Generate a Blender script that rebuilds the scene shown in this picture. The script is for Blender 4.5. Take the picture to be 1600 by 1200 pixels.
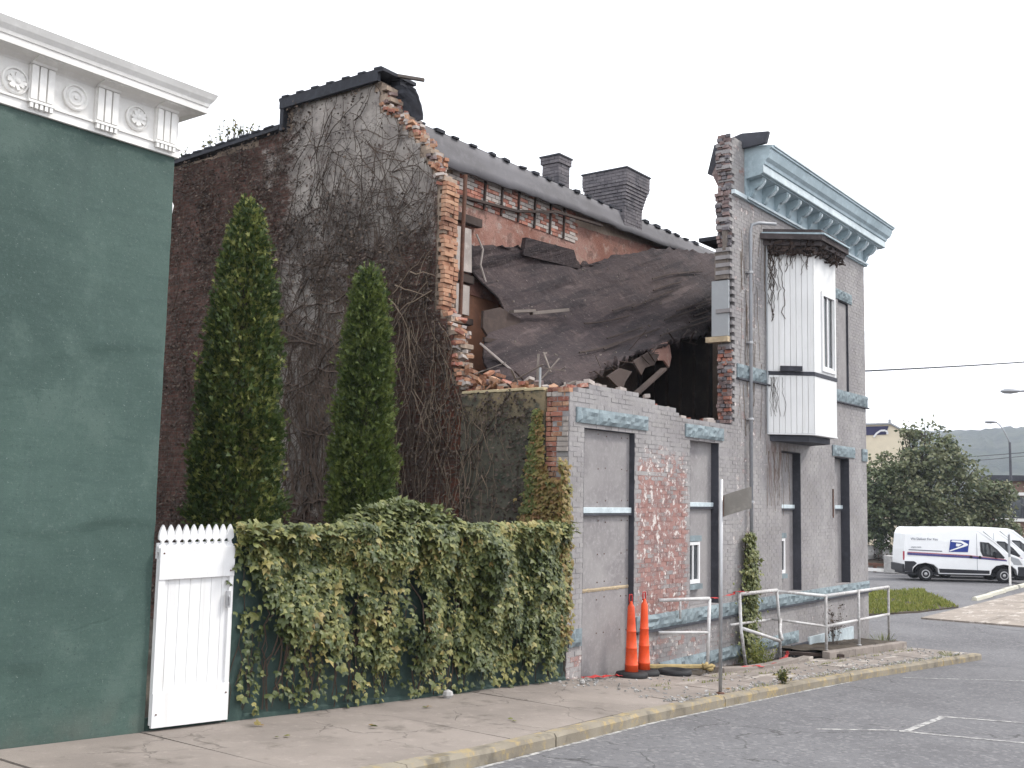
import bpy, math, random
import numpy as np
from mathutils import Vector, Matrix, noise as mnoise

random.seed(7)
RNG = np.random.default_rng(11)
for o in list(bpy.data.objects):
    bpy.data.objects.remove(o)
SC = bpy.context.scene
COL = SC.collection
R = math.radians

# ------------------------------------------------------------------ camera, sky, sun, exposure
EYE = Vector((0, 0, 1.85))
cam_d = bpy.data.cameras.new('camera')
cam = bpy.data.objects.new('camera', cam_d)
COL.objects.link(cam)
yaw, pitch, roll = R(36.6335), R(5.9725), R(1.1435)
fw = Vector((math.cos(yaw) * math.cos(pitch), math.sin(yaw) * math.cos(pitch), math.sin(pitch)))
rt = Vector((math.sin(yaw), -math.cos(yaw), 0))
up = rt.cross(fw)
rt2 = rt * math.cos(roll) + up * math.sin(roll)
up2 = up * math.cos(roll) - rt * math.sin(roll)
cam.matrix_world = Matrix(((rt2.x, up2.x, -fw.x, EYE.x), (rt2.y, up2.y, -fw.y, EYE.y), (rt2.z, up2.z, -fw.z, EYE.z), (0, 0, 0, 1)))
cam_d.sensor_width = 36
cam_d.lens = 1669.7 / 1600 * 36
cam_d.clip_start = 0.1
cam_d.clip_end = 8000
SC.camera = cam

SUN_EL, SUN_AZ = R(48), math.atan2(-0.64, 0.72)      # direction towards the sun in the XY plane
world = bpy.data.worlds.new("World")
SC.world = world
world.use_nodes = True
wn = world.node_tree
wn.nodes.clear()
w_out = wn.nodes.new('ShaderNodeOutputWorld')
w_bg = wn.nodes.new('ShaderNodeBackground')
w_sky = wn.nodes.new('ShaderNodeTexSky')
w_sky.sky_type = 'NISHITA'
w_sky.sun_disc = False
w_sky.sun_elevation = SUN_EL
w_sky.sun_rotation = math.pi / 2 - SUN_AZ
w_tc = wn.nodes.new('ShaderNodeTexCoord')
w_map = wn.nodes.new('ShaderNodeMapping')
w_map.inputs['Scale'].default_value = (1, 1, 3)
w_no = wn.nodes.new('ShaderNodeTexNoise')
w_no.inputs['Scale'].default_value = 2.2
w_no.inputs['Detail'].default_value = 6
w_rp = wn.nodes.new('ShaderNodeMapRange')
w_rp.inputs['From Min'].default_value = 0.35
w_rp.inputs['From Max'].default_value = 0.6
w_rp.inputs['To Min'].default_value = 0.80
w_rp.inputs['To Max'].default_value = 0.97
w_mix = wn.nodes.new('ShaderNodeMix')
w_mix.data_type = 'RGBA'
w_mix.inputs['B'].default_value = (11.4, 11.6, 12.0, 1)   # thin bright overcast
wn.links.new(w_tc.outputs['Generated'], w_map.inputs[0])
wn.links.new(w_map.outputs[0], w_no.inputs['Vector'])
wn.links.new(w_no.outputs[0], w_rp.inputs['Value'])
wn.links.new(w_rp.outputs[0], w_mix.inputs['Factor'])
wn.links.new(w_sky.outputs[0], w_mix.inputs['A'])
wn.links.new(w_mix.outputs['Result'], w_bg.inputs['Color'])
w_bg.inputs['Strength'].default_value = 0.1
wn.links.new(w_bg.outputs[0], w_out.inputs['Surface'])

sun_d = bpy.data.lights.new('sun', 'SUN')
sun_d.energy = 1.5
sun_d.angle = R(10)
sun_d.color = (1.0, 0.95, 0.88)
sun = bpy.data.objects.new('sun', sun_d)
COL.objects.link(sun)
sd = Vector((math.cos(SUN_EL) * math.cos(SUN_AZ), math.cos(SUN_EL) * math.sin(SUN_AZ), math.sin(SUN_EL)))
sun.rotation_euler = sd.to_track_quat('Z', 'Y').to_euler()
sun.location = (10, -20, 30)

SC.render.engine = 'CYCLES'
SC.view_settings.view_transform = 'Standard'
SC.view_settings.look = 'None'
SC.view_settings.exposure = 0.95
SC.view_settings.gamma = 1.0
SC.view_settings.use_curve_mapping = False
SC.cycles.volume_bounces = 0
SC.render.resolution_x, SC.render.resolution_y = 1024, 768

# ------------------------------------------------------------------ node helper
class NT:
    def __init__(s, name):
        s.m = bpy.data.materials.new(name)
        s.m.use_nodes = True
        s.t = s.m.node_tree
        s.b = s.t.nodes['Principled BSDF']
        s._pos = None
    def n(s, typ, **kw):
        x = s.t.nodes.new(typ)
        for k, v in kw.items():
            setattr(x, k, v)
        return x
    def put(s, sock, v):
        if hasattr(v, 'is_linked') or hasattr(v, 'links'):
            s.t.links.new(v, sock)
        else:
            if isinstance(v, (tuple, list)) and len(v) == 3 and sock.type == 'RGBA':
                v = (*v, 1)
            sock.default_value = v
    def pos(s):
        if s._pos is None:
            s._pos = s.n('ShaderNodeNewGeometry').outputs['Position']
        return s._pos
    def objco(s):
        return s.n('ShaderNodeTexCoord').outputs['Object']
    def xyz(s, v=None):
        x = s.n('ShaderNodeSeparateXYZ')
        s.put(x.inputs[0], v if v is not None else s.pos())
        return x.outputs[0], x.outputs[1], x.outputs[2]
    def comb(s, a, b, c):
        x = s.n('ShaderNodeCombineXYZ')
        for i, v in enumerate((a, b, c)):
            s.put(x.inputs[i], v)
        return x.outputs[0]
    def scale(s, v, sc):
        x = s.n('ShaderNodeVectorMath', operation='MULTIPLY')
        s.put(x.inputs[0], v)
        x.inputs[1].default_value = sc
        return x.outputs[0]
    def noise(s, sc, det=4, vec=None, rough=0.55, dist=0.0):
        x = s.n('ShaderNodeTexNoise')
        x.inputs['Scale'].default_value = sc
        x.inputs['Detail'].default_value = det
        x.inputs['Roughness'].default_value = rough
        x.inputs['Distortion'].default_value = dist
        s.put(x.inputs['Vector'], vec if vec is not None else s.pos())
        return x.outputs[0]
    def voro(s, sc, vec=None, feature='F1', out='Distance'):
        x = s.n('ShaderNodeTexVoronoi', feature=feature)
        x.inputs['Scale'].default_value = sc
        s.put(x.inputs['Vector'], vec if vec is not None else s.pos())
        return x.outputs[out]
    def math(s, op, a, b=0.0, clamp=False):
        x = s.n('ShaderNodeMath', operation=op)
        x.use_clamp = clamp
        s.put(x.inputs[0], a)
        s.put(x.inputs[1], b)
        return x.outputs[0]
    def rng(s, v, a, b, c=0.0, d=1.0, smooth=True):
        x = s.n('ShaderNodeMapRange')
        if smooth:
            x.interpolation_type = 'SMOOTHSTEP'
        s.put(x.inputs['Value'], v)
        for k, q in (('From Min', a), ('From Max', b), ('To Min', c), ('To Max', d)):
            x.inputs[k].default_value = q
        return x.outputs[0]
    def mix(s, f, a, b, mode='MIX'):
        x = s.n('ShaderNodeMix', data_type='RGBA', blend_type=mode)
        s.put(x.inputs['Factor'], f)
        s.put(x.inputs[6], a)
        s.put(x.inputs[7], b)
        return x.outputs[2]
    def ramp(s, f, stops):
        x = s.n('ShaderNodeValToRGB')
        e = x.color_ramp.elements
        while len(e) < len(stops):
            e.new(0.5)
        for i, (p, c) in enumerate(stops):
            e[i].position = p
            e[i].color = (*c, 1)
        s.put(x.inputs[0], f)
        return x.outputs[0]
    def rnd(s):
        a = s.n('ShaderNodeAttribute', attribute_name='rnd').outputs['Fac']
        o = s.n('ShaderNodeObjectInfo').outputs['Random']
        return s.math('FRACT', s.math('ADD', a, o))
    def bump(s, h, strength=0.3, dist=0.01):
        x = s.n('ShaderNodeBump')
        x.inputs['Strength'].default_value = strength
        x.inputs['Distance'].default_value = dist
        s.put(x.inputs['Height'], h)
        s.t.links.new(x.outputs[0], s.b.inputs['Normal'])
    def done(s, col, rough=0.8, metal=0.0, spec=0.3):
        s.put(s.b.inputs['Base Color'], col)
        s.put(s.b.inputs['Roughness'], rough)
        s.b.inputs['Metallic'].default_value = metal
        s.b.inputs['Specular IOR Level'].default_value = spec
        return s.m

def simple(name, c, rough=0.7, var=0.25, sc=6.0, metal=0.0, bump=0.15, spec=0.3, dark=None, sc2=0.9):
    """colour with two scales of blotching, grain and a fine bump"""
    t = NT(name)
    n1 = t.noise(sc2, 5)
    n2 = t.noise(sc, 6, rough=0.7)
    d = dark or tuple(v * (1 - var) for v in c)
    l = tuple(min(1, v * (1 + var * .6)) for v in c)
    k = t.mix(t.rng(n1, .32, .68), d, c)
    k = t.mix(t.rng(n2, .45, .75), k, l)
    k = t.mix(t.rng(t.rnd(), 0, 1, 0, .25), k, d)
    if bump:
        t.bump(t.noise(sc * 6, 4), bump, .006)
    return t.done(k, rough, metal, spec)

M = {}
# painted brick facade: grey paint, peeled to red with white lime in patches
def m_painted(name, individual=False):
    t = NT(name)
    x, y, z = t.xyz()
    v = t.scale(t.pos(), (1, 1, 1))
    big = t.noise(1.1, 5, v)
    fine = t.noise(9, 6, v, rough=.7)
    grain = t.noise(45, 3, v)
    paint = t.mix(t.rng(big, .3, .7), (.240, .226, .222), (.345, .330, .322))
    paint = t.mix(t.rng(fine, .5, .8, 0, .6), paint, (.40, .385, .38))
    paint = t.mix(t.rng(t.rnd(), 0, 1, 0, .35), paint, (.24, .225, .24))
    paint = t.mix(t.rng(t.noise(22, 4, v, rough=.7), .60, .68, 0, .55), paint, (.16, .14, .145))
    paint = t.mix(t.rng(t.noise(13, 5, v, rough=.7), .60, .68, 0, .45), paint, (.50, .48, .47))
    # soot and run marks
    streak = t.noise(1.0, 5, t.scale(t.pos(), (5, 5, .5)))
    paint = t.mix(t.rng(streak, .5, .75, 0, .45), paint, (.2, .19, .195))
    # peeled patch between the door and the first window
    reg = t.math('MULTIPLY', t.rng(x, 14.9, 15.3), t.rng(x, 16.7, 17.25, 1, 0))
    reg = t.math('MULTIPLY', reg, t.math('MULTIPLY', t.rng(z, -.5, .1), t.rng(z, 1.8, 3.5, 1, 0)))
    low = t.math('MULTIPLY', t.rng(z, -.15, -.45), t.rng(x, 17.5, 21, .62, .14))
    midp = t.math('MULTIPLY', t.rng(x, 18.2, 19.0), t.rng(x, 19.6, 21.4, .46, .08))
    lowf = t.math('MULTIPLY', t.rng(z, .9, -.1), .3)
    reg = t.math('MAXIMUM', t.math('MAXIMUM', reg, low), t.math('MAXIMUM', midp, lowf))
    pn = t.math('ADD', t.math('MULTIPLY', t.noise(4.5, 8, rough=.85), 1.25), t.math('MULTIPLY', t.rnd(), .22))
    peel = t.rng(t.math('ADD', t.math('MULTIPLY', reg, .46), pn), 1.04, 1.16)
    red = t.mix(t.rnd(), (.20, .10, .09), (.33, .185, .16))
    red = t.mix(t.rng(fine, .42, .66), red, (.29, .225, .215))
    wh = t.math('MULTIPLY', t.rng(t.noise(9, 6, rough=.7), .55, .63), 1.0)
    red = t.mix(wh, red, (.62, .57, .54))
    col = t.mix(peel, paint, red)
    # water stains below the oriel
    st = t.math('MULTIPLY', t.math('MULTIPLY', t.rng(x, 19.9, 20.7), t.rng(x, 21.0, 22.2, 1, 0)), t.math('MULTIPLY', t.rng(z, 1.3, 2.6), t.rng(z, 2.9, 3.3, 1, 0)))
    st = t.math('MULTIPLY', st, t.rng(t.noise(2.5, 6, t.scale(t.pos(), (3, 3, .8)), rough=.7), .4, .62))
    col = t.mix(t.math('MULTIPLY', st, .75), col, (.13, .075, .06))
    h = t.math('ADD', t.math('MULTIPLY', fine, .6), t.math('ADD', t.math('MULTIPLY', grain, .4), t.math('MULTIPLY', peel, -.5)))
    t.bump(h, .5, .01)
    return t.done(col, .85, 0, .2)
M['painted'] = m_painted('painted_brick')
M['mortar'] = M['painted']

def m_brick(name, c1, c2, pale, soot):
    t = NT(name)
    r = t.rnd()
    k = t.mix(r, c1, c2)
    n = t.noise(14, 6, rough=.7)
    k = t.mix(t.rng(n, .5, .72, 0, .75), k, pale)
    k = t.mix(t.rng(t.noise(2.3, 5), .45, .72, 0, .65), k, soot)
    t.bump(t.noise(70, 4), .5, .006)
    return t.done(k, .92, 0, .15)
M['orange_brick'] = m_brick('bare_orange_brick', (.31, .15, .095), (.44, .26, .17), (.50, .40, .31), (.15, .08, .06))
M['red_brick'] = m_brick('bare_red_brick', (.26, .10, .075), (.40, .18, .13), (.55, .46, .41), (.11, .06, .05))
M['old_mortar'] = simple('old_mortar', (.36, .28, .22), .95, .4, 12, bump=.5)
M['weather_brick'] = m_brick('weathered_brick', (.17, .12, .11), (.26, .19, .18), (.40, .36, .35), (.07, .06, .07))
M['chimney_brick'] = m_brick('sooted_chimney_brick', (.12, .11, .12), (.19, .175, .185), (.26, .245, .25), (.06, .06, .07))
M['chimney_mortar'] = simple('chimney_mortar', (.14, .135, .145), .95, .3, 12)

def m_gable():
    t = NT('gable_render_over_brick')
    x, y, z = t.xyz()
    br = t.n('ShaderNodeTexBrick')
    br.inputs['Scale'].default_value = 1.0
    br.inputs['Brick Width'].default_value = .22
    br.inputs['Row Height'].default_value = .075
    br.inputs['Mortar Size'].default_value = .008
    br.inputs['Color1'].default_value = (.080, .043, .036, 1)
    br.inputs['Color2'].default_value = (.135, .070, .056, 1)
    br.inputs['Mortar'].default_value = (.115, .092, .080, 1)
    t.put(br.inputs['Vector'], t.comb(y, z, 0.0))
    big = t.noise(.8, 6, rough=.6)
    fine = t.noise(6, 7, rough=.7)
    brick = t.mix(t.rng(fine, .4, .7, 0, .7), br.outputs['Color'], (.040, .029, .026))
    brick = t.mix(t.rng(t.noise(3.5, 8, rough=.8), .53, .66, 0, .7), brick, (.20, .155, .14))
    parge = t.mix(t.rng(t.noise(2.4, 6), .3, .7), (.24, .215, .20), (.40, .365, .335))
    parge = t.mix(t.rng(fine, .52, .70, 0, .75), parge, (.10, .088, .09))
    # render survives in the upper middle and in a strip down the centre
    a = t.math('MULTIPLY', t.math('MULTIPLY', t.rng(y, 10.9, 11.6), t.rng(y, 13.8, 17.3, 1, 0)), t.rng(z, 4.4, 6.8))
    b = t.math('MULTIPLY', t.math('MULTIPLY', t.rng(y, 12.5, 13.5), t.rng(y, 14.7, 16.0, 1, 0)), t.rng(z, 1.0, 2.0, .4, .95))
    reg = t.math('MAXIMUM', a, b)
    mv = t.scale(t.pos(), (1, .8, 1.5))
    msk = t.rng(t.math('ADD', t.math('MULTIPLY', reg, .85), t.math('ADD', t.math('MULTIPLY', t.noise(4.2, 8, mv, rough=.82), 2.0), t.math('MULTIPLY', t.noise(1.1, 4), 1.2))), 2.02, 2.34)
    col = t.mix(msk, brick, parge)
    # red bloom low on the right
    rb = t.math('MULTIPLY', t.rng(y, 12.0, 10.6), t.rng(z, 5.2, 3.6))
    col = t.mix(t.math('MULTIPLY', rb, t.rng(t.noise(3, 6), .42, .62)), col, (.20, .075, .05))
    h = t.math('ADD', t.math('MULTIPLY', fine, .7), t.math('MULTIPLY', br.outputs['Fac'], -.3))
    t.bump(h, .7, .02)
    return t.done(col, .95, 0, .1)
M['gable'] = m_gable()

def m_stucco():
    t = NT('mossy_green_stucco')
    x, y, z = t.xyz()
    f = t.noise(5, 7, rough=.72)
    k = t.mix(t.rng(t.noise(1.3, 6), .3, .7), (.075, .075, .06), (.125, .12, .095))
    k = t.mix(t.rng(f, .45, .7, 0, .7), k, (.155, .135, .105))
    k = t.mix(t.rng(t.noise(2.2, 5), .52, .72), k, (.05, .065, .05))
    k = t.mix(t.math('MULTIPLY', t.rng(z, 2.7, 3.4), t.rng(t.noise(4, 5), .4, .6)), k, (.24, .19, .12))
    t.bump(t.math('ADD', f, t.noise(40, 3)), .5, .012)
    return t.done(k, .95, 0, .1)
M['stucco'] = m_stucco()

def m_green():
    t = NT('dark_green_wall_paint')
    x, y, z = t.xyz()
    f = t.noise(10, 7, rough=.75)
    bg = t.noise(.55, 5)
    k = t.mix(t.rng(bg, .3, .7), (.036, .066, .057), (.058, .098, .084))
    k = t.mix(t.rng(f, .5, .8, 0, .5), k, (.085, .135, .122))
    cr = t.voro(.33, t.comb(t.math('ADD', x, t.math('MULTIPLY', t.noise(1.6, 6), 1.6)), y, t.math('MULTIPLY', z, 1.7)), 'DISTANCE_TO_EDGE')
    ck = t.math('MULTIPLY', t.rng(cr, .002, .010, 1, 0), t.rng(t.noise(.9, 3), .58, .66))
    k = t.mix(t.math('MULTIPLY', ck, .08), k, (.02, .045, .04))
    row = t.noise(1.0, 5, t.comb(t.math('MULTIPLY', x, 1.2), 0.0, t.math('MULTIPLY', z, 9.0)), rough=.7)
    k = t.mix(t.rng(row, .48, .68, 0, .35), k, (.032, .062, .056))
    k = t.mix(t.rng(t.noise(1.1, 7, rough=.7), .54, .66, 0, .45), k, (.085, .125, .11))
    k = t.mix(t.rng(t.noise(30, 5, rough=.8), .54, .66, 0, .5), k, (.10, .135, .122))
    k = t.mix(t.rng(t.noise(42, 4, rough=.8), .58, .68, 0, .6), k, (.022, .040, .036))
    peelw = t.rng(t.noise(2.2, 9, rough=.8), .655, .675)
    k = t.mix(t.math('MULTIPLY', peelw, .5), k, (.12, .14, .125))
    drip = t.noise(1, 5, t.scale(t.pos(), (6, 6, .35)))
    k = t.mix(t.rng(drip, .52, .75, 0, .35), k, (.035, .06, .056))
    k = t.mix(t.rng(t.noise(55, 2), .70, .76, 0, .55), k, (.22, .26, .25))
    dirt = t.math('MULTIPLY', t.rng(z, .1, -.5), t.rng(t.noise(3, 5), .35, .7))
    k = t.mix(t.math('MULTIPLY', dirt, .5), k, (.10, .095, .08))
    h = t.math('ADD', t.math('MULTIPLY', f, .7), t.math('ADD', t.math('MULTIPLY', row, .6), t.math('MULTIPLY', ck, -.25)))
    t.bump(h, .5, .012)
    return t.done(k, .65, 0, .3)
M['green'] = m_green()
M['dark_green'] = simple('dark_green_garden_wall_paint', (.040, .070, .062), .75, .35, 7, bump=.4)
M['white'] = simple('white_gloss_paint', (.71, .71, .72), .5, .10, 7, bump=.1, sc2=.9, dark=(.60, .60, .60))
M['white_old'] = simple('aged_white_paint', (.80, .785, .76), .6, .10, 8, bump=.12, dark=(.66, .645, .62))
M['bay_white'] = simple('oriel_white_siding', (.72, .72, .715), .55, .08, 7, bump=.1, dark=(.60, .60, .59))
def m_white(name, c):
    t = NT(name)
    f = t.noise(9, 7, rough=.75)
    run = t.noise(1.0, 6, t.scale(t.pos(), (9, 9, .5)), rough=.7)
    k = t.mix(t.rng(t.noise(1.1, 5), .35, .7), tuple(v * .90 for v in c), c)
    k = t.mix(t.rng(run, .50, .72, 0, .55), k, tuple(v * q for v, q in zip(c, (.74, .725, .69))))
    k = t.mix(t.rng(f, .62, .70, 0, .5), k, tuple(v * .68 for v in c))
    k = t.mix(t.rng(t.rnd(), 0, 1, 0, .35), k, tuple(v * .86 for v in c))
    t.bump(t.noise(1.0, 5, t.scale(t.pos(), (60, 60, 3))), .25, .004)
    return t.done(k, .6, 0, .3)
M['white'] = m_white('white_gate_paint', (.74, .74, .745))
M['bay_white'] = m_white('oriel_board_paint', (.75, .75, .745))
M['blue_stone'] = simple('blue_grey_painted_stone', (.225, .275, .295), .85, .3, 7, bump=.6, dark=(.14, .17, .185))
M['blue_metal'] = simple('blue_grey_painted_metal', (.40, .49, .53), .55, .25, 6, bump=.15, dark=(.26, .33, .365))
M['blue_pale'] = simple('pale_blue_grey_paint', (.58, .65, .675), .55, .2, 6, bump=.15, dark=(.36, .42, .45))
M['slate'] = simple('dark_slate_paint', (.060, .062, .075), .8, .4, 8)
M['board'] = simple('grey_painted_plywood', (.285, .271, .268), .85, .25, 16, bump=.35, dark=(.215, .20, .203), sc2=2.2)
M['raw_wood'] = simple('raw_split_wood', (.50, .40, .27), .85, .4, 9, bump=.3)
M['grey_wood'] = simple('weathered_grey_wood', (.20, .17, .15), .9, .4, 8, bump=.4)
M['dark_wood'] = simple('old_dark_timber', (.060, .042, .036), .9, .5, 6, bump=.4)
M['bay_hood'] = simple('rotten_hood_shingles', (.085, .070, .070), .9, .5, 9, bump=.5)
M['plaster_pale'] = simple('broken_pale_plaster', (.42, .37, .34), .95, .35, 6, bump=.4)
M['grey_board'] = simple('blue_grey_board', (.33, .345, .36), .7, .08, 5, bump=.05)
M['metal'] = simple('galvanised_steel', (.45, .45, .46), .45, .25, 10, metal=.5, bump=.1)
M['rail'] = simple('white_worn_rail_paint', (.62, .62, .62), .5, .3, 14, bump=.1, dark=(.30, .28, .27))
M['rust'] = simple('rusty_iron', (.13, .065, .045), .9, .5, 12, bump=.3)
M['signback'] = simple('weathered_sign_back', (.28, .26, .235), .6, .2, 10, metal=.2, dark=(.17, .155, .14))
M['rubber'] = simple('black_rubber', (.018, .018, .020), .7, .3, 12)
M['cone'] = simple('orange_plastic', (.80, .095, .025), .5, .18, 9, bump=.05, dark=(.52, .06, .02))
M['red_plastic'] = simple('red_plastic', (.45, .03, .03), .5, .3, 9)
M['yellow_wood'] = simple('yellow_painted_timber', (.42, .32, .15), .8, .35, 9, bump=.2)
M['concrete'] = None
def m_concrete(name, c, moss=True):
    t = NT(name)
    x, y, z = t.xyz()
    f = t.noise(7, 7, rough=.75)
    k = t.mix(t.rng(t.noise(.9, 6), .3, .7), tuple(v * .72 for v in c), c)
    k = t.mix(t.rng(t.rnd(), 0, 1, 0, .3), k, tuple(v * .75 for v in c))
    k = t.mix(t.rng(f, .52, .75, 0, .6), k, tuple(min(1, v * 1.35) for v in c))
    k = t.mix(t.rng(t.noise(2.6, 6, rough=.65), .55, .72, 0, .75), k, (.12, .105, .09))
    k = t.mix(t.rng(t.noise(90, 2), .62, .72, 0, .4), k, (.10, .09, .085))
    cr = t.voro(.8, t.comb(t.math('ADD', x, t.math('MULTIPLY', t.noise(1.8, 4), .8)), t.math('ADD', y, t.math('MULTIPLY', t.noise(2.3, 4), .6)), 0.0), 'DISTANCE_TO_EDGE')
    ck = t.math('MULTIPLY', t.rng(cr, .002, .009, 1, 0), t.rng(t.noise(.7, 2), .5, .58))
    k = t.mix(t.math('MULTIPLY', ck, .4), k, (.08, .07, .06))
    # spalled light stone farther along
    far = t.math('MULTIPLY', t.rng(x, 13, 16), t.rng(t.noise(2.2, 6, t.scale(t.pos(), (.5, 1.6, 1)), rough=.7), .54, .62))
    k = t.mix(t.math('MULTIPLY', far, .7), k, (.45, .41, .37))
    t.bump(t.math('ADD', f, t.math('MULTIPLY', ck, -1.5)), .5, .012)
    return t.done(k, .92, 0, .15)
M['concrete'] = m_concrete('worn_sidewalk_concrete', (.27, .235, .21))
def m_kerb():
    t = NT('kerb_with_faded_yellow_paint')
    f = t.noise(5, 7, rough=.75)
    k = t.mix(t.rng(t.noise(1.4, 6), .3, .7), (.19, .165, .13), (.27, .24, .19))
    k = t.mix(t.rng(f, .49, .62, 0, .62), k, (.38, .285, .125))
    k = t.mix(t.rng(t.noise(3, 5), .55, .7, 0, .7), k, (.11, .10, .085))
    t.bump(f, .6, .015)
    return t.done(k, .9, 0, .15)
M['kerb'] = m_kerb()
def m_asphalt():
    t = NT('worn_asphalt')
    x, y, z = t.xyz()
    f = t.noise(2.2, 7, rough=.7)
    g = t.noise(95, 3, rough=.6)
    sp = t.voro(38)
    k = t.mix(t.rng(t.noise(.35, 5), .3, .7), (.098, .096, .102), (.140, .138, .144))
    k = t.mix(t.rng(f, .45, .75, 0, .6), k, (.165, .162, .168))
    k = t.mix(t.rng(sp, .05, .20, .7, 0), k, (.32, .30, .29))
    k = t.mix(t.rng(t.noise(12, 6, rough=.85), .54, .68, 0, .55), k, (.07, .069, .074))
    k = t.mix(t.rng(t.noise(17, 6, rough=.85), .56, .70, 0, .5), k, (.24, .235, .24))
    k = t.mix(t.rng(t.noise(.8, 5, t.scale(t.pos(), (.35, 2.2, 1)), rough=.6), .56, .7, 0, .35), k, (.085, .084, .09))
    vc = t.n('ShaderNodeSeparateXYZ')
    t.put(vc.inputs[0], t.voro(24, out='Color'))
    k = t.mix(t.rng(vc.outputs[0], .84, .90, 0, .38), k, (.27, .262, .262))
    k = t.mix(t.rng(vc.outputs[1], .84, .90, 0, .34), k, (.06, .06, .064))
    cr = t.voro(.28, t.comb(t.math('ADD', x, t.math('MULTIPLY', t.noise(1.1, 5), 1.6)), t.math('ADD', y, t.math('MULTIPLY', t.noise(1.4, 5), 1.2)), 0.0), 'DISTANCE_TO_EDGE')
    ck = t.math('MULTIPLY', t.rng(cr, .001, .006, 1, 0), t.rng(t.noise(.4, 2), .45, .56))
    k = t.mix(t.math('MULTIPLY', ck, .7), k, (.035, .034, .034))
    t.bump(t.math('ADD', g, t.math('MULTIPLY', sp, .6)), .45, .01)
    return t.done(k, .88, 0, .25)
M['asphalt'] = m_asphalt()
def m_line():
    t = NT('worn_white_road_paint')
    f = t.noise(9, 6, rough=.75)
    k = t.mix(t.rng(f, .40, .62), (.15, .147, .152), (.46, .45, .43))
    return t.done(k, .85)
M['line'] = m_line()
M['soil'] = simple('dark_soil_and_grit', (.085, .068, .052), .98, .5, 10, bump=.8)
M['yard'] = simple('yard_earth', (.07, .06, .045), .98, .5, 6, bump=.6)

def m_leaf(name, stops, rough=.55, trans=.25):
    t = NT(name)
    k = t.ramp(t.math('ADD', t.math('MULTIPLY', t.rnd(), .75), t.math('MULTIPLY', t.noise(1.6, 4), .28)), stops)
    k = t.mix(t.rng(t.noise(60, 2), .4, .7, 0, .35), k, tuple(v * .55 for v in stops[1][1]))
    m = t.done(k, rough, 0, .35)
    # thin leaf: a little light comes through
    tr = t.n('ShaderNodeBsdfTranslucent')
    t.put(tr.inputs['Color'], k)
    mx = t.n('ShaderNodeMixShader')
    mx.inputs[0].default_value = trans
    t.t.links.new(t.b.outputs[0], mx.inputs[1])
    t.t.links.new(tr.outputs[0], mx.inputs[2])
    t.t.links.new(mx.outputs[0], t.t.nodes['Material Output'].inputs['Surface'])
    return m
M['ivy'] = m_leaf('creeper_leaf', [(0, (.018, .028, .010)), (.26, (.046, .064, .021)), (.48, (.100, .120, .036)), (.68, (.20, .20, .064)), (.82, (.30, .25, .085)), (1.0, (.19, .085, .042))], .5, .12)
M['ivy_warm'] = m_leaf('creeper_leaf_turning', [(0, (.06, .075, .025)), (.3, (.13, .15, .04)), (.6, (.22, .20, .06)), (.85, (.26, .15, .06)), (1.0, (.22, .075, .04))])
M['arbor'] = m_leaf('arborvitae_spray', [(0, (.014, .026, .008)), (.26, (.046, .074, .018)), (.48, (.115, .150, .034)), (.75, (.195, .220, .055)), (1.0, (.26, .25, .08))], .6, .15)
M['tree'] = m_leaf('street_tree_leaf', [(0, (.034, .052, .032)), (.3, (.066, .094, .048)), (.6, (.13, .155, .078)), (1, (.22, .21, .12))], .6, .2)
M['grass'] = m_leaf('lawn_grass', [(0, (.07, .10, .02)), (.4, (.17, .20, .04)), (.8, (.27, .27, .07)), (1, (.34, .29, .13))], .8, .2)
M['dry'] = m_leaf('dead_twig_leaf', [(0, (.026, .021, .019)), (.35, (.058, .042, .034)), (.7, (.12, .088, .068)), (1, (.20, .155, .12))], .9, .05)
M['stem'] = simple('dead_vine_stem', (.072, .050, .038), .95, .4, 20, bump=.3)
M['stem_pale'] = simple('bleached_vine_stem', (.22, .165, .12), .95, .4, 20, bump=.3)
M['bark'] = simple('tree_bark', (.075, .06, .05), .95, .4, 9, bump=.7)

def m_sheet():
    t = NT('collapsed_felt_roofing')
    x, y, z = t.xyz()
    f = t.noise(4, 7, rough=.72)
    k = t.mix(t.rng(t.noise(.9, 6), .3, .7), (.034, .026, .028), (.056, .041, .041))
    k = t.mix(t.rng(f, .5, .75, 0, .7), k, (.105, .078, .072))
    dz = t.math('SUBTRACT', z, t.math('MULTIPLY', x, .34))
    st = t.noise(1.0, 6, t.comb(t.math('MULTIPLY', x, .55), t.math('MULTIPLY', y, .8), t.math('MULTIPLY', dz, 5.0)), rough=.62)
    k = t.mix(t.rng(st, .52, .60, 0, .75), k, (.020, .016, .018))
    k = t.mix(t.math('MULTIPLY', t.rng(st, .40, .33), .5), k, (.13, .10, .095))
    gr = t.noise(13, 8, rough=.85)
    k = t.mix(t.rng(gr, .54, .68, 0, .7), k, (.15, .115, .105))
    k = t.mix(t.rng(gr, .46, .34, 0, .7), k, (.018, .014, .015))
    k = t.mix(t.rng(t.noise(22, 3), .68, .74, 0, .8), k, (.26, .22, .21))
    t.bump(t.math('ADD', f, t.math('MULTIPLY', st, 2.0)), .9, .05)
    return t.done(k, .9, 0, .2)
M['sheet'] = m_sheet()
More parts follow.
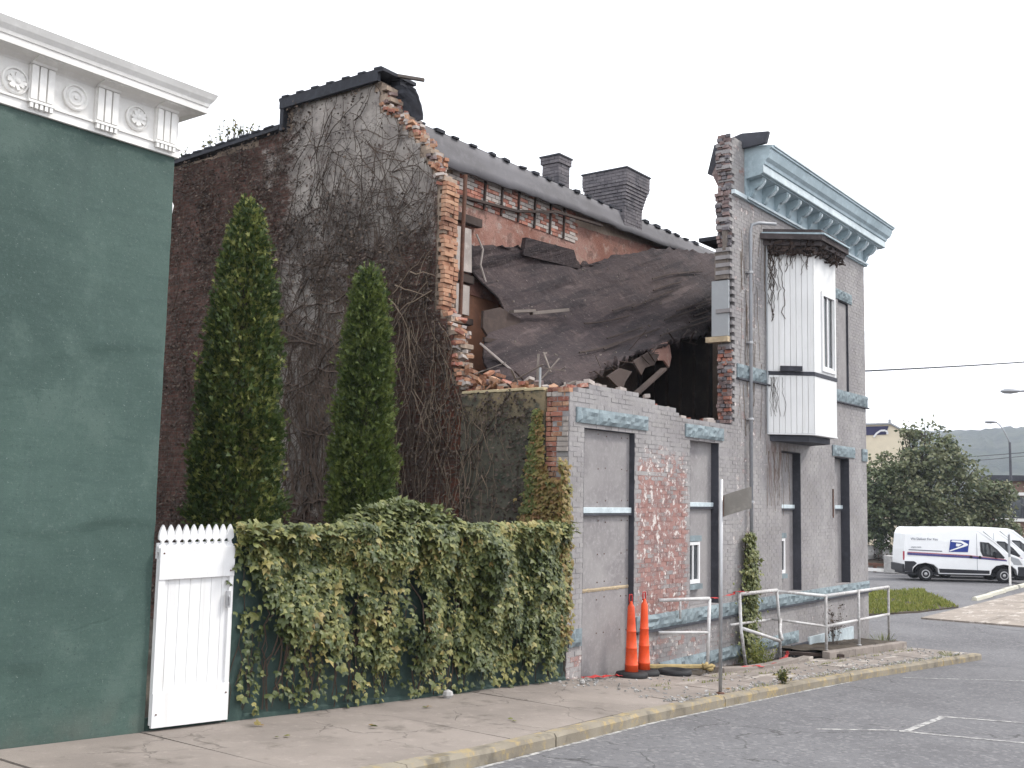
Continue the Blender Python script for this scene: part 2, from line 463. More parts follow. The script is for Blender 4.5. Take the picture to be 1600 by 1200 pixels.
def m_pink():
    t = NT('bare_pinkish_plaster')
    f = t.noise(4, 7, rough=.72)
    k = t.mix(t.rng(t.noise(.9, 6), .35, .65), (.24, .115, .088), (.34, .20, .165))
    k = t.mix(t.rng(f, .5, .7, 0, .7), k, (.42, .33, .28))
    k = t.mix(t.rng(t.noise(1.8, 7, rough=.75), .53, .62, 0, .75), k, (.13, .08, .068))
    k = t.mix(t.rng(t.noise(11, 7, rough=.8), .54, .66, 0, .6), k, (.12, .062, .05))
    k = t.mix(t.rng(t.noise(2.6, 7, rough=.75), .57, .63, 0, .7), k, (.36, .30, .27))
    t.bump(t.noise(9, 7, rough=.8), .9, .04)
    return t.done(k, .95, 0, .1)
M['pink'] = m_pink()
M['orange_plaster'] = simple('orange_stained_plaster', (.30, .145, .085), .95, .35, 4, bump=.4, dark=(.19, .095, .065))
M['roof_band'] = simple('grey_roof_membrane', (.135, .130, .140), .75, .2, 5, bump=.25, dark=(.10, .095, .10))
M['roof_dark'] = simple('dark_roof_felt', (.040, .042, .052), .85, .4, 8, bump=.4)
M['cap_lit'] = simple('sunlit_wall_cap', (.52, .43, .27), .9, .3, 9, bump=.3)  # sunlit look of the top edge put into the yellowish colour
M['interior'] = simple('dark_brown_interior', (.050, .040, .036), .95, .5, 3, bump=.4)  # dark brown for the floor, partition and back of the wall
M['van_white'] = simple('white_van_paint', (.78, .79, .80), .25, .04, 3, bump=0, spec=.5)
M['van_black'] = simple('black_van_plastic', (.022, .023, .028), .55, .2, 8, bump=0)
M['van_blue'] = simple('postal_blue', (.012, .035, .23), .4, .1, 8, bump=0)
M['van_red'] = simple('postal_red', (.36, .03, .06), .4, .1, 8, bump=0)
M['van_stripe'] = simple('purple_blue_stripe', (.07, .065, .20), .4, .1, 8, bump=0)
M['ink'] = simple('dark_print', (.05, .06, .10), .5, .1, 8, bump=0)
M['wheel'] = simple('silver_wheel_cover', (.45, .45, .46), .4, .2, 8, metal=.5, bump=0)
def m_glass(name, c):
    t = NT(name)
    k = t.mix(t.rng(t.noise(1.3, 3), .4, .6), c, tuple(v * 1.8 + .01 for v in c))
    return t.done(k, .06, 0, .6)
M['glass'] = m_glass('dark_window_glass', (.020, .024, .028))
M['curtain'] = simple('pale_curtain', (.55, .53, .50), .9, .1, 6)
M['yellow_wall'] = simple('cream_yellow_wall', (.66, .58, .44), .8, .1, 2)
M['sign_blue'] = simple('deep_blue_panel', (.030, .030, .085), .6, .15, 3)
M['far_brick'] = simple('far_brown_brick', (.20, .125, .10), .9, .25, 3)
M['hill'] = None
def m_hill():
    t = NT('wooded_hill')
    f = t.noise(.02, 8, rough=.7)
    k = t.mix(t.rng(f, .35, .65), (.018, .026, .022), (.060, .068, .052))
    k = t.mix(t.rng(t.noise(.09, 5), .4, .7, 0, .6), k, (.035, .05, .028))
    t.bump(t.noise(.1, 6), .8, 6)
    return t.done(k, .95, 0, .1)
M['hill'] = m_hill()
M['lamp_grey'] = simple('grey_lamp_metal', (.32, .33, .35), .5, .15, 8, metal=.3)
M['stone_pale'] = simple('pale_lot_stone', (.42, .41, .40), .9, .3, 6, bump=.5)
M['yellow_block'] = simple('faded_yellow_concrete', (.52, .50, .42), .9, .2, 6, bump=.3)

# ------------------------------------------------------------------ mesh builder
def zs(x):
    """sidewalk level along the street"""
    return -.03 - .056 * x
def zr(x):
    """road level"""
    if x < 27:
        return -.16 - .056 * x
    return -1.672 - .0075 * (x - 27)

class MB:
    def __init__(s):
        s.v, s.f, s.r, s.mi = [], [], [], []
        s.k = 0
    def add(s, vs, fs, rnd=None):
        b = len(s.v)
        s.v.extend([tuple(v) for v in vs])
        r = random.random() if rnd is None else rnd
        for f in fs:
            s.f.append(tuple(i + b for i in f))
            s.r.append(r)
            s.mi.append(s.k)
        return s
    def box(s, x0, x1, y0, y1, z0, z1, rnd=None):
        v = [(x0, y0, z0), (x1, y0, z0), (x1, y1, z0), (x0, y1, z0), (x0, y0, z1), (x1, y0, z1), (x1, y1, z1), (x0, y1, z1)]
        return s.add(v, BOXF, rnd)
    def hexa(s, v, rnd=None):
        return s.add(v, BOXF, rnd)
    def obox(s, c, ax, h, rnd=None):
        c = Vector(c)
        a, b, d = [Vector(q) * hh for q, hh in zip(ax, h)]
        v = [c - a - b - d, c + a - b - d, c + a + b - d, c - a + b - d, c - a - b + d, c + a - b + d, c + a + b + d, c - a + b + d]
        return s.add(v, BOXF, rnd)
    def bar(s, p, q, w, h, upv=(0, 0, 1), rnd=None):
        p, q = Vector(p), Vector(q)
        d = (q - p)
        L = d.length
        d = d / L
        u = Vector(upv)
        sd_ = d.cross(u)
        if sd_.length < 1e-4:
            sd_ = d.cross(Vector((1, 0, 0)))
        sd_.normalize()
        u = sd_.cross(d)
        return s.obox((p + q) / 2, (d, sd_, u), (L / 2, w / 2, h / 2), rnd)
    def tube(s, pts, rad, n=6, cap=True, rnd=None):
        pts = [Vector(p) for p in pts]
        rs = rad if isinstance(rad, (list, tuple)) else [rad] * len(pts)
        vs, fs = [], []
        pu = None
        for i, p in enumerate(pts):
            d = (pts[min(i + 1, len(pts) - 1)] - pts[max(i - 1, 0)])
            if d.length < 1e-7:
                d = Vector((0, 0, 1))
            d.normalize()
            ref = pu if pu is not None else (Vector((0, 0, 1)) if abs(d.z) < .9 else Vector((1, 0, 0)))
            a = ref - d * ref.dot(d)
            if a.length < 1e-4:
                a = d.orthogonal()
            a.normalize()
            pu = a
            b = d.cross(a)
            for k in range(n):
                t = 2 * math.pi * k / n
                vs.append(p + (a * math.cos(t) + b * math.sin(t)) * rs[i])
        for i in range(len(pts) - 1):
            for k in range(n):
                fs.append((i * n + k, i * n + (k + 1) % n, (i + 1) * n + (k + 1) % n, (i + 1) * n + k))
        if cap:
            fs.append(tuple(range(n))[::-1])
            fs.append(tuple((len(pts) - 1) * n + k for k in range(n)))
        return s.add(vs, fs, rnd)
    def lathe(s, prof, c, n=20, axis='z', rnd=None):
        """prof: (radius, height) pairs turned about an axis through c"""
        vs, fs = [], []
        for r, h in prof:
            for k in range(n):
                t = 2 * math.pi * k / n
                a, b = r * math.cos(t), r * math.sin(t)
                if axis == 'z':
                    vs.append((c[0] + a, c[1] + b, c[2] + h))
                elif axis == 'y':
                    vs.append((c[0] + a, c[1] + h, c[2] + b))
                else:
                    vs.append((c[0] + h, c[1] + a, c[2] + b))
        m = len(prof)
        for i in range(m - 1):
            for k in range(n):
                fs.append((i * n + k, i * n + (k + 1) % n, (i + 1) * n + (k + 1) % n, (i + 1) * n + k))
        fs.append(tuple(range(n)))
        fs.append(tuple((m - 1) * n + k for k in range(n)))
        return s.add(vs, fs, rnd)
    def prism(s, poly, mapf, d0, d1, rnd=None):
        """poly of (u, v) extruded from depth d0 to d1; mapf(u, v, d) gives the point"""
        n = len(poly)
        vs = [mapf(u, v, d0) for u, v in poly] + [mapf(u, v, d1) for u, v in poly]
        fs = [tuple(range(n)), tuple(range(2 * n - 1, n - 1, -1))]
        fs += [(i, i + n, (i + 1) % n + n, (i + 1) % n) for i in range(n)]
        return s.add(vs, fs, rnd)
    def grid(s, P, rnd=None):
        """P[i][j] points"""
        n, m = len(P), len(P[0])
        vs = [p for row in P for p in row]
        fs = [(i * m + j, i * m + j + 1, (i + 1) * m + j + 1, (i + 1) * m + j) for i in range(n - 1) for j in range(m - 1)]
        return s.add(vs, fs, rnd)

BOXF = [(0, 3, 2, 1), (4, 5, 6, 7), (0, 1, 5, 4), (1, 2, 6, 5), (2, 3, 7, 6), (3, 0, 4, 7)]

def wloc(o):
    p = Vector(o.location)
    while o.parent is not None:
        o = o.parent
        p = p + Vector(o.location)
    return p

def fixn(me):
    import bmesh
    bm = bmesh.new()
    bm.from_mesh(me)
    bmesh.ops.recalc_face_normals(bm, faces=bm.faces)
    bm.to_mesh(me)
    bm.free()

def build(name, mb, mats, parent=None, smooth=False, kind=None, bevel=0, recalc=True):
    V = np.array(mb.v, dtype=float)
    lo, hi = V.min(0), V.max(0)
    c = np.array([(lo[0] + hi[0]) / 2, (lo[1] + hi[1]) / 2, lo[2]])
    me = bpy.data.meshes.new(name)
    me.from_pydata((V - c).tolist(), [], mb.f)
    at = me.attributes.new('rnd', 'FLOAT', 'FACE')
    at.data.foreach_set('value', np.array(mb.r, dtype=np.float32))
    ml = mats if isinstance(mats, (list, tuple)) else [mats]
    for m in ml:
        me.materials.append(m)
    if len(ml) > 1:
        me.polygons.foreach_set('material_index', np.array(mb.mi, dtype=np.int32))
    if recalc and len(mb.f) < 60000:
        fixn(me)
    if smooth:
        me.polygons.foreach_set('use_smooth', np.ones(len(me.polygons), dtype=bool))
    me.update()
    o = bpy.data.objects.new(name, me)
    COL.objects.link(o)
    o.location = Vector(c)
    if parent is not None:
        o.parent = parent
        o.location = Vector(c) - wloc(parent)
    if kind:
        o['kind'] = kind
    if bevel:
        b = o.modifiers.new('bevel', 'BEVEL')
        b.width = bevel
        b.segments = 2
        b.limit_method = 'ANGLE'
        if smooth:
            pass
    return o

def inst(name, src, loc, parent, rot=None, scale=None):
    """another object on the same mesh"""
    o = bpy.data.objects.new(name, src.data if hasattr(src, 'data') else src)
    COL.objects.link(o)
    if rot is not None:
        o.rotation_euler = rot
    if scale is not None:
        o.scale = scale
    o.parent = parent
    o.location = Vector(loc) - (wloc(parent) if parent is not None else Vector())
    return o

def thing(name, label, cat, loc=(0, 0, 0), group=None, rz=0.0):
    o = bpy.data.objects.new(name, None)
    o.empty_display_size = .2
    COL.objects.link(o)
    o.location = loc
    o.rotation_euler = (0, 0, rz)
    o['label'] = label
    o['category'] = cat
    if group:
        o['group'] = group
    return o

def tag(o, label, cat, group=None):
    o['label'] = label
    o['category'] = cat
    if group:
        o['group'] = group
    return o

def struct(o):
    o['kind'] = 'structure'
    return o

def copy_tree(o, parent=None, keep=True):
    c = o.copy()
    COL.objects.link(c)
    if parent is not None:
        c.parent = parent
    for ch in list(o.children):
        copy_tree(ch, c)
    return c

def nz(x, y, z=0.0):
    return mnoise.noise(Vector((x, y, z)))

def F_street(u, v, d):      # street-facing wall: u = X, v = Z, d inward
    return (u, 8.7 + d, v)

def rough_block(mb, x0, x1, z0, z1, yf, depth, amp=.035, nx=None, nz_=4, droop=0):
    """rock-faced stone block facing the street"""
    nx = nx or max(3, int((x1 - x0) / .07))
    P = []
    for i in range(nx + 1):
        row = []
        for j in range(nz_ + 1):
            a, b = i / nx, j / nz_
            e = 0 if (i in (0, nx) or j in (0, nz_)) else 1
            d = e * (amp * .6 + amp * (.9 * nz(x0 * 7 + a * 9 * (x1 - x0), b * 4 + z0 * 3, yf) + .5 * random.uniform(-1, 1)))
            row.append((x0 + (x1 - x0) * a + e * random.uniform(-.008, .008), yf - d, z0 + (z1 - z0) * b + e * random.uniform(-.008, .008)))
        P.append(row)
    r = random.random()
    mb.grid(P, r)
    mb.add([(x0, yf, z0), (x1, yf, z0), (x1, yf + depth, z0), (x0, yf + depth, z0), (x0, yf, z1), (x1, yf, z1), (x1, yf + depth, z1), (x0, yf + depth, z1)],
           [(0, 3, 2, 1), (4, 5, 6, 7), (1, 2, 6, 5), (2, 3, 7, 6), (3, 0, 4, 7)], r)
    return mb

# ------------------------------------------------------------------ leaf clouds (numpy)
LEAF_IVY = (np.array([[0, 0, 0], [-.46, .10, -.02], [-.54, .50, -.07], [-.24, .58, .03], [0, 1.08, -.14], [.24, .58, .03], [.54, .50, -.07], [.46, .10, -.02], [0, .42, .10]]),
            [(0, 8, 1), (1, 8, 2), (2, 8, 3), (3, 8, 4), (4, 8, 5), (5, 8, 6), (6, 8, 7), (7, 8, 0)])
LEAF_OVAL = (np.array([[0, 0, 0], [-.33, .5, .06], [0, 1, -.05], [.33, .5, .06]]), [(0, 2, 1), (0, 3, 2)])
LEAF_QUAD = (np.array([[0, 0, 0], [-.4, .45, .07], [0, 1, 0], [.4, .45, -.07]]), [(0, 3, 2, 1)])
SPRAY = (np.array([[0, 0, 0], [-.16, .35, .04], [-.34, .78, .02], [-.07, .62, 0], [0, 1.05, -.03], [.07, .62, 0], [.34, .78, .02], [.16, .35, .04]]),
         [(0, 3, 2, 1), (0, 5, 4, 3), (0, 7, 6, 5)])

def cloud(mb, C, Dv, Nv, S, shape, rnd=None):
    """leaves at C with tip direction Dv, face normal ~Nv, size S"""
    C, Dv, Nv, S = [np.asarray(a, float) for a in (C, Dv, Nv, S)]
    Dv = Dv / (np.linalg.norm(Dv, axis=1)[:, None] + 1e-9)
    X = np.cross(Dv, Nv)
    X /= (np.linalg.norm(X, axis=1)[:, None] + 1e-9)
    Nn = np.cross(X, Dv)
    sv, sf = shape
    V = C[:, None, :] + S[:, None, None] * (sv[None, :, 0, None] * X[:, None, :] + sv[None, :, 1, None] * Dv[:, None, :] + sv[None, :, 2, None] * Nn[:, None, :])
    n, k = len(C), len(sv)
    b = len(mb.v)
    mb.v.extend(map(tuple, V.reshape(-1, 3).tolist()))
    rr = RNG.random(n) if rnd is None else rnd
    for i in range(n):
        o = b + i * k
        for f in sf:
            mb.f.append(tuple(o + q for q in f))
            mb.r.append(float(rr[i]))
            mb.mi.append(mb.k)
    return mb

# ------------------------------------------------------------------ ground, road, sidewalk
def zr(x):
    x = max(-30, min(140, x))
    return -.16 - .056 * x if x < 27 else -1.672 - .0075 * (x - 27)

gx = [-4000, -800, -120, -30, -10, 0, 10, 20, 27, 35, 50, 80, 140, 300, 900, 2500, 6000]
gy = [-5000, -1200, -300, -80, -30, 0, 10, 30, 80, 300, 1200, 5000]
g = MB()
g.grid([[(x, y, zr(x) - .06) for y in gy] for x in gx])
struct(build('ground', g, M['yard'], recalc=False))
g = MB()
xs_ = [-30, -20, -10, 0, 5, 10, 15, 20, 24, 26.3]
g.grid([[(x, y, zr(x)) for y in (-40, -20, -8, 0, 3, 6.6)] for x in xs_])
xs_ = [26.3, 27, 30, 40, 60, 90, 140]
g.grid([[(x, y, zr(x)) for y in (-40, -20, -8, 0, 6.6, 12, 30, 70)] for x in xs_])
struct(build('road', g, M['asphalt'], recalc=False))

def yk(x):
    return float(np.interp(x, [-10, 6.5, 8, 11.5, 14, 17, 19.5, 22, 26.3], [6.1, 6.2, 6.16, 6.42, 6.45, 6.46, 6.42, 6.28, 6.10]))

pits = [(16.3, 20.15, 7.80), (20.75, 25.7, 7.62)]      # sunk areaway, raised soil bed
walk = thing('sidewalk', '', '', (12, 7.6, zs(12)))
del walk['label'], walk['category']
walk['kind'] = 'structure'
base = MB()
xx = np.linspace(-10, 26.3, 30)
base.grid([[(x, y, zs(x) - .10) for y in (yk(x) + .05, 7.5, 9.2)] for x in xx])
build('gravel_bed', base, M['soil'], walk, recalc=False)
joints = [-10, -7.5, -5, -3, -1.4, .1, 1.6, 3.1, 4.6, 6.09, 8.7, 10.9, 12.7, 14.2, 15.6, 16.9, 18.2, 19.5, 20.75, 22.0, 23.3, 24.6, 26.25]
for a, b in zip(joints[:-1], joints[1:]):
    rows = [(None, 8.69)] if b < 12.8 else [(None, 7.32), (7.332, 8.69)]
    for r0, r1 in rows:
        p0, p1 = a + .006, b - .006
        top = r1
        for (u0, u1, py) in pits:
            if u0 - .3 < (a + b) / 2 < u1 + .3 and r1 > 8:
                top = py
        if r0 is not None and top - r0 < .15:
            continue
        m = MB()
        n = 6
        dz0, dz1, tw = random.uniform(-.008, .008), random.uniform(-.008, .008), random.uniform(-.006, .006)
        rr = random.random()
        vs, tops = [], []
        for i in range(n + 1):
            x = p0 + (p1 - p0) * i / n
            y0 = (yk(x) + .185) if r0 is None else r0
            z = zs(x) + dz0 + (dz1 - dz0) * i / n
            tops.append([(x, y0, z - tw), (x, (y0 + top) / 2, z + .004 * nz(x, y0)), (x, top, z + tw)])
        m.grid(tops, rr)
        bot = [(p0, tops[0][0][1], tops[0][0][2] - .1), (p1, tops[-1][0][1], tops[-1][0][2] - .1), (p1, top, tops[-1][2][2] - .1), (p0, top, tops[0][2][2] - .1)]
        m.add([tops[0][0], tops[0][2], bot[3], bot[0]], [(0, 1, 2, 3)], rr)
        m.add([tops[-1][0], tops[-1][2], bot[2], bot[1]], [(0, 3, 2, 1)], rr)
        m.add([t[0] for t in tops] + [bot[1], bot[0]], [tuple(range(n + 3))], rr)
        m.add([t[2] for t in tops] + [bot[2], bot[3]], [tuple(range(n + 3))[::-1]], rr)
        build('concrete_slab', m, M['concrete'], walk)
# loose gravel and grit over the far, broken part of the walk
m = MB()
for i in range(1500):
    x = random.uniform(12.5, 26)
    y = random.choice([random.uniform(6.6, 8.6), random.gauss(8.45, .12), random.gauss(yk(x) + .25, .07)])
    if y > 8.66 or any(u0 < x < u1 and y > py for u0, u1, py in pits):
        continue
    s = random.uniform(.006, .02)
    m.obox((x, y, zs(x) + s * .4), (Vector((random.uniform(-1, 1), random.uniform(-1, 1), .2)).normalized(), Vector((0, 1, .1)).normalized(), (0, 0, 1)), (s, s * .8, s * .5))
g_ = build('loose_grit', m, M['stone_pale'], walk)
g_['kind'] = 'stuff'

kerb = thing('kerb', '', '', (12, 6.3, zr(12)))
del kerb['label'], kerb['category']
kerb['kind'] = 'structure'
x = -10.0
while x < 26.2:
    L = min(random.uniform(1.7, 2.6), 26.25 - x)
    if L < .3:
        break
    m = MB()
    n = 8
    rr = random.random()
    P = []
    sh = random.uniform(-.012, .012)
    for i in range(n + 1):
        u = x + .005 + (L - .01) * i / n
        y0 = yk(u) + sh
        w = lambda q: .012 * nz(u * 5, q)
        zt = zs(u) + .004 + w(1)
        P.append([(u, y0 + w(2), zr(u) - .12), (u, y0 + .0 + w(3), zt - .035), (u, y0 + .025 + w(4), zt), (u, y0 + .16, zt), (u, y0 + .17, zr(u) - .12)])
    m.grid(P, rr)
    m.add(P[0], [(0, 1, 2, 3, 4)], rr)
    m.add(P[-1], [(4, 3, 2, 1, 0)], rr)
    build('kerb_stone', m, M['kerb'], kerb)
    x += L

# painted road markings, 4 mm above the asphalt
def strip(mb, pts, w):
    for (xa, ya), (xb, yb) in zip(pts[:-1], pts[1:]):
        d = Vector((xb - xa, yb - ya, 0))
        L = d.length
        d.normalize()
        s = Vector((-d.y, d.x, 0)) * (w / 2)
        n = max(2, int(L / .5))
        P = []
        for i in range(n + 1):
            q = Vector((xa, ya, 0)) + d * (L * i / n)
            P.append([(q.x - s.x, q.y - s.y, zr(q.x - s.x) + .004), (q.x + s.x, q.y + s.y, zr(q.x + s.x) + .004)])
        mb.grid(P)
lines = [[(13.74, 4.1), (15.59, 4.13)], [(15.55, 4.2), (16.55, 2.1), (17.3, .2)], [(13.70, 4.16), (14.5, 1.9), (15.2, 0)],
         [(20.2, 6.05), (22.2, 4.4), (24.5, 2.5)], [(12.9, 4.9), (13.72, 4.2)]]
for k, l in enumerate(lines):
    m = MB()
    strip(m, l, .085 if k < 3 else .06)
    struct(build('road_marking', m, M['line'], recalc=False))
m = MB()
xs_ = np.linspace(7, 18.5, 30)
m.grid([[(x, yk(x) - .06 + .02 * nz(x * 2, 1), zr(x) + .003), (x, yk(x) - .01, zr(x) + .003)] for x in xs_])
struct(build('gutter_line', m, M['line'], recalc=False))

# yard behind the garden wall
m = MB()
m.grid([[(x, y, zs(x) + .05 + .05 * nz(x * 2, y * 2)) for y in np.linspace(8.8, 22, 12)] for x in np.linspace(5.5, 13.6, 10)])
struct(build('yard_ground', m, M['yard'], recalc=False))

# ------------------------------------------------------------------ brick wall courses
CH, BL = .0745, .215     # course height, brick pitch
def in_poly(p, u, v):
    c = False
    n = len(p)
    for i in range(n):
        (x1, y1), (x2, y2) = p[i], p[(i + 1) % n]
        if (y1 > v) != (y2 > v) and u < (x2 - x1) * (v - y1) / (y2 - y1) + x1:
            c = not c
    return c

def courses(u0, u1, v0, v1, inside, openings):
    """list of (row, [(ua, ub)...]) brick intervals"""
    out = []
    k = 0
    v = v0
    while v < v1:
        row = []
        off = (BL / 2 if k % 2 else 0) + random.uniform(-.008, .008)
        u = u0 - off
        while u < u1:
            a, b = max(u, u0), min(u + BL, u1)
            u += BL
            if b - a < .03 or not inside((a + b) / 2, v + CH / 2):
                continue
            segs = [(a, b)]
            for (oa, ob, oz0, oz1) in openings:
                if v + CH * .5 > oz0 and v + CH * .5 < oz1:
                    ns = []
                    for (p, q) in segs:
                        if q <= oa or p >= ob:
                            ns.append((p, q))
                        else:
                            if oa - p > .02:
                                ns.append((p, oa))
                            if q - ob > .02:
                                ns.append((ob, q))
                    segs = ns
            row += segs
        out.append((v, row))
        v += CH
        k += 1
    return out

# ------------------------------------------------------------------ the ruined building
B = thing('ruined_brick_building', 'collapsed grey painted brick building with caved in roof and white oriel', 'building', (13.2, 8.7, zs(13.2)))
X0, X1 = 13.14, 26.42
def Bp(name, mb, mat, parent=None, **kw):
    return build(name, mb, mat, parent or B, **kw)

break_low = [(13.14, 3.46), (13.66, 3.50), (13.70, 3.58), (14.6, 3.56), (15.0, 3.55), (15.69, 3.53), (15.70, 3.45), (16.40, 3.40), (16.55, 3.25), (18.0, 3.27), (18.83, 3.28)]
def top_low(u):
    return float(np.interp(u, [p[0] for p in break_low], [p[1] for p in break_low]))
def edge_hi(v):
    return 18.74 + .10 * nz(v * 1.7, 3.3) + .05 * nz(v * 6, 1.1) - (.10 if 7.0 < v < 7.7 else 0) - (.06 if v > 8.2 else 0)
def inside_f(u, v):
    if u < edge_hi(max(v, 3.4)):
        return v < top_low(min(u, 18.83)) - CH * .3
    return v < (8.9 if u < 19.6 else 8.2)

OPEN = [(13.55, 15.06, -1.4, 2.90), (17.0, 18.14, -.02, 2.92), (21.08, 22.12, -.02, 2.88), (24.18, 25.16, -.02, 2.88), (24.52, 25.22, 4.47, 6.60)]
V0 = -2.1
rows = courses(X0, X1, V0, 9.0, inside_f, OPEN)
fw_parent = MB()
bricks = []
TH = .30
for v, row in rows:
    # merge into core intervals
    iv = []
    for a, b in sorted(row):
        if iv and a - iv[-1][1] < .035:
            iv[-1][1] = b
        else:
            iv.append([a, b])
    for a, b in iv:
        fw_parent.box(a, b, 8.7 + .0045, 8.7 + TH, v, v + CH, .5)
    for a, b in row:
        bricks.append((a, b, v))
facade = Bp('facade_wall', fw_parent, M['mortar'])
# which bricks show largest: near, low, not behind the creeper
cand = [q for q in bricks if .19 < q[1] - q[0] and zs(q[0]) < q[2] < 3.6 and 15.06 < q[0] < 17.0]
cand.sort(key=lambda q: q[0])
single = set(cand[:300])
bm_ = MB()
bm_.box(-.5, .5, 0, .022, 0, CH - .011, 0.0)
src = None
rest = MB()
for q in bricks:
    a, b, v = q
    j = random.uniform(-.004, .005)
    if q in single:
        if src is None:
            src = build('brick', bm_, M['painted'], facade)
            first = True
            o = src
        else:
            o = inst('brick', src, (0, 0, 0), facade)
        o.scale = (b - a - .011, 1, 1)
        o.rotation_euler = (0, random.uniform(-.012, .012), random.uniform(-.012, .012))
        o.location = Vector(((a + b) / 2, 8.7 + j + .011, v + .005)) - wloc(facade)
    else:
        e_ = .0055 if a < 18.6 else .0042
        j = j if a < 18.6 else j * .5
        rest.box(a + e_, b - e_, 8.7 + j, 8.7 + j + .022, v + e_, v + CH - e_)
o = Bp('brick_courses', rest, M['painted'], facade)
o['kind'] = 'stuff'

# bare broken brick: wall end at the left corner, jagged break at the right, top of the stump
nb = 0
heads = []
hm = MB()
hm.box(-.05, .05, -.5, .5, 0, CH - .012, 0.0)
broken_src = build('broken_brick', hm, M['orange_brick'], facade)
broken_src.location = Vector((X0 + .03, 8.80, 3.40)) - wloc(facade)
broken_src.scale = (1, .2, 1)
def broken(loc, sx, sy, sz=1, rot=(0, 0, 0), parent=None, mat=None):
    o = inst('broken_brick', broken_src, loc, parent or facade, rot, (sx, sy, sz))
    if mat is not None:
        o.material_slots[0].link = 'OBJECT'
        o.material_slots[0].material = mat
    return o
v = V0
cnt = 0
while v < 3.44:
    if v > .9:
        two = random.random() < .4
        for (a, b) in ([(8.715, 8.91), (8.92, 9.11)] if two else [(8.715, 8.815), (8.825, 9.02), (9.03, 9.11)]):
            whit = a < 8.74 and v < 3.1
            broken((X0 + .03 + random.uniform(-.015, .02), (a + b) / 2, v + .005), .9, b - a - .008, 1, (0, 0, random.uniform(-.06, .06)), mat=M['plaster_pale'] if (whit and random.random() < .8) or random.random() < .12 else (M['red_brick'] if random.random() < .55 else None))
            cnt += 1
    v += CH
# break at X ~ 18.75
v = 3.30
while v < 8.95:
    e = edge_hi(v)
    if not (4.78 < v < 6.66):
        for (a, b) in ([(8.715, 8.86), (8.87, 8.985)] if random.random() < .5 else [(8.715, 8.80), (8.81, 8.91), (8.92, 8.995)]):
            broken((e - .01 + random.uniform(-.06, .02), (a + b) / 2, v + .004), random.uniform(.5, 1.1), b - a - .006, 1, (random.uniform(-.06, .06), random.uniform(-.05, .05), random.uniform(-.2, .2)),
                   mat=M['red_brick'] if v < 4.7 and random.random() < .35 else (M['chimney_brick'] if random.random() < .4 else M['weather_brick']))
            cnt += 1
    v += CH
# loose course along the top of the stump
u = 13.3
while u < 18.7:
    if random.random() < .72:
        broken((u, 8.7 + random.uniform(.06, .36), top_low(u) - .03 + random.uniform(0, .04)), random.uniform(1.4, 2.1), random.uniform(.09, .1), 1,
               (random.uniform(-.15, .15), random.uniform(-.15, .15), random.uniform(-.7, .7)), mat=M['plaster_pale'] if random.random() < .55 else M['red_brick'])
    u += random.uniform(.08, .22)
# jamb board, its sill and the timber above, on the broken end
m = MB(); m.box(18.66, 18.72, 8.75, 9.10, 4.98, 6.06)
Bp('jamb_board', m, M['grey_board'])
m = MB(); m.box(18.60, 18.74, 8.74, 9.2, 4.86, 4.965)
Bp('broken_sill', m, M['raw_wood'])
m = MB(); m.box(18.64, 18.73, 8.75, 9.03, 6.08, 6.62); m.box(18.62, 18.73, 8.78, 8.86, 6.63, 7.1)
Bp('end_post', m, M['grey_wood'], bevel=.006)
# back of the surviving wall
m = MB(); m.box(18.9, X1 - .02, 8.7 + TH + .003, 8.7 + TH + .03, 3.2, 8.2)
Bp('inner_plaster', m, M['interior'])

# ---- gable wall (party wall), plane X = 13.14
GT = .36
gable_poly = [(10.75, 3.45), (10.95, 3.85), (10.92, 4.3), (11.08, 4.62), (11.3, 4.86), (11.33, 6.0), (11.31, 7.0), (11.55, 7.35), (11.7, 7.62), (11.95, 7.92), (12.1, 8.12), (12.35, 8.36), (12.66, 8.52), (12.68, 8.9),
              (13.0, 9.12), (15.15, 9.22), (15.13, 8.66), (16.5, 8.60), (20.5, 8.44), (20.5, -1.6), (9.12, -1.6), (9.12, 3.45)]
gr = courses(9.12, 20.5, -1.6, 9.3, lambda u, v: in_poly(gable_poly, u, v), [])
core = MB()
for v, row in gr:
    if row:
        a, b = min(r[0] for r in row), max(r[1] for r in row)
        core.box(X0 + .03, X0 + GT, a, b, v, v + CH)
gable = Bp('gable_wall', core, M['old_mortar'])
# rendered outer skin, hand-trowelled and uneven
skin = MB()
du, dv = .14, .14
nu, nv = int((20.5 - 10.70) / du), int((9.4 + 1.6) / dv)
idx = {}
def gpt(i, j):
    if (i, j) not in idx:
        u, v = 10.70 + i * du, -1.6 + j * dv
        d = .012 * nz(u * 1.1, v * 1.1, 5) + .012 * nz(u * 4, v * 4, 2)
        uu = u + .03 * nz(u * 6, v * 6, 1)
        idx[(i, j)] = len(skin.v)
        skin.v.append((X0 + .012 - d, uu, v + .03 * nz(u * 6, v * 6, 9)))
    return idx[(i, j)]
for i in range(nu):
    for j in range(nv):
        u, v = 10.70 + (i + .5) * du, -1.6 + (j + .5) * dv
        if v < 3.45 or u > 10.9:
            if all(in_poly(gable_poly, u + a, v + b) for a, b in ((0, 0), (-.1, 0), (.05, .06), (0, .07))):
                skin.f.append((gpt(i, j), gpt(i, j + 1), gpt(i + 1, j + 1), gpt(i + 1, j)))
                skin.r.append(0.0)
                skin.mi.append(0)
Bp('gable_render', skin, M['gable'], gable, smooth=True)
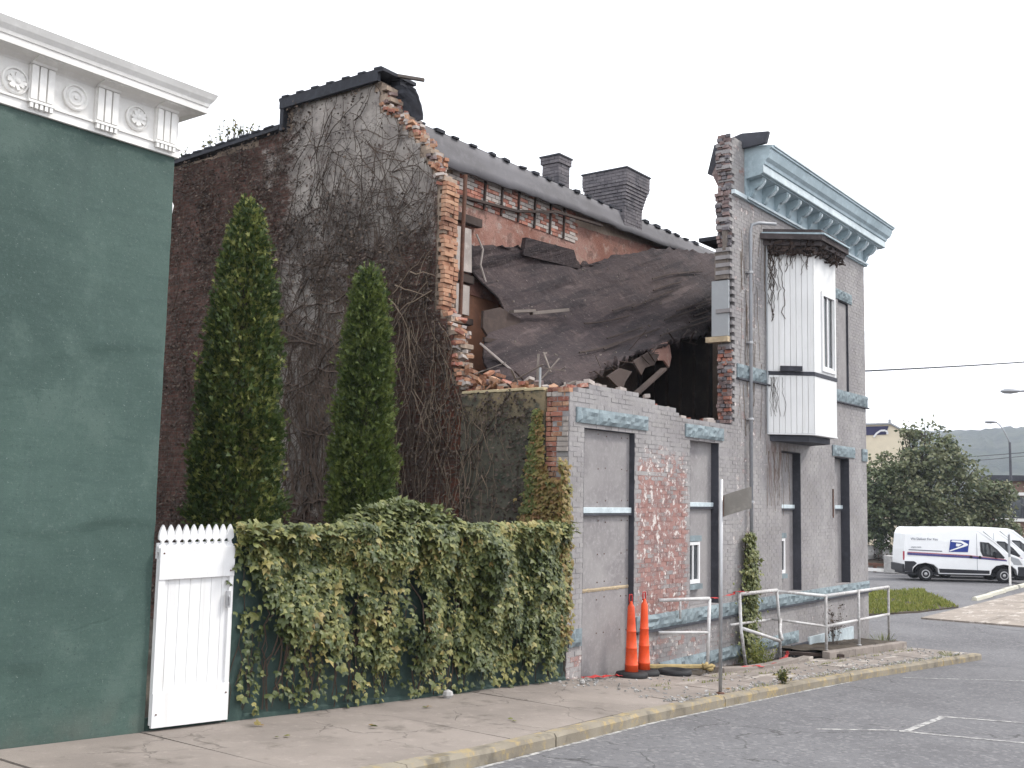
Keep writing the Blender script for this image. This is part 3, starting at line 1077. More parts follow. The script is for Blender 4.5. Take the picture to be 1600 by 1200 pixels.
# stucco wing wall
m = MB()
P = []
for i in range(13):
    y = 9.13 + (10.74 - 9.13) * i / 12
    P.append([(X0 - .03 + .008 * nz(y * 3, z * 3), y, z) for z in [-1.6 + (3.44 + 1.6) * j / 30 for j in range(31)]])
m.grid(P, .3)
m.add([P[0][0], P[0][-1], (X0 + .1, 9.13, 3.44), (X0 + .1, 9.13, -1.6)], [(0, 1, 2, 3)], .3)
m.add([P[0][-1], P[-1][-1], (X0 + .1, 10.74, 3.44), (X0 + .1, 9.13, 3.44)], [(0, 1, 2, 3)], .3)
Bp('stucco_facing', m, M['stucco'], gable, smooth=False)
m = MB()
for k in range(9):
    y = 9.15 + k * .175
    m.obox((X0 + .10, y + .085, 3.465 + .012 * nz(k * 1.7, 0)), ((1, 0, 0), (0, 1, random.uniform(-.04, .04)), (0, 0, 1)), (.15, .09, .022))
Bp('wall_cap', m, M['cap_lit'], gable, bevel=.006)
m = MB(); m.tube([(X0 + .08, 9.3, 3.42), (X0 + .08, 9.3, 3.80)], .018, 8)
Bp('iron_stub', m, M['grey_board'], gable)

# orange toothed end of the gable wall
gb_n = 0
v = 4.86
k = 0
while v < 6.98:
    jut = random.uniform(-.02, .02)
    parts_ = [(X0 + .005, X0 + .125), (X0 + .135, X0 + .245), (X0 + .255, X0 + .355)] if k % 2 else [(X0 + .005, X0 + .215), (X0 + .24, X0 + .355)]
    for (a, b) in parts_:
        if random.random() < .93:
            o = inst('orange_brick', broken_src, ((a + b) / 2, 11.27 + jut + random.uniform(-.025, .02), v + .004), gable,
                     (random.uniform(-.03, .03), random.uniform(-.02, .02), R(90) + random.uniform(-.05, .05)), (1.0, b - a, 1))
            gb_n += 1
    v += CH
    k += 1
# broken slopes: rows of tumbled brick along the torn edge
def torn(pts, n, spread, mat=None, up_=.0):
    global gb_n
    P = [Vector((0, a, b)) for a, b in pts]
    L = [0]
    for a, b in zip(P[:-1], P[1:]):
        L.append(L[-1] + (b - a).length)
    for i in range(n):
        s = random.uniform(0, L[-1])
        j = max(k for k in range(len(L)) if L[k] <= s + 1e-9)
        j = min(j, len(P) - 2)
        q = P[j].lerp(P[j + 1], (s - L[j]) / max(1e-6, L[j + 1] - L[j]))
        o = inst('orange_brick', broken_src, (X0 + random.uniform(-.02, GT + .02), q.y + random.uniform(-spread, spread * .5), q.z + random.uniform(-spread, spread) * .6 + up_), gable,
             (random.uniform(-.35, .35), random.uniform(-.35, .35), R(90) + random.uniform(-.7, .7)), (random.uniform(.6, 1.1), random.uniform(.07, .19), random.uniform(.7, 1)))
        mt = random.random()
        if mt < .62:
            o.material_slots[0].link = 'OBJECT'
            o.material_slots[0].material = M['red_brick'] if mt < .24 else (M['weather_brick'] if mt < .42 else M['plaster_pale'])
        gb_n += 1
torn([(12.68, 8.85), (12.66, 8.55), (12.1, 8.12), (11.7, 7.62), (11.31, 6.98)], 125, .08)
torn([(11.3, 4.86), (11.08, 4.62), (10.92, 4.3), (10.95, 3.85), (10.70, 3.46)], 95, .10)
# rear flat roof and its dark cap, torn felt flap at the peak
m = MB()
m.box(X0 - .12, X0 + .75, 12.62, 15.32, 9.19, 9.25)
m.box(X0 - .12, X0 - .04, 12.75, 15.3, 9.04, 9.19)
m.box(X0 - .10, X0 + .6, 15.2, 15.3, 8.62, 9.2)
m.box(X0 + .36, X0 + .5, 12.65, 15.2, 8.4, 9.19)
for k in range(7):
    m.obox((X0 - .02, 12.75 + k * .4, 9.262), ((1, 0, 0), (0, 1, .05), (0, 0, 1)), (.11, .09, .018))
peak = Bp('peak_roof_cap', m, M['roof_dark'])
P = []
for i in range(9):
    t = i / 8
    row = []
    for j in range(7):
        q = j / 6
        ya, za = 12.74 - .10 * t, 9.06 - .66 * t
        yb2, zb2 = 12.34 - .36 * t ** .8, 8.98 - .70 * t ** 1.25
        row.append((X0 + .30 + .10 * math.sin(q * 2.4 + t) + .05 * nz(i * .7, q * 3), ya + (yb2 - ya) * q + .02 * nz(i, j), za + (zb2 - za) * q + .05 * math.sin(q * 3.1) * (1 - t)))
    P.append(row)
m = MB(); m.grid(P)
fl = Bp('torn_felt_flap', m, M['roof_dark'], peak, recalc=False)
sd_m = fl.modifiers.new('thick', 'SOLIDIFY'); sd_m.thickness = .02
m = MB()
m.bar((X0 + .1, 12.9, 9.28), (X0 + .55, 12.25, 9.15), .07, .05)
Bp('cap_batten', m, M['grey_wood'], peak)
m = MB()
m.grid([[(x, y, 8.37 + .03 * (y - 12.3)) for y in (12.3, 16, 20.6)] for x in (13.45, 20, 26.4)])
m.grid([[(x, y, 8.25 + .03 * (y - 12.3)) for y in (12.3, 16, 20.6)] for x in (13.45, 20, 26.4)])
m.hexa([(X0 - .1, 15.32, 8.66), (X0 + .4, 15.32, 8.66), (X0 + .4, 20.6, 8.46), (X0 - .1, 20.6, 8.46), (X0 - .1, 15.32, 8.755), (X0 + .4, 15.32, 8.755), (X0 + .4, 20.6, 8.555), (X0 - .1, 20.6, 8.555)])
for k in range(14):
    m.obox((X0 - .04, 15.6 + k * .36, 8.755 - .038 * (.28 + k * .36)), ((1, 0, 0), (0, 1, random.uniform(-.06, .06)), (0, 0, 1)), (.08, .13, .016))
Bp('rear_roof', m, M['roof_dark'], recalc=True)
# front slope of the roof that still stands: bent membrane with uneven hem
P = []
for i in range(81):
    x = 13.52 + (26.3 - 13.52) * i / 80
    low = float(np.interp(x, [13.5, 14.2, 18, 22, 24.4, 26.3], [7.60, 7.68, 7.82, 7.86, 8.0, 8.1])) + .03 * nz(x * 2.1, 0) + .02 * nz(x * 7, 1)
    P.append([(x, 12.42, 8.335), (x, 12.235, 8.325 + .012 * nz(x * 3, 3)), (x, 12.19 + .012 * nz(x, 5), 8.33 - (8.33 - low) * .33), (x, 12.13 + .02 * nz(x * 1.3, 7), 8.33 - (8.33 - low) * .67), (x, 12.07 + .03 * nz(x * 2, 8), low)])
m = MB(); m.grid(P)
bnd = Bp('roof_membrane', m, M['roof_band'], smooth=True, recalc=False)
sd_m = bnd.modifiers.new('thick', 'SOLIDIFY'); sd_m.thickness = .035
x = 13.6
while x < 24.6:
    m = MB()
    m.obox((x, 12.28, 8.338), ((1, 0, random.uniform(-.1, .1)), (0, 1, 0), (0, 0, 1)), (random.uniform(.07, .13), .09, random.uniform(.018, .04)))
    Bp('ridge_cap', m, M['roof_dark'], bnd, bevel=.01)
    x += random.uniform(.42, .62)
# back wall inside: brick strip with studs, plaster below
m = MB(); m.box(13.5, 26.4, 12.26, 12.6, -1.5, 8.28)
back = Bp('back_wall', m, M['old_mortar'])
src2 = None
hm = MB(); hm.box(-.5, .5, 0, .03, 0, CH - .012, 0.0)
k = 0
v = 7.2
while v < 7.85:
    u = 14.6 - (BL / 2 if k % 2 else 0)
    while u < 18.6:
        if v < float(np.interp(u, [14.5, 18.6], [7.85, 7.95])):
            if src2 is None:
                src2 = build('back_brick', hm, M['red_brick'], back)
                o = src2
            else:
                o = inst('back_brick', src2, (0, 0, 0), back)
            o.scale = (BL - .012, 1, 1)
            o.location = Vector((u, 12.235 + random.uniform(-.006, .006), v)) - wloc(back)
            if random.random() < .55:
                o.material_slots[0].link = 'OBJECT'
                o.material_slots[0].material = M['plaster_pale']
        u += BL
    v += CH
    k += 1
for u in (15.42, 15.95, 16.5, 17.05, 17.6, 18.1):
    m = MB(); m.bar((u, 12.2, 7.2), (u + .02, 12.19, 7.85), .035, .04, (0, 1, 0))
    Bp('stud', m, M['dark_wood'], back)
def flat_sheet(name, poly, y, mat, parent, th=.03, wob=.03, n=4):
    """ragged plaster sheet from an outline in (X, Z)"""
    pts = []
    for (a, b), (c, d) in zip(poly, poly[1:] + poly[:1]):
        L = math.hypot(c - a, d - b)
        k = max(1, int(L / .12))
        for i in range(k):
            t = i / k
            pts.append((a + (c - a) * t + wob * nz(a + t * 9, b, 3), b + (d - b) * t + wob * nz(a + t * 7, d, 8)))
    mb = MB()
    mb.prism(pts, lambda u, v, d: (u, y + d + .03 * (v - 6), v), 0, th)
    return Bp(name, mb, mat, parent)
flat_sheet('plaster_sheet', [(13.55, 7.02), (14.8, 7.12), (16.6, 7.30), (17.9, 7.55), (19.4, 7.62), (22.4, 7.86), (23.4, 7.7), (23.0, 6.6), (20.0, 5.6), (17, 5.4), (13.55, 5.6)], 12.20, M['pink'], back)
flat_sheet('stained_plaster', [(13.55, 5.66), (15.6, 5.9), (16.7, 5.6), (17.2, 5.1), (16.6, 4.2), (13.55, 4.1)], 12.23, M['orange_plaster'], back)
m = MB()
for a, b in (((14.3, 12.17, 7.24), (16.4, 12.16, 7.38)), ((16.4, 12.16, 7.38), (17.7, 12.13, 7.66)), ((17.6, 12.13, 7.66), (19.4, 12.08, 7.74))):
    m.bar(a, b, .06, .05)
Bp('ceiling_edge_beam', m, M['dark_wood'], back)
# remains of a window surround next to the gable: pale plaster patches, rusty post, cable
m = MB()
m.obox((14.72, 12.12, 6.28), ((1, 0, .05), (0, 1, 0), (-.05, 0, 1)), (.22, .03, .40))
Bp('plaster_patch', m, M['plaster_pale'], back)
m = MB()
m.obox((14.72, 12.12, 5.36), ((1, 0, 0), (0, 1, 0), (0, 0, 1)), (.19, .03, .27))
Bp('plaster_patch', m, M['plaster_pale'], back)
for (x_, za, zb_) in ((15.2, 6.78, 6.93), (15.0, 5.68, 5.82), (15.0, 4.92, 5.03)):
    m = MB(); m.box(13.6, x_, 12.06, 12.19, za, zb_)
    Bp('recess_lintel', m, M['dark_wood'], back)
m = MB(); m.tube([(13.70, 11.30, 4.75), (13.69, 11.28, 6.2), (13.80, 11.34, 7.3)], .035, 8)
Bp('rusty_post', m, M['rust'], back)
m = MB(); m.tube([(15.02, 12.05, 6.62), (15.16, 12.0, 6.35), (15.10, 12.0, 6.05), (15.2, 11.95, 5.75)], .02, 6)
Bp('hanging_cable', m, M['plaster_pale'], back)

# ---- collapsed roof: a heavy felt sheet hanging from the ridge down to the first floor
SHEET = [
 [(14.9,12.30,6.35),(16.49,12.25,6.70),(17.86,12.20,6.94),(18.59,12.20,6.74),(19.98,12.10,7.15),(21.53,12.00,7.65),(23.30,12.00,7.93),(24.41,11.90,8.07),(25.85,11.90,8.30)],
 [(15.00,12.00,5.84),(15.94,11.90,5.94),(17.29,11.80,6.10),(18.32,11.70,6.20),(19.43,11.60,6.45),(20.94,11.50,6.85),(22.46,11.40,7.12),(23.38,11.30,7.19),(24.74,11.30,7.38)],
 [(15.26,11.60,5.23),(15.72,11.40,5.19),(16.65,11.20,5.25),(17.63,11.10,5.32),(18.82,11.00,5.55),(20.13,10.90,5.95),(21.44,10.80,6.29),(22.42,10.80,6.44),(23.64,10.80,6.64)],
 [(13.96,11.00,4.35),(14.55,10.70,4.35),(15.42,10.50,4.44),(16.53,10.40,4.57),(17.92,10.40,4.93),(19.35,10.40,5.31),(21.00,10.50,5.69),(21.86,10.50,5.88),(22.98,10.50,6.08)],
 [(13.60,10.40,3.51),(13.80,10.00,3.52),(14.2,9.80,3.60),(14.93,9.70,3.74),(16.11,9.80,4.17),(17.72,10.00,4.66),(19.39,10.20,5.08),(21.43,10.40,5.50),(22.76,10.40,5.74)]]
A_ = np.array(SHEET)
def cr(p0, p1, p2, p3, t):
    return .5 * ((2 * p1) + (-p0 + p2) * t + (2 * p0 - 5 * p1 + 4 * p2 - p3) * t * t + (-p0 + 3 * p1 - 3 * p2 + p3) * t ** 3)
def crv(P, t):
    n = len(P) - 1
    k = min(int(t), n - 1)
    f_ = t - k
    g_ = lambda i: P[max(0, min(n, i))]
    return cr(g_(k - 1), g_(k), g_(k + 1), g_(k + 2), f_)
P = []
NI, NJ = 72, 144
for i in range(NI + 1):
    row = []
    cur = np.array([crv(A_[:, c], 4 * i / NI) for c in range(9)])
    cur[:, 1] = np.minimum(cur[:, 1], 12.10)
    for j in range(NJ + 1):
        p = crv(cur, 8 * j / NJ)
        q_ = p[2] - .34 * p[0]
        fold = .10 * nz(p[0] * .35, q_ * 2.4, 4) + .06 * nz(p[0] * .8, q_ * 5.5, 7) + .035 * nz(p[0] * 3.0, p[2] * 3.5, 7) + .02 * nz(p[0] * 9, p[2] * 9, 2)
        e = (.10 * nz(j * .35, 5.5) if i == 0 else (.16 * nz(j * .5, 9.5) + .10 * nz(j * 1.6, 3.5))) if i in (0, NI) else 0
        row.append((p[0], p[1] + fold, p[2] + fold * .5 + e))
    P.append(row)
m = MB(); m.grid(P)
sheet = Bp('collapsed_roof_sheet', m, M['sheet'], smooth=True, recalc=False)
sd_m = sheet.modifiers.new('thick', 'SOLIDIFY'); sd_m.thickness = .05; sd_m.offset = 1
# a flat fold (hatch) of roofing standing proud on the sheet
def s_at(ti, tj):
    cur = np.array([crv(A_[:, c], ti) for c in range(9)])
    return Vector(crv(cur, tj))
for k in range(16):
    t0_, j0 = random.uniform(.9, 3.3), random.uniform(2.2, 6.0)
    Ln = random.uniform(.5, 1.6)
    pts = [s_at(t0_ - .16 * Ln * i / 6, j0 + Ln * i / 6) + Vector((0, -.075, .03)) for i in range(7)]
    m = MB()
    for a, b in zip(pts[:-1], pts[1:]):
        m.bar(a, b + (b - a) * .05, .03, .022, (0, -1, .6), .4)
    Bp('roof_batten', m, M['dark_wood'], sheet)
m = MB()
for k in range(40):
    p = s_at(random.uniform(3.6, 4.0), random.uniform(.3, 6.5)) + Vector((random.uniform(-.2, .2), random.uniform(-.25, -.02), random.uniform(-.15, .08)))
    d = Vector((random.uniform(-1, 1), random.uniform(-.6, .6), random.uniform(-.8, .5))).normalized() * random.uniform(.12, .5)
    m.bar(p, p + d, .03, .012)
o = Bp('torn_laths', m, M['dark_wood'], sheet)
o['kind'] = 'stuff'
m = MB()
for k in range(36):
    p = s_at(random.uniform(.3, 3.9), random.uniform(.2, 7.0)) + Vector((0, -.09, .05))
    m.obox(p, (Vector((1, random.uniform(-.4, .4), random.uniform(-.4, .4))).normalized(), Vector((.2, 1, 0)).normalized(), (0, 0, 1)), (random.uniform(.01, .04), .012, random.uniform(.008, .016)))
o = Bp('roof_crumbs', m, M['grey_wood'], sheet)
o['kind'] = 'stuff'
m = MB()
m.hexa([(16.45, 12.02, 6.50), (18.45, 12.02, 6.60), (18.45, 12.12, 6.60), (16.45, 12.12, 6.50), (16.5, 11.99, 6.86), (18.2, 12.0, 6.95), (18.2, 12.09, 6.95), (16.5, 12.09, 6.86)])
Bp('felt_upstand', m, M['sheet'], sheet)
m = MB(); m.bar((15.6, 11.2, 5.16), (16.5, 11.0, 5.34), .09, .06); m.bar((15.0, 11.2, 5.1), (15.6, 11.15, 5.2), .12, .05)
Bp('snapped_joist', m, M['grey_wood'], sheet)
m = MB()
hp_pts = [(14.25, 5.0), (14.75, 5.14), (15.3, 5.02), (15.4, 4.78), (15.0, 4.72), (14.95, 4.52), (14.6, 4.62), (14.45, 4.44), (14.2, 4.7)]
m.prism(hp_pts, lambda u, v, d: (u, 11.2 + d + .12 * (v - 4.7), v), 0, .05)
Bp('hanging_lath_panel', m, M['dark_wood'], sheet)
m = MB(); m.box(14.0, 15.15, 11.0, 11.05, 4.42, 4.50)
Bp('split_joist', m, M['dark_wood'], sheet)
# torn brown ceiling piece hanging under the sheet near the right
for (pts_, y_, mt) in (([(18.0, 4.72), (18.5, 4.9), (18.85, 4.98), (18.8, 4.66), (18.6, 4.42), (18.45, 4.55), (18.2, 4.52)], 10.0, 'pink'),
                       ([(17.0, 4.36), (17.7, 4.62), (18.1, 4.62), (17.8, 4.38), (17.4, 4.28), (17.2, 4.12)], 9.9, 'dark_wood'),
                       ([(15.6, 3.92), (16.1, 4.12), (16.5, 4.1), (16.2, 3.9), (16.0, 3.7)], 9.7, 'dark_wood')):
    m = MB()
    m.prism(pts_, lambda u, v, d: (u, y_ + d + .25 * (v - 4.5), v), 0, .04)
    Bp('hanging_ceiling_piece', m, M[mt], sheet)
# first floor, right partition, dark rear room
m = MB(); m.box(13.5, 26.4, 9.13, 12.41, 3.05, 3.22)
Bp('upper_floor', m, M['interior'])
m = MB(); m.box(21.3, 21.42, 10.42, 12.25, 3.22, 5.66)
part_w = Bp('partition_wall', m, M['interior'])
for k in range(6):
    m = MB(); m.bar((21.27, 10.45 + k * .34, 3.22), (21.27, 10.45 + k * .34, 5.5), .05, .09, (1, 0, 0))
    Bp('partition_stud', m, M['dark_wood'], part_w)
# right side wall, rear wall of the block
m = MB()
m.box(X1 - .36, X1, 8.7 + TH + .002, 20.5, -2.1, 8.15); m.box(13.5, X1 - .36, 20.2, 20.5, -1.6, 8.3)
Bp('far_side_wall', m, M['weather_brick'])
m = MB(); m.box(19.2, X1 - .05, 9.14, 9.65, 7.02, 7.10)
Bp('front_roof_remnant', m, M['roof_dark'])

# ---- rubble, planks
rub = thing('rubble_heap', 'heap of broken orange brick at the torn foot of the gable', 'rubble', (13.6, 10.6, 3.3))
cnt = 0
for i in range(190):
    x = random.uniform(13.25, 15.6)
    y = random.uniform(9.4, 10.9)
    h = max(0, .5 - .25 * abs(x - 13.4) + .25 * (y - 10))
    inst('loose_brick', broken_src, (x, y, 3.25 + random.uniform(0, max(.05, h))), rub, (random.uniform(-.6, .6), random.uniform(-.6, .6), random.uniform(0, 3)), (1, random.uniform(.08, .2), random.uniform(.7, 1)))
    o = rub.children[-1]
    mt = random.random()
    if mt < .6:
        o.material_slots[0].link = 'OBJECT'
        o.material_slots[0].material = M['red_brick'] if mt < .28 else (M['weather_brick'] if mt < .45 else M['plaster_pale'])
m = MB()
for i in range(1400):
    x = random.uniform(13.2, 18.2)
    y = random.uniform(9.15, 11.0)
    h = max(.04, .45 - .2 * abs(x - 13.3) + .22 * (y - 10))
    s = random.uniform(.01, .05)
    m.obox((x, y, 3.23 + random.uniform(0, h)), (Vector((random.uniform(-1, 1), random.uniform(-1, 1), random.uniform(-.5, .5))).normalized(), Vector((random.uniform(-.3, .3), 1, random.uniform(-.5, .5))).normalized(), (0, 0, 1)), (s * 1.6, s, s * .6))
o = build('brick_crumbs', m, M['orange_brick'], rub)
o['kind'] = 'stuff'
m = MB()
for k in range(36):
    p = Vector((random.uniform(13.2, 15.0), random.uniform(9.5, 11.0), 3.35 + random.uniform(0, .55)))
    d = Vector((random.uniform(-.6, .8), random.uniform(-1, .3), random.uniform(-.7, .7))).normalized() * random.uniform(.15, .6)
    m.bar(p, p + d, .035, .014)
o = build('splintered_laths', m, M['grey_wood'], rub)
o['kind'] = 'stuff'
for (p, q, w, h, mt, lb) in (((13.75, 10.9, 4.35), (14.15, 10.3, 3.75), .10, .035, 'plaster_pale', 'pale split board leaning on the rubble at the gable foot'),
                             ((14.6, 9.6, 3.55), (16.0, 9.55, 3.62), .09, .04, 'raw_wood', 'light broken batten lying on the debris behind the stump'),
                             ((16.2, 9.4, 3.62), (17.5, 9.5, 4.25), .12, .05, 'dark_wood', 'dark charred joist tilted up from the wall stump'),
                             ((13.9, 9.7, 3.45), (14.5, 9.5, 3.72), .10, .04, 'grey_wood', 'short grey plank standing askew over the green stucco wall')):
    m = MB(); m.bar(p, q, w, h)
    tag(build('broken_plank', m, M[mt], bevel=.006), lb, 'plank')

# ---- stone trim on the facade
st = thing('x', '', '')
bpy.data.objects.remove(st)
def stone_row(name, xs, z0, z1, yf=8.7, mat='blue_stone', amp=.035, depth=.06):
    e = MB()
    root = None
    for a, b in zip(xs[:-1], xs[1:]):
        m = MB()
        rough_block(m, a + .003, b - .003, z0, z1, yf - random.uniform(.018, .03), depth + .03, amp)
        Bp(name, m, M[mat])
stone_row('lintel_stone', [13.31, 13.92, 15.46], 2.96, 3.19)
stone_row('lintel_stone', [16.80, 18.32], 2.94, 3.17)
stone_row('lintel_stone', [24.02, 25.52], 2.91, 3.16)
stone_row('lintel_stone', [26.05, 26.44], 2.86, 3.16)
stone_row('lintel_stone', [24.3, 25.45], 6.62, 6.86)
stone_row('sill_stone', [13.17, 13.52], -.32, -.07)
stone_row('sill_stone', [15.12, 16.85, 18.6, 20.0, 21.9, 23.6, 25.2, 26.46], -.27, -.035)
stone_row('base_stone', [15.9, 17.6, 19.3, 20.8, 21.9], -1.06, -.83, amp=.05)
stone_row('belt_stone', [18.92, 20.40], 4.20, 4.47)
stone_row('belt_stone', [22.45, 24.3, 26.5], 4.20, 4.47, amp=.03)
# thin projecting drip under the sill and the belt
m = MB(); m.box(15.1, 26.45, 8.64, 8.70, -.305, -.275)
Bp('sill_drip', m, M['slate'])
m = MB(); m.box(18.9, 20.42, 8.64, 8.7, 4.165, 4.195); m.box(22.42, 26.52, 8.64, 8.7, 4.165, 4.195)
Bp('belt_drip', m, M['slate'])
m = MB(); m.box(22.45, 25.2, 8.655, 8.70, -1.36, -1.02)
Bp('basement_panel', m, M['blue_pale'])
m = MB(); m.box(21.5, 22.4, 8.66, 8.70, -1.45, -1.1)
Bp('dark_opening_panel', m, M['slate'])  # flat dark panel, its colour stands in for the shade of a recess

# ---- boarded doorway and windows
def reveal(parent, a, b, z0, z1, d):
    m = MB()
    m.box(a, a + .006, 8.703, 8.7 + d + .05, z0, z1)
    m.box(b - .006, b, 8.703, 8.7 + d + .05, z0, z1)
    m.box(a + .006, b - .006, 8.703, 8.7 + d + .05, z1 - .006, z1)
    Bp('reveal', m, M['slate'], parent)  # slate tone carries the jambs' shade along with their dark paint
def frame_window(parent, a, b, z0, z1, y):
    m = MB()
    w = .055
    m.box(a, a + w, y - .06, y, z0, z1); m.box(b - w, b, y - .06, y, z0, z1)
    m.box(a + w, b - w, y - .06, y, z0, z0 + w * 1.3); m.box(a + w, b - w, y - .06, y, z1 - w, z1)
    m.box((a + b) / 2 - .02, (a + b) / 2 + .02, y - .05, y - .01, z0 + w * 1.3, z1 - w)
    wn_ = Bp('small_window_frame', m, M['white'], parent)
    for (p, q) in ((a + w, (a + b) / 2 - .02), ((a + b) / 2 + .02, b - w)):
        m = MB(); m.box(p, q, y - .03, y - .02, z0 + w * 1.3, z1 - w)
        Bp('pane', m, M['glass'], parent)
D = .095
m = MB(); m.box(13.55, 15.06, 8.7 + D + .03, 8.7 + D + .06, -1.2, 2.9)
door = Bp('boarded_doorway', m, M['dark_wood'])
reveal(door, 13.55, 15.06, -1.3, 2.895, D)
def panel(parent, a, b, z0, z1, y, mat='board', ragged=0):
    m = MB()
    n = 24
    top = [(a + (b - a) * i / n, z1 + (ragged * nz(i * .9, a, 3) if ragged else 0)) for i in range(n + 1)]
    m.prism([(a, z0), (b, z0)] + top[::-1], lambda u, v, d: (u, y + d, v), 0, .022)
    return Bp('board', m, M[mat], parent)
m = MB()
for zz in (2.8, 2.3, 1.8, 1.5, 1.0, .55, .3, -.2):
    for uu in (13.62, 14.1, 14.32, 14.8, 14.99):
        m.lathe([(.012, 0), (.010, -.006)], (uu + random.uniform(-.02, .02), 8.7 + D + .001, zz + random.uniform(-.03, .03)), 6, 'y')
Bp('screw_heads', m, M['rust'], door)['kind'] = 'stuff'
panel(door, 13.56, 15.05, 1.665, 2.885, 8.7 + D)
panel(door, 13.56, 15.05, .47, 1.645, 8.7 + D + .004)
panel(door, 13.56, 15.05, -1.0, .43, 8.7 + D + .002, ragged=.03)
m = MB()
n = 30
P = []
for i in range(n + 1):
    u = 13.57 + 1.47 * i / n
    P.append([(u, 8.7 + D - .004, .425 + .02 * nz(i * .9, 2)), (u, 8.7 + D - .012, .455 + .015 * nz(i * 1.1, 6)), (u, 8.7 + D - .004, .478 + .012 * nz(i * 1.7, 9))])
m.grid(P)
Bp('split_edge', m, M['raw_wood'], door)
m = MB(); m.box(13.56, 15.05, 8.7 + D - .05, 8.7 + D - .001, 1.61, 1.70)
Bp('cross_rail', m, M['blue_pale'], door, bevel=.008)
m = MB(); m.box(13.56, 15.05, 8.7 + D - .055, 8.7 + D - .002, 1.575, 1.605)
Bp('rail_underside', m, M['slate'], door)
m = MB(); m.box(13.61, 13.66, 8.7 + D - .03, 8.7 + D, -.95, 2.88)
for (a, b, z0, z1, d, rail, sw) in ((17.0, 18.14, -.02, 2.92, .15, 1.74, (17.06, 17.56, .37, 1.10)), (21.08, 22.12, -.02, 2.88, .18, 1.72, (21.12, 21.54, .36, 1.08)),
                                  (24.18, 25.16, -.02, 2.88, .21, 1.72, None), (24.52, 25.22, 4.47, 6.60, .05, None, None)):
    m = MB(); m.box(a, b, 8.7 + d + .03, 8.7 + d + .06, z0, z1)
    w = Bp('boarded_window', m, M['dark_wood'])
    reveal(w, a, b, z0, z1 - .003, d)
    y = 8.7 + d
    if rail:
        panel(w, a + .01, b - .01, rail + .02, z1 - .012, y)
        panel(w, a + .01, b - .01, z0 + .01, rail, y + .003)
        m = MB(); m.box(a + .01, b - .01, y - .05, y - .001, rail - .02, rail + .06)
        Bp('cross_rail', m, M['blue_pale'], w, bevel=.008)
        m = MB(); m.box(a + .01, b - .01, y - .052, y - .002, rail - .055, rail - .025)
        Bp('rail_underside', m, M['slate'], w)
    else:
        panel(w, a + .01, b - .01, z0 + .01, z1 - .012, y)
    if sw:
        frame_window(w, *sw, y - .002)
        m = MB(); m.box(sw[0] - .03, sw[1] + .05, y - .07, y - .002, sw[3] + .01, sw[3] + .11)
        Bp('small_window_head', m, M['blue_stone'], w)
        m = MB(); m.box(sw[0] - .02, sw[1] + .05, y - .09, y - .002, sw[2] - .10, sw[2] - .01)
        Bp('small_window_sill', m, M['blue_stone'], w)
# boarded opening right of the far window: mark on the wall
m = MB(); m.box(24.02, 24.05, 8.68, 8.70, 1.5, 2.15)
Bp('iron_hook', m, M['rust'])

# ---- drain pipe
m = MB(); m.tube([(19.40, 8.62, -.9), (19.40, 8.62, 7.15), (19.42, 8.60, 7.28), (19.55, 8.52, 7.34), (19.9, 8.3, 7.36)], .034, 10)
pipe = Bp('drain_pipe', m, M['lamp_grey'], smooth=True)
for z in (.2, 1.8, 3.4, 4.9, 6.3):
    m = MB(); m.lathe([(.05, 0), (.052, .02), (.05, .05)], (19.40, 8.62, z), 12); m.box(19.33, 19.47, 8.64, 8.70, z + .01, z + .04)
    Bp('pipe_bracket', m, M['metal'], pipe)
m = MB(); m.tube([(20.28, 8.66, 3.2), (20.28, 8.66, 7.1)], .018, 6)
Bp('conduit', m, M['grey_board'])

# ---- oriel
yo = 7.95
ZB, ZT, ZM = 3.22, 6.92, 4.44
wl, fl_, fr_, wr = 20.38, 20.95, 22.22, 22.80
oriel = Bp('oriel', MB().prism([(wl, 8.70), (fl_, yo + .02), (fr_, yo + .02), (wr, 8.70)], lambda u, v, d: (u, v, d), ZB + .02, ZT - .02), M['white_old'])
def side_plank(p, q, z0, z1, n):
    p, q = Vector(p), Vector(q)
    d = (q - p).normalized()
    nrm = Vector((d.y, -d.x, 0))
    L = (q - p).length
    for k in range(n):
        a = p + d * (L * k / n + .004)
        b = p + d * (L * (k + 1) / n - .004)
        m = MB()
        o1 = nrm * .018
        m.hexa([(a.x, a.y, z0), (b.x, b.y, z0), (b.x + o1.x, b.y + o1.y, z0), (a.x + o1.x, a.y + o1.y, z0), (a.x, a.y, z1), (b.x, b.y, z1), (b.x + o1.x, b.y + o1.y, z1), (a.x + o1.x, a.y + o1.y, z1)])
        Bp('siding_plank', m, M['bay_white'], oriel)
for (z0, z1) in ((ZB, ZM - .05), (ZM + .05, ZT)):
    side_plank((wl, 8.70, 0), (fl_, yo, 0), z0, z1, 8)
    side_plank((fr_, yo, 0), (wr, 8.70, 0), z0, z1, 8)
m = MB(); m.box(fl_ + .004, fr_ - .004, yo - .02, yo + .018, ZB, ZM - .05)
Bp('front_panel', m, M['bay_white'], oriel)
wx0, wx1, wz0, wz1 = 21.42, 22.06, 4.60, 6.12
m = MB()
m.box(fl_ + .004, wx0, yo - .02, yo + .018, ZM + .05, ZT); m.box(wx1, fr_ - .004, yo - .02, yo + .018, ZM + .05, ZT)
m.box(wx0, wx1, yo - .02, yo + .018, wz1, ZT); m.box(wx0, wx1, yo - .02, yo + .018, ZM + .05, wz0)
Bp('front_panel', m, M['bay_white'], oriel)
m = MB()
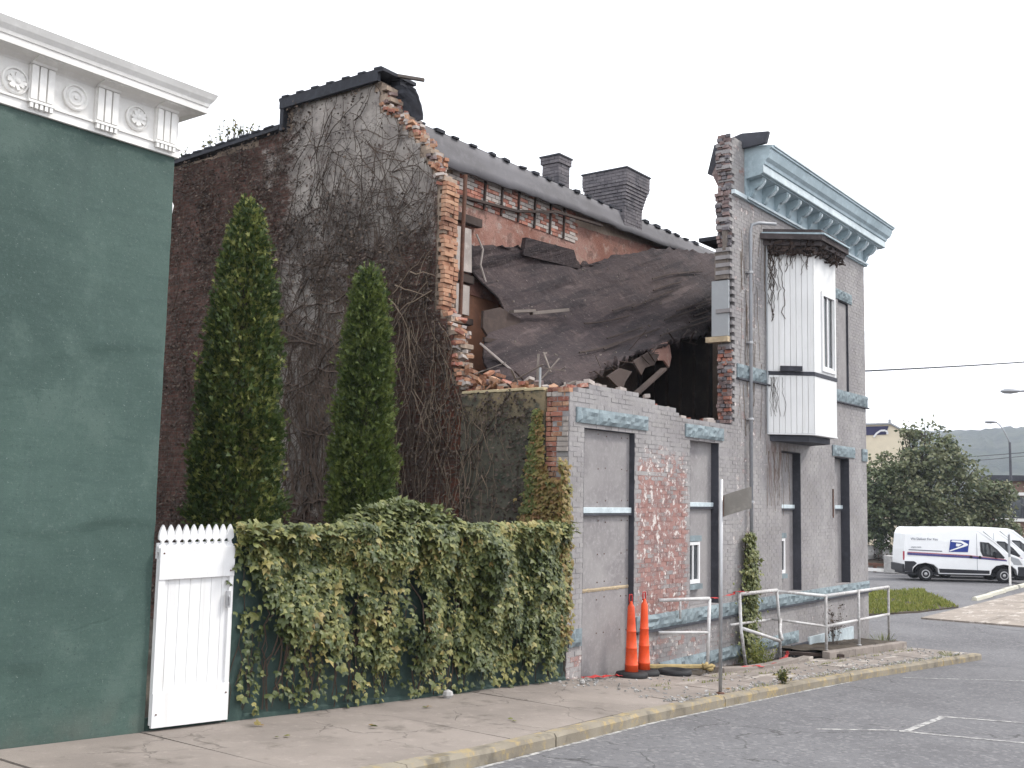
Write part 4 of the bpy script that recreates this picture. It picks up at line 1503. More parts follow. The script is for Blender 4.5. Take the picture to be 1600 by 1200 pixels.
for (a, b, c, d) in ((wx0 - .07, wx0 + .0, wz0 - .07, wz1 + .09), (wx1, wx1 + .07, wz0 - .07, wz1 + .09), (wx0, wx1, wz1, wz1 + .09), (wx0, wx1, wz0 - .07, wz0)):
    m.box(a, b, yo - .05, yo - .0205, c, d)
ow = Bp('oriel_window', m, M['white'], oriel)
m = MB(); m.box(wx0, wx1, yo + .004, yo + .012, wz0, wz1)
Bp('window_pane', m, M['glass'], oriel)
m = MB()
cx = (wx0 + wx1) / 2
m.box(cx - .03, cx + .03, yo - .02, yo + .003, wz0, wz1); m.box(wx0, wx0 + .045, yo - .02, yo + .003, wz0, wz1); m.box(wx1 - .045, wx1, yo - .02, yo + .003, wz0, wz1)
m.box(wx0 + .045, cx - .03, yo - .015, yo + .003, wz0, wz0 + .05); m.box(cx + .03, wx1 - .045, yo - .015, yo + .003, wz0, wz0 + .05)
Bp('window_sash', m, M['white'], oriel)
m = MB()
P = [[(wx0 + .12 + .012 * i, yo + .0035 - .002 * (i % 2), wz0 + .06), (wx0 + .10 + .009 * i, yo + .0035 - .002 * (i % 2), wz0 + 1.3)] for i in range(7)]
m.grid(P)
Bp('curtain', m, M['curtain'], oriel)
def ring(z0, z1, out, name, mat, extra=0):
    s = 1.0
    o_ = out
    poly = [(wl - o_ * .9, 8.70), (fl_ - o_ * .42, yo - o_), (fr_ + o_ * .42, yo - o_), (wr + o_ * .9, 8.70)]
    return Bp(name, MB().prism(poly, lambda u, v, d: (u, v, d), z0, z1), M[mat], oriel)
ring(ZM - .045, ZM + .03, .035, 'waist_band', 'slate')
ring(ZM + .035, ZM + .048, .02, 'waist_trim', 'white')
ring(ZB - .03, ZB - .004, .03, 'bottom_trim', 'white')
ring(ZB - .16, ZB - .035, -.12, 'oriel_soffit', 'slate')
m = MB(); m.obox((20.60, 8.28, ZM + .085), (Vector((.605, -.796, 0)), Vector((.796, .605, 0)), (0, 0, 1)), (.22, .03, .05))
Bp('name_strip', m, M['slate'], oriel)
# hood over the oriel: stacked rotted mouldings
hood = Bp('oriel_hood', MB().prism([(wl - .35, 8.70), (fl_ - .16, yo - .26), (fr_ + .16, yo - .26), (wr + .35, 8.70)], lambda u, v, d: (u, v, d), 7.15, 7.26), M['bay_hood'], oriel)
for (z0, z1, o_, mt) in ((6.93, 7.04, .10, 'bay_hood'), (7.045, 7.145, .20, 'bay_hood'), (7.265, 7.30, .30, 'blue_metal'), (7.303, 7.38, .22, 'bay_hood')):
    ring(z0, z1, o_, 'hood_moulding', mt)
m = MB()
for k in range(260):
    s = random.random()
    side = random.random()
    if side < .6:
        q = Vector((wl, 8.7, 0)).lerp(Vector((fl_, yo, 0)), s) + Vector((-.8, -.6, 0)) * random.uniform(.02, .22)
    else:
        q = Vector((fl_, yo, 0)).lerp(Vector((fr_, yo, 0)), s) + Vector((0, -1, 0)) * random.uniform(.02, .22)
    z = random.uniform(6.86, 7.16)
    m.obox((q.x, q.y, z), (Vector((random.uniform(-1, 1), random.uniform(-1, 1), random.uniform(-.4, .4))).normalized(), Vector((0, 1, .3)).normalized(), Vector((0, -.3, 1)).normalized()), (random.uniform(.02, .07), .01, random.uniform(.01, .03)))
o = Bp('rotted_shingle_bits', m, M['dark_wood'], oriel)
o['kind'] = 'stuff'

# ---- blue cornice
c0, c1 = 19.30, 26.50
prof = [(0, 7.76), (.05, 7.76), (.05, 7.80), (.075, 7.83), (.03, 7.86), (.03, 8.20), (.34, 8.24), (.34, 8.26), (.40, 8.265), (.40, 8.43), (.43, 8.44), (.44, 8.50), (.50, 8.56), (.54, 8.68), (.545, 8.74), (.58, 8.745), (.58, 8.78), (0, 8.86)]
def cornice(mb, prof, a, b, end=True):
    """profile (projection, z) run along X, mitred round the right corner"""
    A0 = [(a, 8.7 - p, z) for p, z in prof]
    A1 = [(b + p, 8.7 - p, z) for p, z in prof]
    A2 = [(b + p, 9.35, z) for p, z in prof]
    n = len(prof)
    mb.add(A0 + A1 + A2, [(i, i + 1, n + i + 1, n + i) for i in range(n - 1)] + [(n + i, n + i + 1, 2 * n + i + 1, 2 * n + i) for i in range(n - 1)] + [tuple(range(n))])
m = MB(); cornice(m, prof, c0, c1 - .02)
corn = Bp('blue_cornice', m, M['blue_metal'])
m = MB(); m.box(c0 - .02, c1 + .38, 8.7 - .408, 8.7 - .402, 8.275, 8.42)
Bp('cornice_fascia', m, M['blue_pale'], corn)
m = MB(); m.hexa([(c0 + .1, 8.10, 8.79), (c1 + .585, 8.10, 8.79), (c1 + .585, 8.55, 8.86), (c0 + .1, 8.55, 8.86), (c0 + .1, 8.10, 8.825), (c1 + .585, 8.10, 8.825), (c1 + .585, 8.55, 8.89), (c0 + .1, 8.55, 8.89)])
Bp('cornice_flashing', m, M['blue_pale'], corn)
m = MB(); m.box(18.7, 19.28, 8.63, 8.7, 7.76, 7.84)
Bp('cornice_moulding', m, M['blue_pale'], corn)
m = MB(); m.box(c0, c1 + .05, 8.7 - .085, 8.7 - .076, 7.79, 7.84)
Bp('cornice_moulding', m, M['blue_pale'], corn)
bsrc = None
k = 0
u = 19.55
while u < 26.4:
    if bsrc is None:
        bp = [(.031, 7.87), (.06, 7.88), (.10, 7.93), (.13, 8.02), (.22, 8.06), (.29, 8.13), (.31, 8.20), (.31, 8.235), (.031, 8.198)]
        m = MB(); m.prism(bp, lambda p, z, d: (u + d, 8.7 - p, z), -.075, .075)
        bsrc = Bp('bracket', m, M['blue_metal'], corn)
        b0 = u
        m = MB(); m.prism([(.14, 8.0), (.24, 8.04), (.325, 8.14), (.33, 8.2), (.30, 8.2)], lambda p, z, d: (u + d, 8.7 - p - .012, z), -.03, .03)
        esrc = Bp('bracket_scroll', m, M['blue_pale'], bsrc.parent)
    else:
        o = bsrc.copy(); COL.objects.link(o); o.location.x += u - b0
        o = esrc.copy(); COL.objects.link(o); o.location.x += u - b0
    u += .62
# sawn-off end of the parapet: dark flashing and brick core
m = MB(); m.prism([(8.14, 9.04), (8.7, 9.10), (9.3, 8.97), (9.45, 8.40), (9.3, 8.32), (9.22, 8.9), (8.75, 9.0), (8.70, 8.80), (8.2, 8.82)], lambda y, z, d: (d, y, z), 19.18, 19.27)
Bp('parapet_flashing', m, M['slate'], corn)
m = MB(); m.prism([(8.50, 8.86), (8.7, 8.93), (9.35, 8.90), (9.35, 8.30), (8.72, 8.30), (8.72, 8.84)], lambda y, z, d: (d, y, z), 19.28, 26.3)
Bp('parapet_roof', m, M['roof_dark'], corn)
m = MB(); m.prism([(8.72, 7.9), (8.98, 7.86), (9.16, 8.25), (9.06, 8.45), (9.02, 8.88), (8.75, 8.85)], lambda y, z, d: (d, y, z), 18.8, 19.16)
Bp('parapet_core', m, M['weather_brick'], corn)

# ---- chimneys
def chimney(name, cx, cy, z0, z1, wx, wy, flare, parent):
    """courses of brick with a corbelled head"""
    m = MB()
    z = z0
    rows_ = []
    n = int((z1 - z0) / CH)
    src_ = None
    c_ = None
    core = MB()
    for k in range(n):
        t = (k + 1) / n
        f_ = flare(t)
        rows_.append((z0 + k * CH, wx / 2 + f_, wy / 2 + f_))
        core.box(cx - wx / 2 - f_ + .012, cx + wx / 2 + f_ - .012, cy - wy / 2 - f_ + .012, cy + wy / 2 + f_ - .012, z0 + k * CH, z0 + (k + 1) * CH - (0 if k < n - 1 else .01))
    ch = Bp(name, core, M['chimney_mortar'])
    rest_ = MB()
    for k, (zz, hx, hy) in enumerate(rows_):
        for (ax, L, s) in (('x', hx, -1), ('y', hy, -1), ('x', hx, 1), ('y', hy, 1)):
            nbk = max(2, round(2 * L / .2))
            off = .5 if k % 2 else 0
            edges = [0] + [(i + off) / nbk for i in range(1 if off == 0 else 0, nbk)] + [1]
            edges = sorted(set(max(0, min(1, e)) for e in edges))
            for a, b in zip(edges[:-1], edges[1:]):
                p, q = -L + 2 * L * a + .004, -L + 2 * L * b - .004
                j = random.uniform(-.004, .004)
                if ax == 'x':
                    y0 = cy + s * hy + j
                    rest_.box(cx + p, cx + q, min(y0, y0 - s * .03), max(y0, y0 - s * .03), zz + .004, zz + CH - .005)
                else:
                    x0 = cx + s * hx + j
                    rest_.box(min(x0, x0 - s * .03), max(x0, x0 - s * .03), cy + p, cy + q, zz + .004, zz + CH - .005)
    o = Bp('chimney_brick_courses', rest_, M['chimney_brick'], ch)
    o['kind'] = 'stuff'
    zt = z0 + n * CH
    f_ = flare(1)
    m = MB(); m.box(cx - wx / 2 - f_ - .02, cx + wx / 2 + f_ + .02, cy - wy / 2 - f_ - .02, cy + wy / 2 + f_ + .02, zt, zt + .035)
    Bp('chimney_cap', m, M['slate'], ch)
    return ch
chimney('slim_chimney', 18.15, 12.45, 7.9, 9.0, .42, .42, lambda t: .03 if t > .88 else 0, B)
chimney('flared_chimney', 20.85, 12.60, 8.0, 9.31, .80, .94, lambda t: 0 if t < .36 else (.13 * ((t - .36) / .44) ** 1.4 if t < .80 else .13), B)
print('building done', len(bpy.data.objects))

# ------------------------------------------------------------------ green building on the left
GX = 6.13
G = thing('green_building', 'dark green painted building side with ornate white cornice', 'building', (4, 8.7, zs(4)))
m = MB()
def seam(x, z):
    # bulging seams where the render has slipped
    d = 0
    for (z0, a, f, ph) in ((3.05, .16, .9, .3), (1.55, .12, 1.1, 2.0), (4.2, .08, 1.3, 4.1), (.35, .06, .8, 1.2)):
        zz = z - (z0 + a * nz(x * f, ph) * 1.6 + .03 * nz(x * 4, ph))
        d += .016 * math.exp(-(zz / .05) ** 2) * max(0, .5 + 1.6 * nz(x * .8, ph + 5)) if zz < 0 else .016 * math.exp(-(zz / .35) ** 2) * max(0, .5 + 1.6 * nz(x * .8, ph + 5))
    return d
P = [[(x, 8.7 - .014 * nz(x * .9, z * .9, 3) - .006 * nz(x * 4, z * 4, 3) - seam(x, z), z) for z in [zs(x) - .2 + (5.12 - zs(x) + .2) * j / 150 for j in range(151)]] for x in list(np.linspace(-9, 4, 40)) + list(np.linspace(4.05, GX, 60))]
m.grid(P)
P = [[(GX - .0 , y, z) for z in (-1, 1, 3, 5.12)] for y in (8.705, 12, 17)]
m.grid(P)
m.box(-9, GX - .05, 16.5, 17, -1, 5.1)
Bg = build('painted_wall', m, M['green'], G, recalc=False, smooth=True)
m = MB(); m.box(-9, GX + .2, 8.6, 17, 5.66, 5.72)
build('flat_roof', m, M['roof_dark'], G)
prof = [(0, 5.05), (.03, 5.05), (.03, 5.125), (.045, 5.13), (.045, 5.15), (.015, 5.155), (.015, 5.46), (.03, 5.475), (.09, 5.50), (.19, 5.512), (.205, 5.515), (.205, 5.575), (.215, 5.58), (.222, 5.61), (.25, 5.65), (.268, 5.69), (.275, 5.705), (0, 5.73)]
m = MB()
n = len(prof)
A0 = [(-9, 8.7 - p, z) for p, z in prof]
A1 = [(GX + p, 8.7 - p, z) for p, z in prof]
A2 = [(GX + p, 12.0, z) for p, z in prof]
m.add(A0 + A1 + A2, [(i, i + 1, n + i + 1, n + i) for i in range(n - 1)] + [(n + i, n + i + 1, 2 * n + i + 1, 2 * n + i) for i in range(n - 1)])
gc = build('white_cornice', m, M['white_old'], G)
def tri(a, first):
    """flat pilaster block with two flutes, a bracket above and a toothed drop below"""
    out = []
    b = a + .225
    m = MB()
    w = .225 / 3
    for k in range(3):
        m.box(a + k * w + .008, a + (k + 1) * w - .008, 8.63, 8.688, 5.16, 5.46)
    m.box(a, b, 8.655, 8.687, 5.155, 5.465)
    m.prism([(.045, 5.465), (.075, 5.465), (.09, 5.485), (.175, 5.505), (.175, 5.511), (.045, 5.511)], lambda p, z, d: (a + d, 8.7 - p, z), 0, .225)
    out.append(build('fluted_block', m, M['white_old'], gc))
    m = MB()
    m.box(a - .01, b + .01, 8.625, 8.665, 5.128, 5.15)
    for k in range(5):
        m.box(a + .008 + k * .045, a + .036 + k * .045, 8.63, 8.66, 5.082, 5.127)
    out.append(build('toothed_drop', m, M['white_old'], gc))
    return out
t0 = tri(5.87, True)
for k in range(1, 12):
    for o in t0:
        c = o.copy(); COL.objects.link(c); c.location.x -= .63 * k
m = MB()
m.lathe([(.118, -.0), (.118, -.028), (.104, -.034), (.094, -.016), (.082, -.014), (.072, -.03), (.056, -.03), (.048, -.016), (.022, -.018), (.016, -.034), (.004, -.036)], (5.047, 8.684, 5.305), 32, 'y')
ro = build('round_rosette', m, M['white_old'], gc, smooth=False)
for k in range(1, 6):
    c = ro.copy(); COL.objects.link(c); c.location.x -= 1.26 * k
m = MB()
m.lathe([(.118, 0), (.118, -.022), (.104, -.03), (.096, -.012), (.004, -.010)], (5.677, 8.684, 5.305), 32, 'y')
for k in range(11):
    a = 2 * math.pi * k / 11 + random.uniform(-.2, .2)
    r0 = random.uniform(.03, .055)
    c_ = Vector((5.677 + math.cos(a) * r0, 8.664, 5.305 + math.sin(a) * r0))
    m.obox(c_, (Vector((math.cos(a), -.2, math.sin(a))).normalized(), Vector((-math.sin(a), 0, math.cos(a))), (0, 1, 0)), (random.uniform(.025, .04), .014, .012))
m.lathe([(.032, .0), (.030, -.016), (.018, -.028), (.003, -.032)], (5.69, 8.672, 5.315), 14, 'y')
ro2 = build('floral_rosette', m, M['white_old'], gc)
for k in range(1, 6):
    c = ro2.copy(); COL.objects.link(c); c.location.x -= 1.26 * k
    c.rotation_euler = (0, .7 * k, 0)
m = MB()
m.lathe([(.05, .0), (.085, .02), (.095, .09), (.07, .15), (.02, .17)], (GX + .02, 8.86, 4.52), 16)
m.tube([(GX - .02, 8.86, 4.55), (GX + .05, 8.86, 4.62)], .02, 8)
lt = build('wall_light', m, M['white'], smooth=True)
tag(lt, 'small white globe light on the edge of the green wall', 'light')

# ------------------------------------------------------------------ white gate
ga, gb = 6.15, 7.02
GZ0 = lambda x: zs(x) + .035
gate = thing('garden_gate', 'white wooden board gate with pointed pickets on top', 'gate', (ga, 8.68, zs(ga)))
npl = 7
pw = (gb - ga) / npl
for k in range(npl):
    a, b = ga + k * pw + .0015, ga + (k + 1) * pw - .0015
    m = MB(); m.box(a, b, 8.645, 8.672, GZ0(a) + .02, 1.2)
    build('gate_board', m, M['white'], gate, bevel=.003)
m = MB(); m.hexa([(ga, 8.615, GZ0(ga)), (gb, 8.615, GZ0(gb)), (gb, 8.644, GZ0(gb)), (ga, 8.644, GZ0(ga)), (ga, 8.615, -.03), (gb, 8.615, -.03), (gb, 8.644, -.03), (ga, 8.644, -.03)])
build('bottom_rail', m, M['white'], gate, bevel=.003)
m = MB(); m.box(ga, gb, 8.612, 8.644, 1.005, 1.30)
build('top_rail', m, M['white'], gate, bevel=.003)
m = MB(); m.box(ga, ga + .075, 8.622, 8.6445, -.03, 1.005)
build('stile', m, M['white'], gate)
m = MB(); m.box(gb - .05, gb, 8.622, 8.6445, -.03, 1.005)
build('stile', m, M['white'], gate)
psrc = None
np_ = 10
pp = (gb - ga) / np_
for k in range(np_):
    cx = ga + pp * (k + .5)
    if psrc is None:
        w = pp * .5
        m = MB()
        m.prism([(-w * .98, 1.26), (w * .98, 1.26), (w * .98, 1.315), (w * .35, 1.335), (w * .35, 1.36), (w * .98, 1.38), (w * .98, 1.41), (w * .8, 1.45), (w * .42, 1.488), (0, 1.515), (-w * .42, 1.488), (-w * .8, 1.45), (-w * .98, 1.41), (-w * .98, 1.38), (-w * .35, 1.36), (-w * .35, 1.335), (-w * .98, 1.315)],
                lambda u, v, d: (cx + u, 8.646 + d, v), 0, .022)
        psrc = build('picket', m, M['white'], gate)
        p0 = cx
    else:
        o = psrc.copy(); COL.objects.link(o); o.location.x += cx - p0
m = MB(); m.box(ga, gb, 8.67, 8.69, 1.20, 1.345)
build('picket_rail', m, M['white'], gate)
m = MB(); m.box(6.93, 6.965, 8.585, 8.6205, .70, .86); m.tube([(6.947, 8.60, .84), (6.947, 8.575, .80), (6.947, 8.575, .74), (6.947, 8.60, .71)], .008, 6)
build('gate_latch', m, M['metal'], gate)
m = MB()
for (x, z) in ((6.19, 1.25), (6.19, -.22), (6.97, 1.06), (6.98, -.12)):
    m.lathe([(.008, 0), (.008, -.006)], (x, 8.612, z), 8, 'y')
build('bolt_heads', m, M['rust'], gate)['kind'] = 'stuff'
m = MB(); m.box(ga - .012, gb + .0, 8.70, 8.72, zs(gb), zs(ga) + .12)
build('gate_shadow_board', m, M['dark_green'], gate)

# ------------------------------------------------------------------ garden wall and its creeper
wallt = thing('garden_wall', 'low dark green garden wall buried under leafy creeper', 'wall', (10, 8.8, zs(10)))
m = MB()
xs_ = np.linspace(7.05, 13.12, 50)
def wtop(x):
    return 1.42 - .006 * (x - 7)
P = [[(x, 8.70 - .012 * nz(x * 2, z * 2, 8), z) for z in [zs(x) - .2 + (wtop(x) - zs(x) + .2) * j / 16 for j in range(17)]] for x in xs_]
m.grid(P)
m.grid([[(x, 8.70, wtop(x)), (x, 8.98, wtop(x))] for x in xs_])
m.grid([[(x, 8.98, wtop(x)), (x, 8.98, -1.2)] for x in xs_])
m.add([(7.05, 8.7, -1), (7.05, 8.98, -1), (7.05, 8.98, 1.41), (7.05, 8.7, 1.41)], [(0, 1, 2, 3)])
build('rendered_wall', m, M['dark_green'], wallt, recalc=False)
m = MB(); m.box(7.04, 7.24, 8.665, 8.697, zs(7.1) - .1, 1.40)
build('wall_pier', m, M['dark_green'], wallt)
m = MB(); m.hexa([(7.24, 8.672, zs(7.24) - .1), (13.1, 8.672, zs(13.1) - .1), (13.1, 8.7, zs(13.1) - .1), (7.24, 8.7, zs(7.24) - .1), (7.24, 8.672, zs(7.24) + .04), (13.1, 8.672, zs(13.1) + .03), (13.1, 8.7, zs(13.1) + .05), (7.24, 8.7, zs(7.24) + .06)])
build('wall_foot', m, M['dark_green'], wallt)

ivy = thing('climbing_creeper', 'dense green and yellowing creeper hanging over the garden wall', 'creeper', (10, 8.6, .2))
def thick(x, z):
    """how far the creeper stands off the wall"""
    t = (z - zs(x)) / (1.5 - zs(x))
    b = .07 + .25 * max(0, min(1, t)) ** .8
    b *= max(.12, .75 + 1.5 * nz(x * 2.6, z * 1.3, 4) + .5 * nz(x * 6, z * 4, 2))
    edge = min(1, max(.12, (x - 7.05) / .6), max(.05, (13.15 - x) / .7))
    return max(.03, b * (.25 + .75 * edge))
def cover(x, z):
    """0..1 chance of leaves: thin at the foot, hanging tresses, bare patches"""
    h = z - zs(x)
    foot = .12 + .22 * (nz(x * 1.6, 0, 2) + .5) + .34 * nz(x * 5, 1, 5) + max(0, .62 - .22 * (x - 7)) + .13
    if x < 7.7:
        foot = max(foot, (1.75 - 1.5 * (x - 7.1)) + .5 * nz(x * 9, 3, 1))
    if x > 12.6:
        foot += .35 * (x - 12.6)
    if h < foot:
        return .05 if nz(x * 7, z * .7, 3) > .12 else 0
    hole = nz(x * 1.5, z * 1.9, 9) + .4 * nz(x * 4, z * 3, 1)
    c = 1.0
    lim = -.24 - .10 * max(0, x - 9.3)
    if hole < lim and z < 1.0:
        c = .06
    elif hole < lim + .12 and z < 1.15:
        c = .4
    return c
Cs, Ds, Ns, Ss, rn = [], [], [], [], []
Lr = random.Random(5)
# tresses: strands of leaves hanging from the top or from knots on the wall
def leaf(x, y, z, dx=0, s=None, warm=None, out=.6):
    Cs.append((x, y, z))
    Ds.append((dx + Lr.uniform(-.55, .55), Lr.uniform(-.75, -.1), Lr.uniform(-1.0, -.25)))
    Ns.append((Lr.uniform(-.7, .8), -1.0, Lr.uniform(.0, 1.7)))
    Ss.append(s if s else Lr.choice([Lr.uniform(.035, .065), Lr.uniform(.04, .08), Lr.uniform(.05, .09), Lr.uniform(.07, .125)]))
    rn.append(warm if warm is not None else max(0, min(1, .36 + .50 * nz(x * 1.7, z * 1.7, 6) + Lr.gauss(0, .26) + .22 * max(0, z - .9))))
n_s = 0
while n_s < 1400:
    x = Lr.uniform(7.06, 13.0)
    top = Lr.random() < .40
    z = wtop(x) + Lr.uniform(-.02, .12) if top else Lr.uniform(zs(x) + .25, 1.4)
    c = cover(x, z)
    if Lr.random() > c:
        continue
    n_s += 1
    Ln = Lr.uniform(.25, .95)
    xx, zz = x, z
    ph = Lr.uniform(0, 6)
    k = 0
    while Ln > 0 and zz > zs(xx) + .03:
        if Lr.random() < cover(xx, zz) + .12:
            yy = 8.70 - thick(xx, zz) * (1 - .45 * Lr.random() ** 2) - .02
            side = 1 if k % 2 else -1
            leaf(xx + side * Lr.uniform(.0, .05), yy, zz, side * .5)
        st_ = Lr.uniform(.028, .05)
        zz -= st_
        Ln -= st_
        xx += .012 * math.sin(ph + zz * 9) + Lr.uniform(-.008, .008)
        k += 1
# hanging runners down to the pavement
for x in (7.75, 8.05, 8.3, 8.95, 9.1, 9.5, 10.2, 10.6, 11.3, 12.1, 7.22, 7.4):
    z = zs(x) + Lr.uniform(.6, 1.1)
    end = zs(x) + Lr.uniform(.02, .25)
    xx = x
    while z > end:
        leaf(xx + Lr.uniform(-.05, .05), 8.66 - Lr.uniform(.0, .06), z, Lr.uniform(-.6, .6), Lr.uniform(.05, .085))
        if Lr.random() < .6:
            leaf(xx + Lr.uniform(-.08, .08), 8.66 - Lr.uniform(.0, .06), z, Lr.uniform(-.6, .6), Lr.uniform(.05, .085))
        z -= Lr.uniform(.03, .05)
        xx += Lr.uniform(-.02, .02)
# top of the wall and the mound
for i in range(2300):
    x = Lr.uniform(7.06, 13.0)
    z = wtop(x) + Lr.uniform(-.07, .07) + .10 * nz(x * 2.2, 3) + .06 * nz(x * 7, 1)
    leaf(x, 8.70 + Lr.uniform(-.28, .25), z, 0, Lr.uniform(.06, .115))
    Ns[-1] = (Lr.uniform(-.4, .4), -.6, 1.2)
    Ds[-1] = (Lr.uniform(-1, 1), Lr.uniform(-1, .2), Lr.uniform(-.5, .3))
    rn[-1] = max(0, min(1, .42 + .25 * nz(x * 1.2, 1, 2) + Lr.gauss(0, .16)))
for i in range(1100):
    a = Lr.random()
    x = 8.75 + 1.75 * a + Lr.gauss(0, .05)
    h = .34 * max(0, math.sin(math.pi * a)) ** .8 * (1.0 + .35 * nz(x * 4, 2))
    leaf(x, 8.75 + Lr.uniform(-.24, .3), wtop(x) + h * Lr.random() ** .5, 0, Lr.uniform(.06, .12))
    Ns[-1] = (Lr.uniform(-.5, .5), -.7, 1.0)
    Ds[-1] = (Lr.uniform(-1, 1), Lr.uniform(-1, .3), Lr.uniform(-.3, .6))
    rn[-1] = max(0, min(1, .34 + Lr.gauss(0, .14)))
# the creeper round the wall's right end and up the stucco corner
corner0 = len(Cs)
Cs, Ds, Ns, Ss, rn = map(np.array, (Cs, Ds, Ns, Ss, rn))
# 300 that show largest: nearest, outermost
score = Ss / np.linalg.norm(Cs - np.array([0, 0, 1.85]), axis=1) + .0025 * (8.72 - Cs[:, 1])
order = np.argsort(-score)
big, small = order[:300], order[300:]
mm = MB(); cloud(mm, Cs[small], Ds[small], Ns[small], Ss[small], LEAF_IVY, rn[small] * .8)
o = build('foliage', mm, M['ivy'], ivy, recalc=False)
o['kind'] = 'stuff'
lm = MB(); cloud(lm, [(0, 0, 0)], [(0, 1, 0)], [(0, 0, 1)], [1.0], LEAF_IVY, [0.0])
lsrc = None
for i in big:
    d = Vector(Ds[i]).normalized()
    x_ = d.cross(Vector(Ns[i])).normalized()
    n_ = x_.cross(d)
    if lsrc is None:
        lsrc = build('leaf', lm, M['ivy'], ivy, recalc=False)
        lc = Vector(lsrc.location) + wloc(ivy)
        o = lsrc
    else:
        o = bpy.data.objects.new('leaf', lsrc.data); COL.objects.link(o); o.parent = ivy
    mt = Matrix((x_, d, n_)).transposed()
    o.rotation_euler = mt.to_euler()
    o.scale = (Ss[i],) * 3
    o.location = Vector(Cs[i]) + mt @ (lc * Ss[i]) - wloc(ivy)
    o.color = (1, 1, 1, 1)
m = MB()
for i in range(130):
    x = Lr.uniform(7.1, 13.1)
    z = Lr.uniform(.2, 1.45)
    pts = []
    for k in range(10):
        pts.append((x, 8.69 - .7 * thick(x, z), z))
        z -= Lr.uniform(.08, .17)
        x += Lr.uniform(-.06, .06)
        if z < zs(x) + .02:
            break
    if len(pts) > 2:
        m.tube(pts, Lr.uniform(.004, .009), 4, cap=False)
o = build('stems', m, M['stem'], ivy, recalc=False)
o['kind'] = 'stuff'

iv2 = thing('corner_creeper', 'tapering patch of green and rusty creeper climbing the broken wall corner', 'creeper', (X0 - .1, 9.0, 0))
Cc, Dd, Nn_, Sz, rr_ = [], [], [], [], []
for i in range(2600):
    z = Lr.uniform(.9, 3.15)
    t = (z - .9) / 2.25
    wd = (1 - t) ** 1.15
    y = 9.32 - .10 * t + Lr.gauss(0, .16) * (wd + .12) + (-.10 * wd)
    if t < .55 and Lr.random() < .55:
        y = Lr.uniform(8.66, 9.55 - t * .35)
    if y < 8.64 or y > 9.75:
        continue
    Cc.append((X0 - .05 - Lr.uniform(0, .06 + .08 * wd), y, z))
    Dd.append((-Lr.uniform(.1, .7), Lr.uniform(-.6, .6), Lr.uniform(-1, -.1)))
    Nn_.append((-1, Lr.uniform(-.6, .3), Lr.uniform(.1, 1)))
    Sz.append(Lr.uniform(.05, .10))
    warm = .85 if (y > 9.2 and z > 1.6) else .45
    rr_.append(max(0, min(1, warm + Lr.gauss(0, .14))))
for i in range(700):   # wrapping on to the street face
    z = Lr.uniform(zs(13) + .55, 2.4)
    wd = .42 * (1 - max(0, z - .4) / 2.3)
    x = 12.98 + Lr.uniform(-.2, wd * .30)
    Cc.append((x, 8.66 - Lr.uniform(0, .10), z))
    Dd.append((Lr.uniform(-.4, .6), -.3, Lr.uniform(-1, -.1)))
    Nn_.append((Lr.uniform(-.5, .3), -1, Lr.uniform(.1, 1)))
    Sz.append(Lr.uniform(.05, .09))
    rr_.append(max(0, min(1, .40 + Lr.gauss(0, .14))))
mm = MB(); cloud(mm, Cc, Dd, Nn_, Sz, LEAF_IVY, np.array(rr_) * .8)
o = build('foliage', mm, M['ivy_warm'], iv2, recalc=False); o['kind'] = 'stuff'
m = MB()
for k in range(14):
    y, z = 9.2 + Lr.uniform(-.35, .3), .8
    pts = []
    while z < Lr.uniform(1.8, 3.1):
        pts.append((X0 - .045, y, z)); z += .16; y += Lr.uniform(-.04, .04)
    if len(pts) > 2:
        m.tube(pts, .007, 4, cap=False)
o = build('stems', m, M['stem'], iv2, recalc=False); o['kind'] = 'stuff'

iv3 = thing('pipe_creeper', 'narrow dark creeper climbing the foot of the drain pipe', 'creeper', (19.3, 8.6, zs(19.3)))
Cc, Dd, Nn_, Sz, rr_ = [], [], [], [], []
for i in range(1500):
    z = Lr.uniform(zs(19.2), 1.25)
    t = (z + 1.1) / 2.35
    wd = .17 * (1 - t) ** .5 + .05
    Cc.append((19.22 + Lr.gauss(0, wd) + .06 * math.sin(z * 3), 8.64 - Lr.uniform(0, .16), z))
    Dd.append((Lr.uniform(-.6, .6), -.3, Lr.uniform(-1, .2)))
    Nn_.append((Lr.uniform(-.5, .3), -1, Lr.uniform(.1, 1)))
    Sz.append(Lr.uniform(.05, .09))
    rr_.append(max(0, min(1, .15 + Lr.gauss(0, .13))))
mm = MB(); cloud(mm, Cc, Dd, Nn_, Sz, LEAF_IVY, np.array(rr_) * .8)
o = build('foliage', mm, M['ivy'], iv3, recalc=False); o['kind'] = 'stuff'
m = MB(); m.tube([(19.2, 8.66, zs(19.2)), (19.25, 8.65, 0), (19.2, 8.66, 1.2)], [.03, .02, .008], 6)
build('stem', m, M['stem'], iv3)

